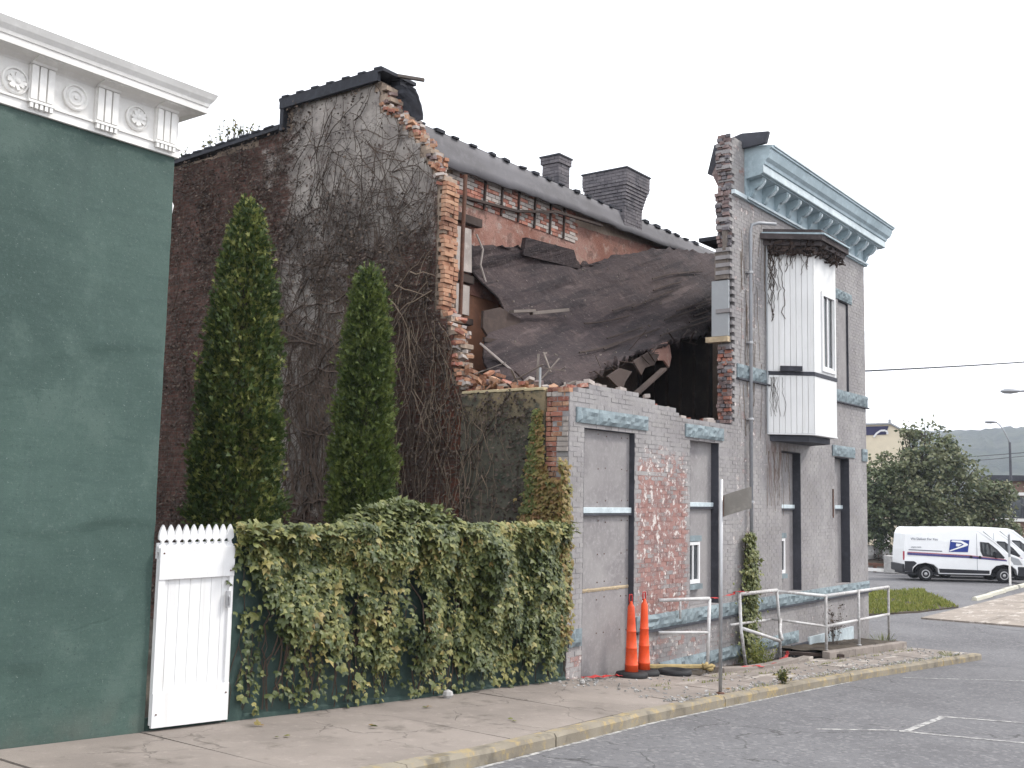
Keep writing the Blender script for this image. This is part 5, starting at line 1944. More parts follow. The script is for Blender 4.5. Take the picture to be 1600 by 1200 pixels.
# ------------------------------------------------------------------ dead creeper over the gable
dv_ = thing('dead_vine', 'leafless dark vine matted over the tall brick gable', 'vine', (X0 - .05, 13.5, zs(13)))
def on_gable(y, z):
    return in_poly(gable_poly, y, z) and y > 9.2
m, mp = MB(), MB()
def wander(mb, y, z, L, r, vert, off):
    pts = []
    a = vert
    while L > 0 and on_gable(y, z):
        x = X0 - off - .03 * (nz(y * 3, z * 3, 4) + .3)
        pts.append((x, y, z))
        a += Lr.gauss(0, .28)
        a += (vert - a) * .15
        s_ = Lr.uniform(.09, .16)
        y += s_ * math.cos(a)
        z += s_ * math.sin(a)
        L -= s_
    if len(pts) > 3:
        mb.tube(pts, [r * (1 - .7 * i / len(pts)) for i in range(len(pts))], 3, cap=False)
for i in range(90):     # trunks rising
    wander(m, Lr.gauss(13.6, 1.3), Lr.uniform(-.5, 2.5), Lr.uniform(2.5, 6.5), Lr.uniform(.014, .036), math.pi / 2 + Lr.uniform(-.25, .25), .03)
for i in range(950):    # branching web
    y, z = Lr.gauss(12.9, 1.35), Lr.gauss(4.4, 1.9)
    wander(m, y, z, Lr.uniform(.6, 2.2), Lr.uniform(.005, .012), Lr.choice([0, math.pi, math.pi / 2, math.pi / 2, 2.2, .9, -1.2, 3.8]), .04)
for i in range(900):
    y, z = Lr.uniform(11, 18.5), Lr.uniform(.5, 8.4)
    wander(m, y, z, Lr.uniform(.6, 2.0), Lr.uniform(.004, .009), Lr.uniform(0, 6.28), .03)
for i in range(24):     # dark stems crossing the bare strip
    y, z = Lr.uniform(12.7, 14.6), Lr.uniform(1.2, 5.4)
    wander(m, y, z, Lr.uniform(1.2, 2.6), Lr.uniform(.010, .018), Lr.choice([-.25, .1, .3]), .05)
for i in range(190):    # pale threads hanging at the right
    y, z = Lr.uniform(9.9, 12.2), Lr.uniform(1.6, 5.6)
    wander(mp, y, z, Lr.uniform(.5, 1.8), Lr.uniform(.004, .009), -math.pi / 2 + Lr.uniform(-.3, .3), .06)
for i in range(8):
    y, z = Lr.uniform(11.2, 12.6), Lr.uniform(5.0, 5.9)
    wander(mp, y, z, Lr.uniform(.9, 1.8), Lr.uniform(.010, .016), Lr.choice([math.pi * .8, -.5, -2.6]), .09)
o = build('vine_stems', m, M['stem'], dv_, recalc=False); o['kind'] = 'stuff'
o = build('hanging_stems', mp, M['stem_pale'], dv_, recalc=False); o['kind'] = 'stuff'
Cc, Dd, Nn_, Sz = [], [], [], []
def mat_density(y, z):
    d = .10
    # dark mat: band below the bare render and the whole lower right
    d += .60 * math.exp(-((z - (5.75 + .25 * (y - 12.5))) / 1.0) ** 2) * (1 if 11.2 < y < 16 else .3)
    d += .55 * max(0, min(1, (11.9 - y) / 1.2)) * (1 if z < 4.8 else 0)
    d += .62 * max(0, min(1, (y - 14.4) / 1.0))
    d += .25 * max(0, min(1, (2.2 - z) / 1.5))
    d += .25 * max(0, z - 8.0) * (1 if y > 13 else 0)
    if 12.9 < y < 15.3 and .9 < z < 5.2:
        d *= .18
    return d * (.45 + 1.2 * max(0, nz(y * 1.3, z * 1.1, 7) + .30))
tries = 0
while len(Cc) < 22000 and tries < 125000:
    tries += 1
    y, z = Lr.uniform(9.3, 18.8), Lr.uniform(-.4, 9.1)
    if not on_gable(y, z) or Lr.random() > mat_density(y, z):
        continue
    Cc.append((X0 - .02 - abs(Lr.gauss(0, .055)), y, z))
    Dd.append((Lr.uniform(-.8, .1), Lr.uniform(-1, 1), Lr.uniform(-1, .3)))
    Nn_.append((-1, Lr.uniform(-.8, .8), Lr.uniform(-.3, .9)))
    Sz.append(Lr.uniform(.03, .075))
mm = MB(); cloud(mm, Cc, Dd, Nn_, Sz, LEAF_QUAD, (RNG.random(len(Cc)) ** 1.5) * .8)
o = build('dead_leaf_mat', mm, M['dry'], dv_, recalc=False); o['kind'] = 'stuff'

# ------------------------------------------------------------------ two arborvitae in the yard
def arborvitae(name, label, cx, cy, prof, n, seed):
    r_ = random.Random(seed)
    t = thing(name, label, 'tree', (cx, cy, zs(cx)))
    zb = prof[0][0]; zt = prof[-1][0]
    rad = lambda z: float(np.interp(z, [p[0] for p in prof], [p[1] for p in prof]))
    C_, D_, N_, S_, Q_ = [], [], [], [], []
    # upright fan clumps, each a loose bunch of sprays
    k = 0
    while k < n:
        z = zb + (zt - zb) * (1 - (1 - r_.random()) ** .62) if r_.random() < .3 else r_.uniform(zb, zt)
        a = r_.uniform(0, 2 * math.pi)
        R0 = rad(z)
        lump = 1 + .16 * nz(a * 1.9, z * 1.6, seed) + .30 * nz(a * 3.2, z * 2.8, seed + 3)
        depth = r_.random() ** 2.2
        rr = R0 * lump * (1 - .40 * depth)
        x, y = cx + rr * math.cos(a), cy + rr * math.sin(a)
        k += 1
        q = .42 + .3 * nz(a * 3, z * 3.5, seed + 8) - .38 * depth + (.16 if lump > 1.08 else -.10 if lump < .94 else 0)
        for j in range(7):
            C_.append((x + r_.gauss(0, .045), y + r_.gauss(0, .045), z + r_.gauss(0, .06)))
            D_.append((math.cos(a) * .55 + r_.gauss(0, .38), math.sin(a) * .55 + r_.gauss(0, .38), .62 + r_.gauss(0, .35)))
            N_.append((math.cos(a) * .4 + r_.gauss(0, .8), math.sin(a) * .4 + r_.gauss(0, .8), r_.gauss(0, .35)))
            S_.append(r_.uniform(.05, .12) * (.75 + .25 * min(1, R0 / .4)))
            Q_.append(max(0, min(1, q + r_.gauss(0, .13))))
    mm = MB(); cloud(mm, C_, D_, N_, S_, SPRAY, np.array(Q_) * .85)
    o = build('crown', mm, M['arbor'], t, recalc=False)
    m = MB(); m.tube([(cx, cy, zs(cx) - .05), (cx + .02, cy, zb + .3 * (zt - zb)), (cx, cy, zt - .4)], [.11, .07, .02], 8)
    for k in range(26):
        a = r_.uniform(0, 6.28); z = zb + (zt - zb) * k / 28
        m.tube([(cx, cy, z), (cx + .5 * rad(z) * math.cos(a), cy + .5 * rad(z) * math.sin(a), z + .25)], [.018, .006], 4)
    build('trunk', m, M['bark'], t)
    return t
arborvitae('arborvitae', 'taller wider dark green columnar arborvitae beside the green building', 9.33, 11.5,
           [(-.35, .44), (.6, .52), (1.45, .54), (2.4, .52), (3.2, .47), (4.1, .40), (4.7, .31), (5.15, .24), (5.45, .15), (5.65, .09), (5.74, .03)], 5600, 3)
arborvitae('arborvitae', 'shorter slimmer arborvitae between the taller one and the broken wall', 11.40, 11.2,
           [(-.5, .36), (.5, .41), (1.4, .43), (2.1, .42), (3.0, .37), (3.9, .305), (4.4, .25), (4.8, .19), (5.02, .13), (5.14, .05)], 4700, 8)

# weeds on the roof edge
w = thing('roof_weed', 'wispy weeds growing along the rear roof edge above the gable', 'weed', (X0, 17, 8.78))
m = MB()
Cc, Dd, Nn_, Sz = [], [], [], []
for i in range(46):
    y = Lr.choice([Lr.gauss(16.9, .25), Lr.uniform(15.4, 18.6)])
    h = Lr.uniform(.12, .45) * (1.3 if abs(y - 16.9) < .3 else .7)
    p = Vector((X0 + Lr.uniform(-.05, .2), y, 8.75 - .038 * (y - 15.3)))
    q = p + Vector((Lr.uniform(-.1, .1), Lr.uniform(-.15, .15), h))
    m.tube([p, (p + q) / 2 + Vector((.02, .02, 0)), q], .006, 3, cap=False)
    for k in range(6):
        c_ = p.lerp(q, Lr.uniform(.4, 1))
        Cc.append(c_); Dd.append((Lr.uniform(-1, 1), Lr.uniform(-1, 1), Lr.uniform(-.2, .8))); Nn_.append((Lr.uniform(-1, 1), Lr.uniform(-1, 1), 1)); Sz.append(Lr.uniform(.04, .08))
build('stems', m, M['stem'], w, recalc=False)['kind'] = 'stuff'
mm = MB(); cloud(mm, Cc, Dd, Nn_, Sz, LEAF_OVAL); build('foliage', mm, M['ivy'], w, recalc=False)['kind'] = 'stuff'
# dead vine on the oriel
w = thing('dead_oriel_vine', 'dead brown vine hanging from the oriel hood over white siding', 'vine', (20.8, 8.3, 6.5))
m = MB()
nrm = Vector((-.796, -.605, 0))
for i in range(26):
    s_ = Lr.random() ** 1.3
    q = Vector((wl, 8.7, 0)).lerp(Vector((fl_, yo, 0)), .05 + .9 * s_)
    z = 6.92
    Ln = Lr.uniform(.1, .5) if s_ > .2 else Lr.uniform(.3, 2.0)
    pts = []
    while Ln > 0:
        pts.append(q + nrm * .035 + Vector((0, 0, z)))
        q = q + Vector((.605, -.796, 0)) * Lr.uniform(-.045, .05)
        z -= Lr.uniform(.04, .09); Ln -= .07
    if len(pts) > 2:
        m.tube(pts, Lr.uniform(.003, .008), 4, cap=False)
for i in range(9):
    q = Vector((wl, 8.7, 0)).lerp(Vector((fl_, yo, 0)), Lr.uniform(.05, .35))
    z = 4.35
    pts = []
    Ln = Lr.uniform(.4, .9)
    while Ln > 0:
        pts.append(q + nrm * .03 + Vector((0, 0, z)))
        q = q + Vector((.605, -.796, 0)) * Lr.uniform(-.03, .04)
        z -= .08; Ln -= .08
    m.tube(pts, .0035, 4, cap=False)
build('stems', m, M['stem'], w, recalc=False)['kind'] = 'stuff'
# thin dead vine streaks on the upper wall beside the pipe
w = thing('dead_wall_vine', 'thin brown dead vine stems clinging beside the drain pipe', 'vine', (19.8, 8.68, 4))
m = MB()
for i in range(34):
    x, z = Lr.uniform(19.0, 20.3), Lr.uniform(3.4, 7.6)
    pts = []
    Ln = Lr.uniform(.4, 1.6)
    while Ln > 0:
        pts.append((x, 8.685, z)); x += Lr.uniform(-.03, .03); z -= .1; Ln -= .1
    m.tube(pts, Lr.uniform(.003, .007), 3, cap=False)
for i in range(14):
    x, z = Lr.gauss(21.0, .35), 2.85
    pts = []
    Ln = Lr.uniform(.3, 1.5)
    while Ln > 0:
        pts.append((x, 8.685, z)); x += Lr.uniform(-.05, .05); z -= .1; Ln -= .1
    m.tube(pts, Lr.uniform(.002, .005), 3, cap=False)
build('stems', m, M['stem_pale'], w, recalc=False)['kind'] = 'stuff'

# ------------------------------------------------------------------ traffic cones, ring bases, debris
def cone(label, x, y, h, rb, lean):
    z0 = zs(x)
    t = thing('traffic_cone', label, 'traffic cone', (x, y, z0), 'tall orange cones by the boarded doorway')
    m = MB()
    rt_ = rb * .50
    prof = []
    for k in range(9):
        a = k / 8
        r = rb + (rt_ - rb) * a ** .9
        z = .05 + (h - .17) * a
        prof.append((r, z))
        if k in (1, 3, 5):
            prof += [(r + .004, z + .004), (r + .004, z + .016), (r - .002, z + .02)]
    prof += [(rt_ * .7, h - .10), (rt_ * .45, h - .06), (rt_ * .45, h - .045), (rt_ * .01, h - .04)]
    m.lathe(prof, (0, 0, 0), 22)
    m.v = [(x + vx + lean[0] * vz, y + vy + lean[1] * vz, z0 + vz) for vx, vy, vz in m.v]
    build('cone_body', m, M['cone'], t, smooth=True)
    m = MB()
    cx, cy = x + lean[0] * h, y + lean[1] * h
    zt = z0 + h - .06
    pts = [(cx - .03, cy + .01, zt), (cx - .036, cy + .01, zt + .07), (cx - .02, cy + .012, zt + .12), (cx + .02, cy + .0, zt + .12), (cx + .036, cy, zt + .07), (cx + .03, cy, zt)]
    m.tube(pts, .011, 6)
    build('loop_handle', m, M['red_plastic'], t, smooth=True)
    m = MB()
    m.lathe([(.13, .0), (.24, .0), (.25, .03), (.235, .07), (.17, .085), (rb + .01, .09), (rb + .005, .05)], (x, y, z0), 26)
    build('rubber_base', m, M['rubber'], t, smooth=True)
    return t
cone('nearer orange cone with pointed tip, left of the pair by the doorway', 14.36, 8.32, 1.17, .105, (-.03, .0))
cone('upright orange cone with round loop handle, right of the pair', 14.80, 8.36, 1.20, .10, (.005, .0))
m = MB()
m.lathe([(.12, .0), (.26, .0), (.275, .03), (.26, .075), (.17, .085), (.13, .05)], (15.35, 8.12, zs(15.35)), 26)
tag(build('spare_ring_base', m, M['rubber'], smooth=True), 'empty black rubber ring lying beside the orange cones', 'rubber ring')
m = MB()
m.lathe([(.10, .0), (.20, .0), (.21, .02), (.20, .045), (.13, .05), (.11, .03)], (15.05, 8.5, zs(15.05) + .01), 22)
tag(build('tyre_ring', m, M['rubber'], smooth=True), 'second smaller black ring on the ground behind the cones', 'rubber ring')
m = MB(); m.bar((14.95, 8.62, zs(15) + .10), (16.45, 8.03, zs(16.4) + .07), .13, .05)
tag(build('yellow_plank', m, M['yellow_wood'], bevel=.006), 'long yellow painted plank lying across the sidewalk by the cones', 'plank')
m = MB(); m.bar((15.4, 8.6, zs(15.4) + .04), (16.6, 8.15, zs(16.6) + .035), .10, .04)
tag(build('grey_plank', m, M['grey_wood'], bevel=.006), 'dull grey plank under the yellow one on the sidewalk', 'plank')
def ribbon(mb, pts, w):
    P = []
    for i, p in enumerate(pts):
        p = Vector(p)
        q = Vector(pts[min(i + 1, len(pts) - 1)]) - Vector(pts[max(0, i - 1)])
        s = Vector((0, 0, 1)).cross(q).normalized()
        s = (s + Vector((0, 0, random.uniform(-.8, .8)))).normalized() * w / 2
        P.append([p - s, p + s])
    mb.grid(P)
def tape(label, pts, mat='red_plastic', w=.06, n=26):
    m = MB()
    out = []
    for i in range(n + 1):
        t = i / n * (len(pts) - 1)
        k = min(int(t), len(pts) - 2)
        p = Vector(pts[k]).lerp(Vector(pts[k + 1]), t - k)
        out.append(p + Vector((random.uniform(-.03, .03), random.uniform(-.04, .04), random.uniform(0, .03))))
    ribbon(m, out, w)
    o = build('barrier_tape', m, M[mat], recalc=False)
    s = o.modifiers.new('thick', 'SOLIDIFY'); s.thickness = .003
    return tag(o, label, 'tape')
tape('red barrier tape lying crumpled along the edge of the areaway', [(16.4, 7.9, zs(16.4) + .02), (17.3, 7.78, zs(17.3) + .02), (18.2, 7.72, zs(18.2) + .02), (18.9, 7.86, zs(18.9) + .03), (19.9, 8.1, zs(19.9) + .12)])
tape('red tape strung slack between the bent rail posts', [(16.7, 8.2, zs(16.65) + 1.14), (17.4, 8.22, zs(17) + 1.16), (18.1, 8.24, zs(18.1) + 1.26), (19.0, 8.3, zs(19) + 1.24), (20.05, 8.36, zs(20) + 1.22)], w=.04)
tape('short red tape trailing left from the cone base to the wall corner', [(13.3, 8.55, zs(13.3) + .02), (13.8, 8.45, zs(13.8) + .02), (14.2, 8.3, zs(14.2) + .02)], w=.05, n=10)
m = MB()
for k in range(5):
    m.tube([(16.25 + random.uniform(-.12, .12), 8.0 + random.uniform(-.1, .1), zs(16.2) + random.uniform(.02, .12)) for _ in range(4)], .03, 6)
tag(build('yellow_tape_wad', m, M['yellow_wood'], smooth=True), 'crumpled wad of yellow tape at the end of the yellow plank', 'tape wad')
for (x, y, s, lb) in ((10.25, 8.50, .07, 'pale chipped stone on the pavement at the foot of the creeper'), (12.95, 8.3, .045, 'small grey rubble chip near the doorway corner')):
    m = MB()
    m.lathe([(s * .7, 0), (s, s * .5), (s * .8, s * 1.1), (s * .2, s * 1.4)], (x, y, zs(x)), 7)
    tag(build('stone', m, M['stone_pale']), lb, 'stone')
m = MB()
for (x, y) in ((9.45, 8.1), (7.1, 8.25), (6.95, 7.7), (8.0, 7.6), (14.4, 6.75), (13.0, 6.72), (9.6, 7.0)):
    cloud(m, [(x + random.uniform(-.06, .06), y + random.uniform(-.06, .06), zs(x) + .015) for _ in range(2)], [(random.uniform(-1, 1), random.uniform(-1, 1), .1) for _ in range(2)], [(.2, .1, 1)] * 2, [.07, .05], LEAF_IVY)
o = build('fallen_leaves', m, M['ivy_warm'], recalc=False)
o['kind'] = 'stuff'; o['label'] = 'few dry fallen leaves scattered on the sidewalk'; o['category'] = 'leaves'

# areaway: sunk pit with concrete rim, raised soil bed
ar = thing('areaway', 'sunken basement pit with broken concrete rim along the wall', 'pit', (18, 8.2, zs(18)))
m = MB()
P = [[(x, y, zs(x) - .28 + .09 * nz(x * 3, y * 3)) for y in np.linspace(7.8, 8.7, 7)] for x in np.linspace(16.3, 20.15, 24)]
m.grid(P)
build('pit_floor', m, M['soil'], ar, recalc=False)
x = 16.3
while x < 20.1:
    L = random.uniform(.8, 1.3)
    b = min(x + L, 20.15)
    m = MB()
    h0, h1 = random.uniform(.03, .09), random.uniform(.03, .09)
    m.hexa([(x, 7.72, zs(x) - .35), (b, 7.72, zs(b) - .35), (b, 7.9, zs(b) - .35), (x, 7.9, zs(x) - .35), (x, 7.72, zs(x) + h0), (b, 7.70, zs(b) + h1), (b - .03, 7.9, zs(b) + h1), (x + .02, 7.9, zs(x) + h0)])
    build('rim_block', m, M['concrete'], ar, bevel=.012)
    x = b + .01
bed = thing('soil_bed', 'raised bed of dark soil edged with concrete inside the railing', 'bed', (23, 8.1, zs(23)))
m = MB()
P = [[(x, y, zs(x) + .13 + .05 * nz(x * 3, y * 3)) for y in np.linspace(7.72, 8.7, 8)] for x in np.linspace(20.8, 25.7, 30)]
m.grid(P)
build('bed_soil', m, M['soil'], bed, recalc=False)
x = 20.75
while x < 25.6:
    b = min(x + random.uniform(1.0, 1.5), 25.72)
    m = MB()
    m.hexa([(x, 7.60, zs(x) - .05), (b, 7.60, zs(b) - .05), (b, 7.76, zs(b) - .05), (x, 7.76, zs(x) - .05), (x, 7.60, zs(x) + .14), (b, 7.60, zs(b) + .15), (b, 7.76, zs(b) + .15), (x, 7.76, zs(x) + .15)])
    build('edge_block', m, M['concrete'], bed, bevel=.015)
    x = b + .008
m = MB(); m.bar((20.2, 8.38, zs(20.2) + .08), (21.3, 7.55, zs(21.2) + .05), .14, .06)
tag(build('edge_timber', m, M['dark_wood']), 'old dark timber edging between the pit and the soil bed', 'timber')

# ------------------------------------------------------------------ pipe railings
def rail_tube(name, pts, parent, r=.024):
    m = MB(); m.tube(pts, r * 1.25, 8)
    return build(name, m, M['rail'], parent, smooth=True)
H = 1.22
ra = thing('pipe_railing', 'short broken white pipe railing beside the orange cones', 'railing', (16.6, 8.2, zs(16.6)), 'worn white pipe railings along the wall')
tp = lambda x, y, h: (x, y, zs(x) + h)
rail_tube('post', [tp(16.62, 8.18, -.1), tp(16.70, 8.18, 1.16)], ra)
rail_tube('top_bar', [tp(16.70, 8.18, 1.16), (15.75, 8.62, zs(16.7) + 1.16)], ra)
rail_tube('middle_bar', [tp(16.66, 8.18, .60), (15.75, 8.62, zs(16.7) + .64)], ra, .02)
rail_tube('stub', [(16.45, 8.60, zs(16.5) + 1.12), (16.45, 8.60, zs(16.5) + .80)], ra, .016)
rb_ = thing('pipe_railing', 'bent white pipe railing with sagging middle bars round the pit', 'railing', (19.2, 8.3, zs(19.2)), 'worn white pipe railings along the wall')
rail_tube('post', [tp(18.22, 8.20, -.15), tp(18.08, 8.24, .6), tp(18.02, 8.24, 1.24)], rb_)
rail_tube('post', [tp(20.15, 8.36, -.1), tp(20.12, 8.36, .6), tp(19.98, 8.36, 1.26)], rb_)
rail_tube('top_bar', [tp(18.02, 8.24, 1.22), tp(19.98, 8.36, 1.28)], rb_, .028)
rail_tube('middle_bar', [tp(18.10, 8.45, .66), tp(20.1, 8.55, .70)], rb_, .02)
rail_tube('bent_bar', [tp(18.10, 8.22, .62), tp(18.6, 8.05, .50), tp(19.0, 7.9, .40)], rb_, .024)
rail_tube('bent_bar', [tp(20.12, 8.34, .72), tp(19.5, 8.1, .55), tp(19.12, 7.9, .42)], rb_, .024)
rc = thing('pipe_railing', 'straight white pipe railing round the raised soil bed', 'railing', (23.5, 7.9, zs(23.5)), 'worn white pipe railings along the wall')
zt = zs(21.2) + 1.20
for (x, y, zz) in ((21.21, 7.84, zt), (23.45, 7.94, zs(23.4) + 1.30), (26.18, 8.15, zs(26.2) + 1.36)):
    rail_tube('post', [(x, y, zs(x) - .05), (x, y, zz)], rc)
    m = MB(); m.lathe([(.05, 0), (.05, .012), (.03, .02)], (x, y, zs(x) + .13 if x < 25 else zs(x)), 12)
    build('foot_flange', m, M['rail'], rc)
rail_tube('top_bar', [(21.21, 7.84, zt), (26.18, 8.15, zs(26.2) + 1.36)], rc, .028)
rail_tube('middle_bar', [(21.21, 7.84, zs(21.2) + .60), (26.18, 8.15, zs(26.2) + .72)], rc, .026)
rail_tube('top_bar', [(20.0, 8.36, zs(20) + 1.26), (21.21, 7.84, zt)], rc, .024)
rail_tube('middle_bar', [(20.1, 8.5, zs(20.1) + .72), (21.21, 7.84, zs(21.2) + .60)], rc, .02)

# ------------------------------------------------------------------ street sign seen from behind
sg = thing('street_sign', 'bent weathered street sign seen from behind on thin steel pole', 'sign', (13.85, 6.62, zs(13.85)))
m = MB(); m.tube([(13.85, 6.62, zs(13.85) - .05), (13.88, 6.62, 2.14)], .027, 8)
build('sign_pole', m, M['metal'], sg, smooth=True)
m = MB(); m.lathe([(.06, 0), (.055, .02), (.03, .03)], (13.85, 6.62, zs(13.85)), 12)
build('pole_collar', m, M['rust'], sg)
m = MB()
P = []
for i in range(8):
    t = i / 7
    P.append([(13.93 + .10 * t * t, 6.62 + .04 - .43 * t, 1.60 + .145 * t + .30 * j / 4 + .0 * t) for j in range(5)])
m.grid(P)
o = build('sign_plate', m, M['signback'], sg, recalc=False)
s = o.modifiers.new('thick', 'SOLIDIFY'); s.thickness = .006
m = MB(); m.box(13.90, 13.925, 6.60, 6.64, 1.62, 1.90)
build('sign_clamp', m, M['rust'], sg)

# weeds
def tuft(name, label, x, y, z, n, h, spread, mat='ivy', leafy=True, seed=1):
    r_ = random.Random(seed)
    t = thing(name, label, 'weed', (x, y, z))
    m = MB()
    Cc, Dd, Nn, Sz = [], [], [], []
    for i in range(n):
        a = r_.uniform(0, 6.28)
        d = r_.random() * spread
        p = Vector((x + d * math.cos(a) * .5, y + d * math.sin(a) * .4, z))
        q = p + Vector((d * math.cos(a), d * math.sin(a) * .6, h * r_.uniform(.45, 1)))
        w_ = .006
        m.add([p + Vector((-w_, 0, 0)), p + Vector((w_, 0, 0)), p.lerp(q, .6) + Vector((w_ * .7, 0, .02)), q, p.lerp(q, .6) + Vector((-w_ * .7, 0, .02))], [(0, 1, 2, 3, 4)])
        if leafy:
            for k in range(5):
                c_ = p.lerp(q, r_.uniform(.3, 1))
                Cc.append(c_); Dd.append((r_.uniform(-1, 1), r_.uniform(-1, 1), r_.uniform(-.2, .8))); Nn.append((r_.uniform(-1, 1), r_.uniform(-1, 1), 1)); Sz.append(r_.uniform(.03, .07))
    if Cc:
        cloud(m, Cc, Dd, Nn, Sz, LEAF_OVAL)
    o = build('stalks', m, M[mat], t, recalc=False)
    o['kind'] = 'stuff'
    return t
tuft('weed_tuft', 'small weed growing out of the kerb joint', 15.9, yk(15.9) + .08, zs(15.9), 34, .24, .16, 'ivy', True, 3)
tuft('weed_tuft', 'leafy weed clump in the pit under the pipe creeper', 19.0, 8.35, zs(19) - .2, 90, .62, .42, 'grass', True, 5)
tuft('weed_tuft', 'tall dry weed in the soil bed behind the middle post', 22.9, 8.3, zs(22.9) + .12, 46, 1.05, .28, 'dry', True, 7)
tuft('weed_tuft', 'yellow green grass clump by the last railing post', 26.0, 8.25, zs(26) + .02, 90, .34, .45, 'grass', False, 9)
tuft('weed_tuft', 'low grass in the kerb near the street corner', 24.6, yk(24.6) + .2, zs(24.6), 50, .12, .3, 'grass', False, 12)
mm = MB()
C_, D_, N_, S_ = [], [], [], []
for i in range(2600):
    x = Lr.uniform(13.5, 26.2)
    y = Lr.choice([yk(x) + .19 + Lr.gauss(0, .03), 7.58 + Lr.gauss(0, .04), 7.33 + Lr.gauss(0, .01)])
    if nz(x * 1.7, y * 2, 3) < .05:
        continue
    C_.append((x, y, zs(x))); D_.append((Lr.uniform(-.6, .6), Lr.uniform(-.6, .6), 1)); N_.append((Lr.uniform(-1, 1), -1, .2)); S_.append(Lr.uniform(.02, .06))
cloud(mm, C_, D_, N_, S_, (np.array([[-.12, 0, 0], [.12, 0, 0], [0, 1, 0]]), [(0, 1, 2)]))
o = build('joint_grass', mm, M['grass'], recalc=False)
o['kind'] = 'stuff'; o['label'] = 'sparse grass sprouting in the sidewalk joints'; o['category'] = 'grass'

# ------------------------------------------------------------------ beyond the corner: grass plot, far walk, lot
zfar = zr
gp = [(33.8, 11.7), (37.2, 10.55), (40.3, 10.1), (47.2, 13.3), (44.2, 14.6), (38, 15.2)]
m = MB(); m.prism(gp, lambda u, v, d: (u, v, zfar(u) + d), .0, .05)
struct(build('grass_plot', m, M['soil']))
mm = MB()
C_, D_, N_, S_ = [], [], [], []
while len(C_) < 9000:
    x, y = Lr.uniform(33.5, 47.5), Lr.uniform(10, 15.3)
    if not in_poly(gp, x, y) or (nz(x * .9, y * .9, 3) < -.30 and Lr.random() < .8):
        continue
    C_.append((x, y, zfar(x) + .045)); D_.append((Lr.uniform(-.6, .6), Lr.uniform(-.6, .6), 1)); N_.append((Lr.uniform(-1, 1), Lr.uniform(-1, 1), .2)); S_.append(Lr.uniform(.06, .17) * (1 + .6 * nz(x, y)))
cloud(mm, C_, D_, N_, S_, (np.array([[-.18, 0, 0], [.18, 0, 0], [.05, 1, 0]]), [(0, 1, 2)]))
o = build('grass', mm, M['grass'], recalc=False)
o['kind'] = 'stuff'; o['label'] = 'patch of yellow green grass across the side street'; o['category'] = 'grass'
M['walk_far'] = m_concrete('far_walk_concrete', (.30, .26, .225))
fwk = thing('far_sidewalk', '', '', (46, 9, zfar(46)))
del fwk['label'], fwk['category']; fwk['kind'] = 'structure'
x = 35.0
while x < 66:
    for y0 in (6.2, 8.05):
        y1 = y0 + 1.83
        a, b = x + .01, x + 1.83
        yy1 = y1 if y0 < 8 else 9.9 + (.0)
        m = MB(); m.hexa([(a, y0, zfar(a) - .1), (b, y0, zfar(b) - .1), (b, yy1, zfar(b) - .1), (a, yy1, zfar(a) - .1), (a, y0, zfar(a) + .05), (b, y0, zfar(b) + .05), (b, yy1, zfar(b) + .05), (a, yy1, zfar(a) + .05)])
        build('concrete_slab', m, M['walk_far'], fwk)
    x += 1.84
# wheel stops
for k, (x, y, lb) in enumerate(((45.3, 10.45, 'nearest of the pale yellow wheel stops by the grass'), (48.4, 10.6, 'middle pale wheel stop in front of the first van'), (51.6, 10.75, 'pale wheel stop farthest along beside the white post'), (54.8, 10.8, 'chipped wheel stop at the frame edge by the vans'))):
    m = MB()
    z = zfar(x)
    m.prism([(-.11, 0), (.11, 0), (.085, .12), (.05, .15), (-.05, .15), (-.085, .12)], lambda u, v, d: (x + d, y + u, z + v), -1.25, 1.25)
    tag(build('wheel_stop', m, M['yellow_block'], bevel=.01), lb, 'wheel stop', 'concrete wheel stops along the lot edge')
ps = thing('marker_post', 'thin post with white foot standing in front of the first van', 'post', (54.9, 11.42, zfar(55)))
m = MB(); m.tube([(54.9, 11.42, zfar(55)), (54.9, 11.42, -.55)], .05, 8)
build('post_foot', m, M['white_old'], ps)
m = MB(); m.tube([(54.9, 11.42, -.55), (54.9, 11.42, .5)], .05, 8)
build('post_top', m, M['lamp_grey'], ps)

# ------------------------------------------------------------------ postal vans
def text_mesh(body, size, name, mat, parent, mtx):
    cu = bpy.data.curves.new('t', 'FONT')
    cu.body = body
    cu.size = size
    cu.extrude = .002
    tmp = bpy.data.objects.new('t', cu)
    COL.objects.link(tmp)
    dg = bpy.context.evaluated_depsgraph_get()
    me = bpy.data.meshes.new_from_object(tmp.evaluated_get(dg))
    bpy.data.objects.remove(tmp)
    me.materials.clear(); me.materials.append(mat)
    me.name = name
    o = bpy.data.objects.new(name, me)
    COL.objects.link(o)
    o.parent = parent
    o.matrix_local = mtx
    return o
def lbuild(name, mb, mat, parent, **kw):
    """mesh given in the van's own axes"""
    p = parent
    o = build(name, mb, mat, None, **kw)
    loc = Vector(o.location)
    q = parent
    off = Vector()
    while q is not None and q is not VAN:
        off += Vector(q.location)
        q = q.parent
    o.parent = parent
    o.location = loc - off
    return o
VAN = thing('postal_van', 'white postal van nearest the camera with blue eagle mark on its side', 'van', (0, 0, 0), 'white postal vans parked in the lot')
W2 = 1.0
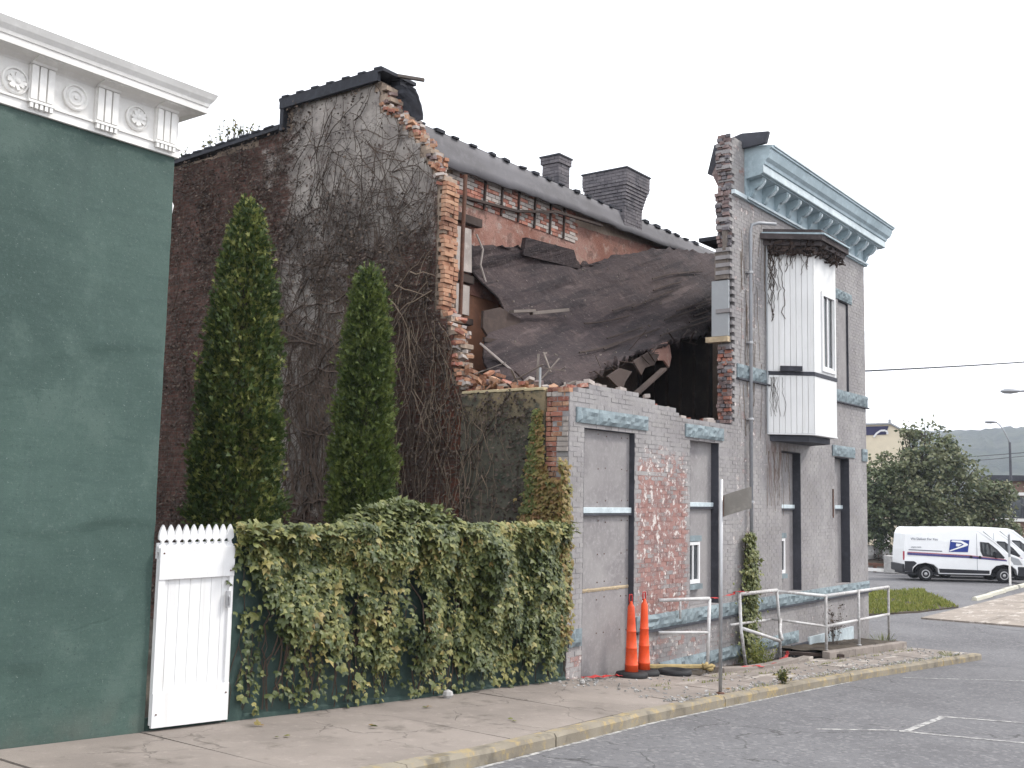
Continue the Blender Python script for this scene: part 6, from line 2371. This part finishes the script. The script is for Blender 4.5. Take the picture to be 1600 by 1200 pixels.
side = [(-1.0, .42), (-1.02, .95), (-1.0, 1.5), (-.93, 2.25), (-.84, 2.50), (-.72, 2.58), (1.2, 2.60), (2.45, 2.56), (2.75, 2.48), (3.30, 2.02), (3.95, 1.42), (4.30, 1.30), (4.72, 1.10), (4.86, .85), (4.88, .45), (4.7, .34), (4.35, .36), (4.30, .62), (4.10, .80), (3.72, .88), (3.34, .80), (3.14, .62), (3.08, .36), (.62, .36), (.58, .62), (.38, .80), (0, .88), (-.38, .80), (-.58, .62), (-.63, .42)]
m = MB()
# body as rings: inset at the roof
n = len(side)
def wid(z):
    return W2 * float(np.interp(z, [.3, .6, 1.2, 1.9, 2.4, 2.6], [.97, 1.0, 1.0, .965, .90, .80]))
L_ = [(x, -wid(z), z) for x, z in side]
R_ = [(x, wid(z), z) for x, z in side]
m.add(L_ + R_, [tuple(range(n)), tuple(range(2 * n - 1, n - 1, -1))] + [(i, i + n, (i + 1) % n + n, (i + 1) % n) for i in range(n)])
bodyo = lbuild('van_body', m, M['van_white'], VAN, bevel=.03)
def yside(z, e=.004):
    return -wid(z) - e
def decal(name, poly, mat, parent, e=.006, th=.006):
    mb = MB()
    mb.prism(poly, lambda u, v, d: (u, yside(v, e) + d, v), 0, th)
    return lbuild(name, mb, mat, parent)
decal('side_window', [(2.62, 1.95), (3.02, 1.92), (3.42, 1.60), (3.76, 1.22), (3.70, 1.16), (2.72, 1.26), (2.62, 1.5)], M['van_black'], bodyo, .006)
decal('window_glass', [(2.70, 1.88), (3.00, 1.85), (3.05, 1.34), (2.76, 1.36)], M['glass'], bodyo, .010)
decal('window_glass', [(3.09, 1.80), (3.36, 1.55), (3.40, 1.28), (3.11, 1.32)], M['glass'], bodyo, .010)
m = MB(); m.obox((3.34, -1.13, 1.34), ((1, 0, .1), (0, 1, 0), (0, 0, 1)), (.07, .09, .15)); m.bar((3.38, -1.0, 1.26), (3.34, -1.1, 1.28), .05, .05)
lbuild('wing_mirror', m, M['van_black'], VAN, bevel=.02)
decal('side_stripe', [(-.86, 1.36), (2.1, 1.26), (3.85, 1.10), (3.85, 1.04), (2.1, 1.15), (-.86, 1.25)], M['van_stripe'], bodyo, .005)
decal('red_line', [(-.86, 1.40), (2.1, 1.30), (3.80, 1.135), (3.80, 1.11), (2.1, 1.27), (-.86, 1.37)], M['van_red'], bodyo, .0065)
decal('rub_strip', [(.62, .62), (3.02, .58), (3.02, .42), (.66, .42)], M['van_black'], bodyo, .016)
decal('rear_corner_trim', [(-1.0, .95), (-.55, .95), (-.42, .86), (-.62, .66), (-.64, .42), (-1.0, .44)], M['van_black'], bodyo, .012)
decal('groove', [(-.8, 1.52), (.80, 1.475), (.80, 1.44), (-.8, 1.485)], M['ink'], bodyo, .005)
for x in (2.16, 2.58):
    m = MB(); m.lathe([(.07, 0), (.07, -.03), (.045, -.045)], (x, yside(1.21), 1.21), 12, 'y')
    lbuild('door_handle', m, M['van_black'], bodyo)
m = MB(); m.box(2.44, 2.452, -1.012, -1.0, .5, 2.35); 
lbuild('door_gap', m, M['ink'], bodyo)
m = MB(); m.box(4.35, 4.92, -1.01, 1.01, .30, .80); 
lbuild('front_bumper', m, M['van_black'], VAN, bevel=.05)
m = MB(); m.box(-1.1, -.98, -.98, .98, .42, .80)
lbuild('rear_bumper', m, M['van_black'], VAN, bevel=.03)
m = MB(); m.box(-1.045, -.99, -.99, -.86, 1.0, 1.42)
lbuild('tail_light', m, M['van_red'], VAN, bevel=.01)
m = MB(); m.hexa([(4.0, -.99, .88), (4.6, -1.005, .88), (4.6, -.9, .88), (4.0, -.9, .88), (4.05, -1.0, 1.28), (4.42, -1.0, 1.16), (4.42, -.9, 1.16), (4.05, -.9, 1.28)])
lbuild('headlight', m, M['grey_board'], VAN, bevel=.01)
# windscreen
m = MB(); m.hexa([(2.82, -.86, 2.43), (2.82, .86, 2.43), (3.93, .93, 1.455), (3.93, -.93, 1.455), (2.84, -.86, 2.45), (2.84, .86, 2.45), (3.95, .93, 1.475), (3.95, -.93, 1.475)])
lbuild('windscreen', m, M['glass'], VAN)
# wheels
def wheel(x, y):
    s = -1 if y < 0 else 1
    m = MB()
    m.lathe([(.20, 0), (.31, .0), (.345, .03), (.35, .11), (.345, .19), (.31, .22), (.20, .22)], (x, y - (0 if s < 0 else .22), .35), 28, 'y')
    w_ = lbuild('wheel', m, M['rubber'], VAN, smooth=True)
    m = MB()
    yb = y - .006 if s < 0 else y + .006
    m.lathe([(.205, .02 * 1), (.205, -.0), (.18, -.004), (.15, .012), (.08, .008), (.05, -.012), (.001, -.014)], (x, yb, .35), 24, 'y')
    lbuild('wheel_cover', m, M['wheel'], w_, smooth=True)
for x in (0, 3.72):
    wheel(x, -.99)
    wheel(x, .99)
for x in (0, 3.72):
    m = MB()
    P = []
    for i in range(15):
        a = math.pi * i / 14
        P.append([(x + .50 * math.cos(a), y, .36 + .50 * math.sin(a)) for y in (-.985, -.60)])
    m.grid(P)
    m.box(x - .5, x + .5, -.6, -.58, .3, .86)
    lbuild('wheel_arch', m, M['van_black'], VAN, recalc=False)
m = MB(); m.box(-.95, 4.3, -.85, .85, .30, .42)
lbuild('underside', m, M['van_black'], VAN)
# eagle-head mark: blue leaning panel with white beak shapes
lo = decal('eagle_mark', [(1.22, 2.02), (2.12, 2.02), (2.02, 1.44), (1.12, 1.44)], M['van_blue'], bodyo, .006)
decal('eagle_wing', [(1.30, 1.995), (1.72, 1.99), (2.02, 1.84), (2.05, 1.79), (1.98, 1.74), (1.17, 1.46), (1.135, 1.50), (1.70, 1.72), (1.84, 1.80), (1.72, 1.88), (1.24, 1.93)], M['van_white'], bodyo, .013, .004)
decal('eagle_eye', [(1.48, 1.85), (1.76, 1.82), (1.58, 1.70), (1.46, 1.72)], M['van_white'], bodyo, .0135, .004)
def side_text(body, size, x, z):
    mtx = Matrix.Translation((x, yside(z, .008), z)) @ Matrix.Rotation(math.pi / 2, 4, 'X')
    o = text_mesh(body, size, 'lettering', M['ink'], VAN, mtx)
    return o
side_text('We Deliver For You', .155, -.68, 1.98)
side_text('usps.com', .13, -.68, 1.60)
d_ = Vector((.545, -.838, 0))
left = Vector((.838, .545, 0))
van0 = Vector((54.29, 15.08, 0)) + left * 1.0
VAN.rotation_euler = (0, 0, math.atan2(d_.y, d_.x))
VAN.location = (van0.x, van0.y, zfar(54) + .0)
for k, lb in enumerate(('second white postal van half hidden behind the nearest one', 'third white postal van at the edge of the frame'), 1):
    c = copy_tree(VAN)
    c['label'] = lb
    q = van0 + (left * 2.9 + d_ * 1.9) * k
    c.location = (q.x, q.y, zfar(q.x))

# ------------------------------------------------------------------ background
def leafy_tree(label, cx, cy, zg, lobes, n, seed, leafs=(.16, .34), th=.28):
    r_ = random.Random(seed)
    t = thing('street_tree', label, 'tree', (cx, cy, zg), 'leafy trees behind the parked vans')
    m = MB()
    top = max(l[2] for l in lobes)
    m.tube([(cx, cy, zg - .1), (cx + .1, cy, zg + 1.4), (cx - .05, cy + .1, zg + 2.8), (cx, cy, top)], [th, th * .8, th * .6, .05], 9)
    for (x, y, z, rx, rz_) in lobes:
        a = Vector((cx, cy, zg + r_.uniform(1.3, 2.6)))
        b = Vector((x, y, z))
        mid = a.lerp(b, .5) + Vector((r_.uniform(-.3, .3), r_.uniform(-.3, .3), r_.uniform(.0, .4)))
        m.tube([a, mid, b], [th * .45, th * .3, .03], 6)
        for k in range(4):
            e = b + Vector((r_.gauss(0, rx * .4), r_.gauss(0, rx * .4), r_.uniform(-.3, .8) * rz_))
            m.tube([mid.lerp(b, .5), e], [.05, .015], 4)
    build('trunk', m, M['bark'], t)
    C_, D_, N_, S_, Q_ = [], [], [], [], []
    tot = sum(l[3] ** 2 * l[4] for l in lobes)
    for (x, y, z, rx, rz_) in lobes:
        nn = int(n * rx ** 2 * rz_ / tot)
        nclump = max(6, nn // 26)
        for k in range(nclump):
            v = Vector((r_.gauss(0, 1), r_.gauss(0, 1), r_.gauss(0, 1))).normalized() * (r_.random() ** .38)
            c0_ = Vector((x + v.x * rx, y + v.y * rx, z + v.z * rz_))
            cr_ = r_.uniform(.22, .55)
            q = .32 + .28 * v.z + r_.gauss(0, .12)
            for j in range(26):
                w_ = Vector((r_.gauss(0, 1), r_.gauss(0, 1), r_.gauss(0, .7)))
                C_.append(c0_ + w_ * cr_ * .6)
                D_.append((r_.gauss(0, 1), r_.gauss(0, 1), r_.gauss(-.3, .6)))
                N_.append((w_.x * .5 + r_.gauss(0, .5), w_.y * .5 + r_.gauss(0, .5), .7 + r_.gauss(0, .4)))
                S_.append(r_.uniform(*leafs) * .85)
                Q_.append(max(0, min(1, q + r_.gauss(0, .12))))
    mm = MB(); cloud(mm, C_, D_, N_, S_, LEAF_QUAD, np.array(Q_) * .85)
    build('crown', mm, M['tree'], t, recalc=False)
    return t
zg = zfar(68)
leafy_tree('tall leafy street tree with ragged top directly behind the first van', 68.2, 19.0, zg,
           [(68, 19.2, 2.2, 2.6, 1.7), (67.6, 20.2, 3.9, 1.8, 1.2), (68.2, 18.6, 4.5, 1.9, 1.3), (68.0, 20.0, 5.8, .8, .9), (68.4, 18.9, 6.3, .7, .8), (68.3, 19.6, 6.2, .5, .7), (68.6, 17.9, 5.7, .8, .9), (68.7, 17.3, 4.9, .8, .7), (69, 16.9, 3.4, 1.6, 1.3), (68.5, 18.3, .8, 2.4, 1.3)], 15000, 4)
leafy_tree('broad dark tree against the corner of the grey building', 67.0, 22.6, zg,
           [(66.8, 22.2, 1.6, 2.2, 1.9), (66.6, 21.4, 3.5, 1.5, 1.1), (66.8, 23.6, 2.6, 1.9, 1.6), (67, 21.2, .2, 1.8, 1.2), (66.9, 20.6, 4.0, .9, .8)], 10000, 9)
leafy_tree('shorter spreading tree at the right beside the brown building', 70.8, 16.0, zg,
           [(70.6, 16.2, 1.6, 1.7, 1.4), (70.9, 15.3, 2.6, 1.2, .9), (70.4, 17.0, .2, 1.6, 1.2), (71.2, 14.9, .7, .9, .8)], 7000, 14)
# rough bank with clutter behind the lot
mm = MB()
C_, D_, N_, S_ = [], [], [], []
for i in range(5200):
    x = Lr.uniform(66, 74); y = Lr.uniform(13.5, 27)
    C_.append((x, y, zg + Lr.uniform(.0, 1.0) ** 1.6 * (1.1 + .6 * nz(x * .7, y * .7)))); D_.append((Lr.uniform(-1, 1), Lr.uniform(-1, 1), Lr.uniform(0, 1))); N_.append((Lr.uniform(-1, 1), -1, .6)); S_.append(Lr.uniform(.12, .3))
cloud(mm, C_, D_, N_, S_, LEAF_QUAD)
o = build('undergrowth', mm, M['dry'], recalc=False); o['kind'] = 'stuff'
o['label'] = 'brown and green undergrowth along the back of the lot'; o['category'] = 'undergrowth'
m = MB()
P = [[(x, y, zg - .05 + .7 * max(0, min(1, (x - 64.5) / 3)) + .15 * nz(x * .5, y * .5)) for y in np.linspace(8, 40, 30)] for x in np.linspace(64, 80, 14)]
m.grid(P)
struct(build('earth_bank', m, M['soil'], recalc=False))
m = MB(); m.box(70.9, 71.5, 22.1, 22.8, zg + .5, zg + 2.35); m.box(70.85, 71.55, 22.05, 22.85, zg + 2.35, zg + 2.42)
tag(build('utility_box', m, M['white_old'], bevel=.03), 'white utility box standing in the brush left of the vans', 'box')
m = MB(); m.box(59.0, 59.75, 17.9, 18.6, zfar(59), zfar(59) + .95)
tag(build('concrete_block', m, M['stone_pale'], bevel=.05), 'square pale concrete block at the edge of the lot', 'concrete block')
gr_ = thing('barrier_rail', 'low white and rusty barrier rail running behind the grey corner', 'barrier', (60, 21, zfar(60)))
m = MB(); m.bar((59.5, 18.7, zfar(60) + .42), (60.5, 26, zfar(60) + .42), .12, .14)
build('rail_beam', m, M['rust'], gr_)
m = MB(); m.bar((59.4, 18.7, zfar(60) + .14), (60.4, 26, zfar(60) + .14), .15, .16)
build('kerb_beam', m, M['white_old'], gr_)
for k in range(4):
    m = MB(); m.box(59.6 + .3 * k, 59.75 + .3 * k, 19.2 + 2 * k, 19.35 + 2 * k, zfar(60), zfar(60) + .5)
    build('rail_post', m, M['rust'], gr_)
for k, (x, y, s, lb) in enumerate(((66.5, 21.9, .5, 'large pale boulder low in the brush left of the vans'), (66.8, 20.8, .38, 'smaller pale boulder just behind the van tail'), (66.3, 22.9, .3, 'small pale rock against the grey building corner'), (67.2, 21.5, .44, 'upright pale rock under the white utility box'))):
    m = MB()
    m.lathe([(s * .8, 0), (s, s * .5), (s * .9, s * 1.1), (s * .5, s * 1.6), (s * .1, s * 1.75)], (x, y, zg + .4), 9)
    m.v = [(a + .12 * nz(a * 3, b * 3, c), b + .12 * nz(b * 3, c * 3, a), c) for a, b, c in m.v]
    tag(build('boulder', m, M['stone_pale']), lb, 'boulder', 'pale rocks at the back of the lot')
# pale building with blue sign panel behind the trees
yb_ = thing('cream_building', 'cream building with dark blue panel and white curve behind trees', 'building', (100, 30, -2.2))
p0, p1 = Vector((95.4, 32.6, 0)), Vector((97.3, 28.2, 0))
dd = (p1 - p0).normalized()
nn_ = Vector((dd.y, -dd.x, 0))
if nn_.x > 0:
    nn_ = -nn_
def wallpt(u, z, d):
    q = p0 + dd * u - nn_ * d
    return (q.x, q.y, z)
Lw = (p1 - p0).length
m = MB(); m.prism([(-8, -2.4), (Lw, -2.4), (Lw, 7.9), (Lw - 1.6, 8.85), (-8, 8.55)], wallpt, 0, 12)
build('wall', m, M['yellow_wall'], yb_)
m = MB(); m.prism([(-8, 8.55), (Lw - 1.6, 8.86), (Lw + .1, 7.9), (Lw + .1, 8.02), (Lw - 1.55, 9.0), (-8, 8.7)], wallpt, -.2, 12.2)
build('roof_edge', m, M['lamp_grey'], yb_)
m = MB(); m.prism([(-6, 7.62), (Lw - 2.0, 7.95), (Lw - 1.75, 8.72), (-6, 8.45)], wallpt, -.06, -.01)
build('blue_panel', m, M['sign_blue'], yb_)
m = MB()
cu_ = [(1.75, 7.70), (2.0, 8.05), (2.35, 8.30), (2.75, 8.32), (2.95, 8.15), (2.9, 7.98)]
for (a, b), (c, d) in zip(cu_[:-1], cu_[1:]):
    m.bar(wallpt(a, b, -.09), wallpt(c, d, -.09), .05, .16)
build('white_curve', m, M['white'], yb_)
m = MB(); m.tube([wallpt(Lw - 1.6, 8.9, .5), wallpt(Lw - 1.6, 9.35, .5)], .12, 6)
build('vent_pipe', m, M['lamp_grey'], yb_)
# brown building at the right edge
bb = thing('brown_building', 'low brown brick building with dark flat roof at right edge', 'building', (88, 16, -2.2))
q0, q1 = Vector((86.0, 18.9, 0)), Vector((89.0, 10.5, 0))
dd2 = (q1 - q0).normalized()
nn2 = Vector((dd2.y, -dd2.x, 0))
if nn2.x > 0:
    nn2 = -nn2
def wp2(u, z, d):
    q = q0 + dd2 * u - nn2 * d
    return (q.x, q.y, z)
L2 = (q1 - q0).length
m = MB(); m.prism([(0, -2.4), (L2, -2.4), (L2, 3.7), (0, 3.7)], wp2, 0, 9)
build('brick_wall', m, M['far_brick'], bb)
m = MB(); m.prism([(-.3, 3.7), (L2 + .3, 3.7), (L2 + .3, 4.1), (-.3, 4.1)], wp2, -.5, 9.3)
build('flat_roof', m, M['slate'], bb)
m = MB(); m.prism([(.2, 2.62), (L2, 2.62), (L2, 2.85), (.2, 2.85)], wp2, -.1, 0)
build('white_band', m, M['white_old'], bb)
m = MB(); m.prism([(.4, .95), (L2, .95), (L2, 2.55), (.4, 2.55)], wp2, -.04, 0.02)
wnd = build('window_strip', m, M['glass'], bb)
for k in range(6):
    m = MB(); m.prism([(.4 + k * 1.5, .95), (.48 + k * 1.5, .95), (.48 + k * 1.5, 2.55), (.4 + k * 1.5, 2.55)], wp2, -.08, -.045)
    build('mullion', m, M['slate'], wnd)
m = MB(); m.prism([(.1, .70), (L2, .70), (L2, .92), (.1, .92)], wp2, -.25, 0)
build('white_sill', m, M['white_old'], bb)
# lamps and wires
def lamp(label, x, y, zg_, h, arm, head_dir, seg):
    t = thing('street_lamp', label, 'street lamp', (x, y, zg_))
    m = MB(); m.tube([(x, y, zg_), (x, y, zg_ + h)], [.12, .08], 10)
    build('lamp_pole', m, M['slate'], t, smooth=True)
    hd = Vector(head_dir).normalized()
    b = Vector((x, y, zg_ + h))
    pts = [b + Vector((0, 0, -.1))]
    for k in range(1, 7):
        s = k / 6
        pts.append(b + hd * (arm * s) + Vector((0, 0, seg * math.sin(s * math.pi / 2))))
    m = MB(); m.tube(pts, .045, 8)
    build('lamp_arm', m, M['lamp_grey'], t, smooth=True)
    e = pts[-1]
    m = MB()
    P = []
    for k, (u, r) in enumerate(((-.15, .05), (.0, .12), (.25, .19), (.5, .17), (.65, .06))):
        P.append([e + hd * u + Vector((-hd.y, hd.x, 0)) * (r * math.cos(a)) + Vector((0, 0, 1)) * (r * .62 * math.sin(a)) for a in [2 * math.pi * j / 10 for j in range(11)]])
    m.grid(P)
    build('lamp_head', m, M['lamp_grey'], t, smooth=True)
    return t
lamp('distant street lamp on dark pole right of the trees', 81.5, 16.72, -2.2, 8.5, .95, (-.25, 1, 0), 1.45)
lamp('nearer street lamp whose arm reaches in from the right edge', 49.8, 5.2, zfar(50), 8.3, 4.6, (-.33, 1, 0), .18)
def wire(label, p, q, sag, r, name='overhead_wire'):
    p, q = Vector(p), Vector(q)
    pts = []
    for k in range(25):
        s = k / 24
        pts.append(p.lerp(q, s) + Vector((0, 0, -sag * 4 * s * (1 - s))))
    m = MB(); m.tube(pts, r, 6)
    return tag(build(name, m, M['slate']), label, 'wire')
def upole(x, y, z, h, label):
    t = thing('utility_pole', label, 'utility pole', (x, y, z))
    m = MB(); m.tube([(x, y, z), (x, y, z + h)], [.16, .11], 9)
    build('pole', m, M['bark'], t)
    m = MB(); m.box(x - .05, x + .05, y - 1.1, y + 1.1, z + h - .6, z + h - .48)
    build('cross_arm', m, M['bark'], t)
wire('dark service wire running from the grey building corner to the right', (26.46, 8.9, 5.12), (58.0, 5.0, 9.3), .10, .022)
upole(58.2, 4.9, zfar(58), 11.2, 'wooden utility pole carrying the service wire to the building')
wire('thin grey wire passing above the street tree toward the right', (75, 24.5, 4.6), (83, 4.5, 6.75), .15, .022)
wire('thinnest pale wire low over the far hill near the distant lamp', (95, 26, 5.3), (88, 6.0, 7.2), .3, .02)

# hills
m = MB()
P = []
for i in range(420):
    a = R(-32) + R(95) * i / 419
    row = []
    for j in range(14):
        d = 700 + 75 * j
        hh = (84 + 14 * nz(a * 3.1, 1) + 6 * nz(a * 11, 3)) * math.sin(min(1, j / 9) * math.pi / 2)
        row.append((d * math.cos(a), d * math.sin(a), -3 + hh + (3.5 * nz(a * 170, j * .9) + 2.5 * nz(a * 420, j * 1.7, 3) if j > 1 else 0)))
    P.append(row)
m.grid(P)
struct(build('hill', m, M['hill'], recalc=False, smooth=True))
hz = MB(); hz.box(-150, 1800, -900, 1500, -6, 140)
HAZE = True
if HAZE:
    t = bpy.data.materials.new('thin_haze')
    t.use_nodes = True
    t.node_tree.nodes.clear()
    ou = t.node_tree.nodes.new('ShaderNodeOutputMaterial')
    pv = t.node_tree.nodes.new('ShaderNodeVolumePrincipled')
    pv.inputs['Color'].default_value = (.80, .87, 1.0, 1)
    pv.inputs['Density'].default_value = .00032
    t.node_tree.links.new(pv.outputs[0], ou.inputs['Volume'])
    o = build('haze', hz, t)
    o['kind'] = 'stuff'
    o['label'] = 'thin pale haze over the distance'
    o['category'] = 'haze'
print('scene done', len(bpy.data.objects))
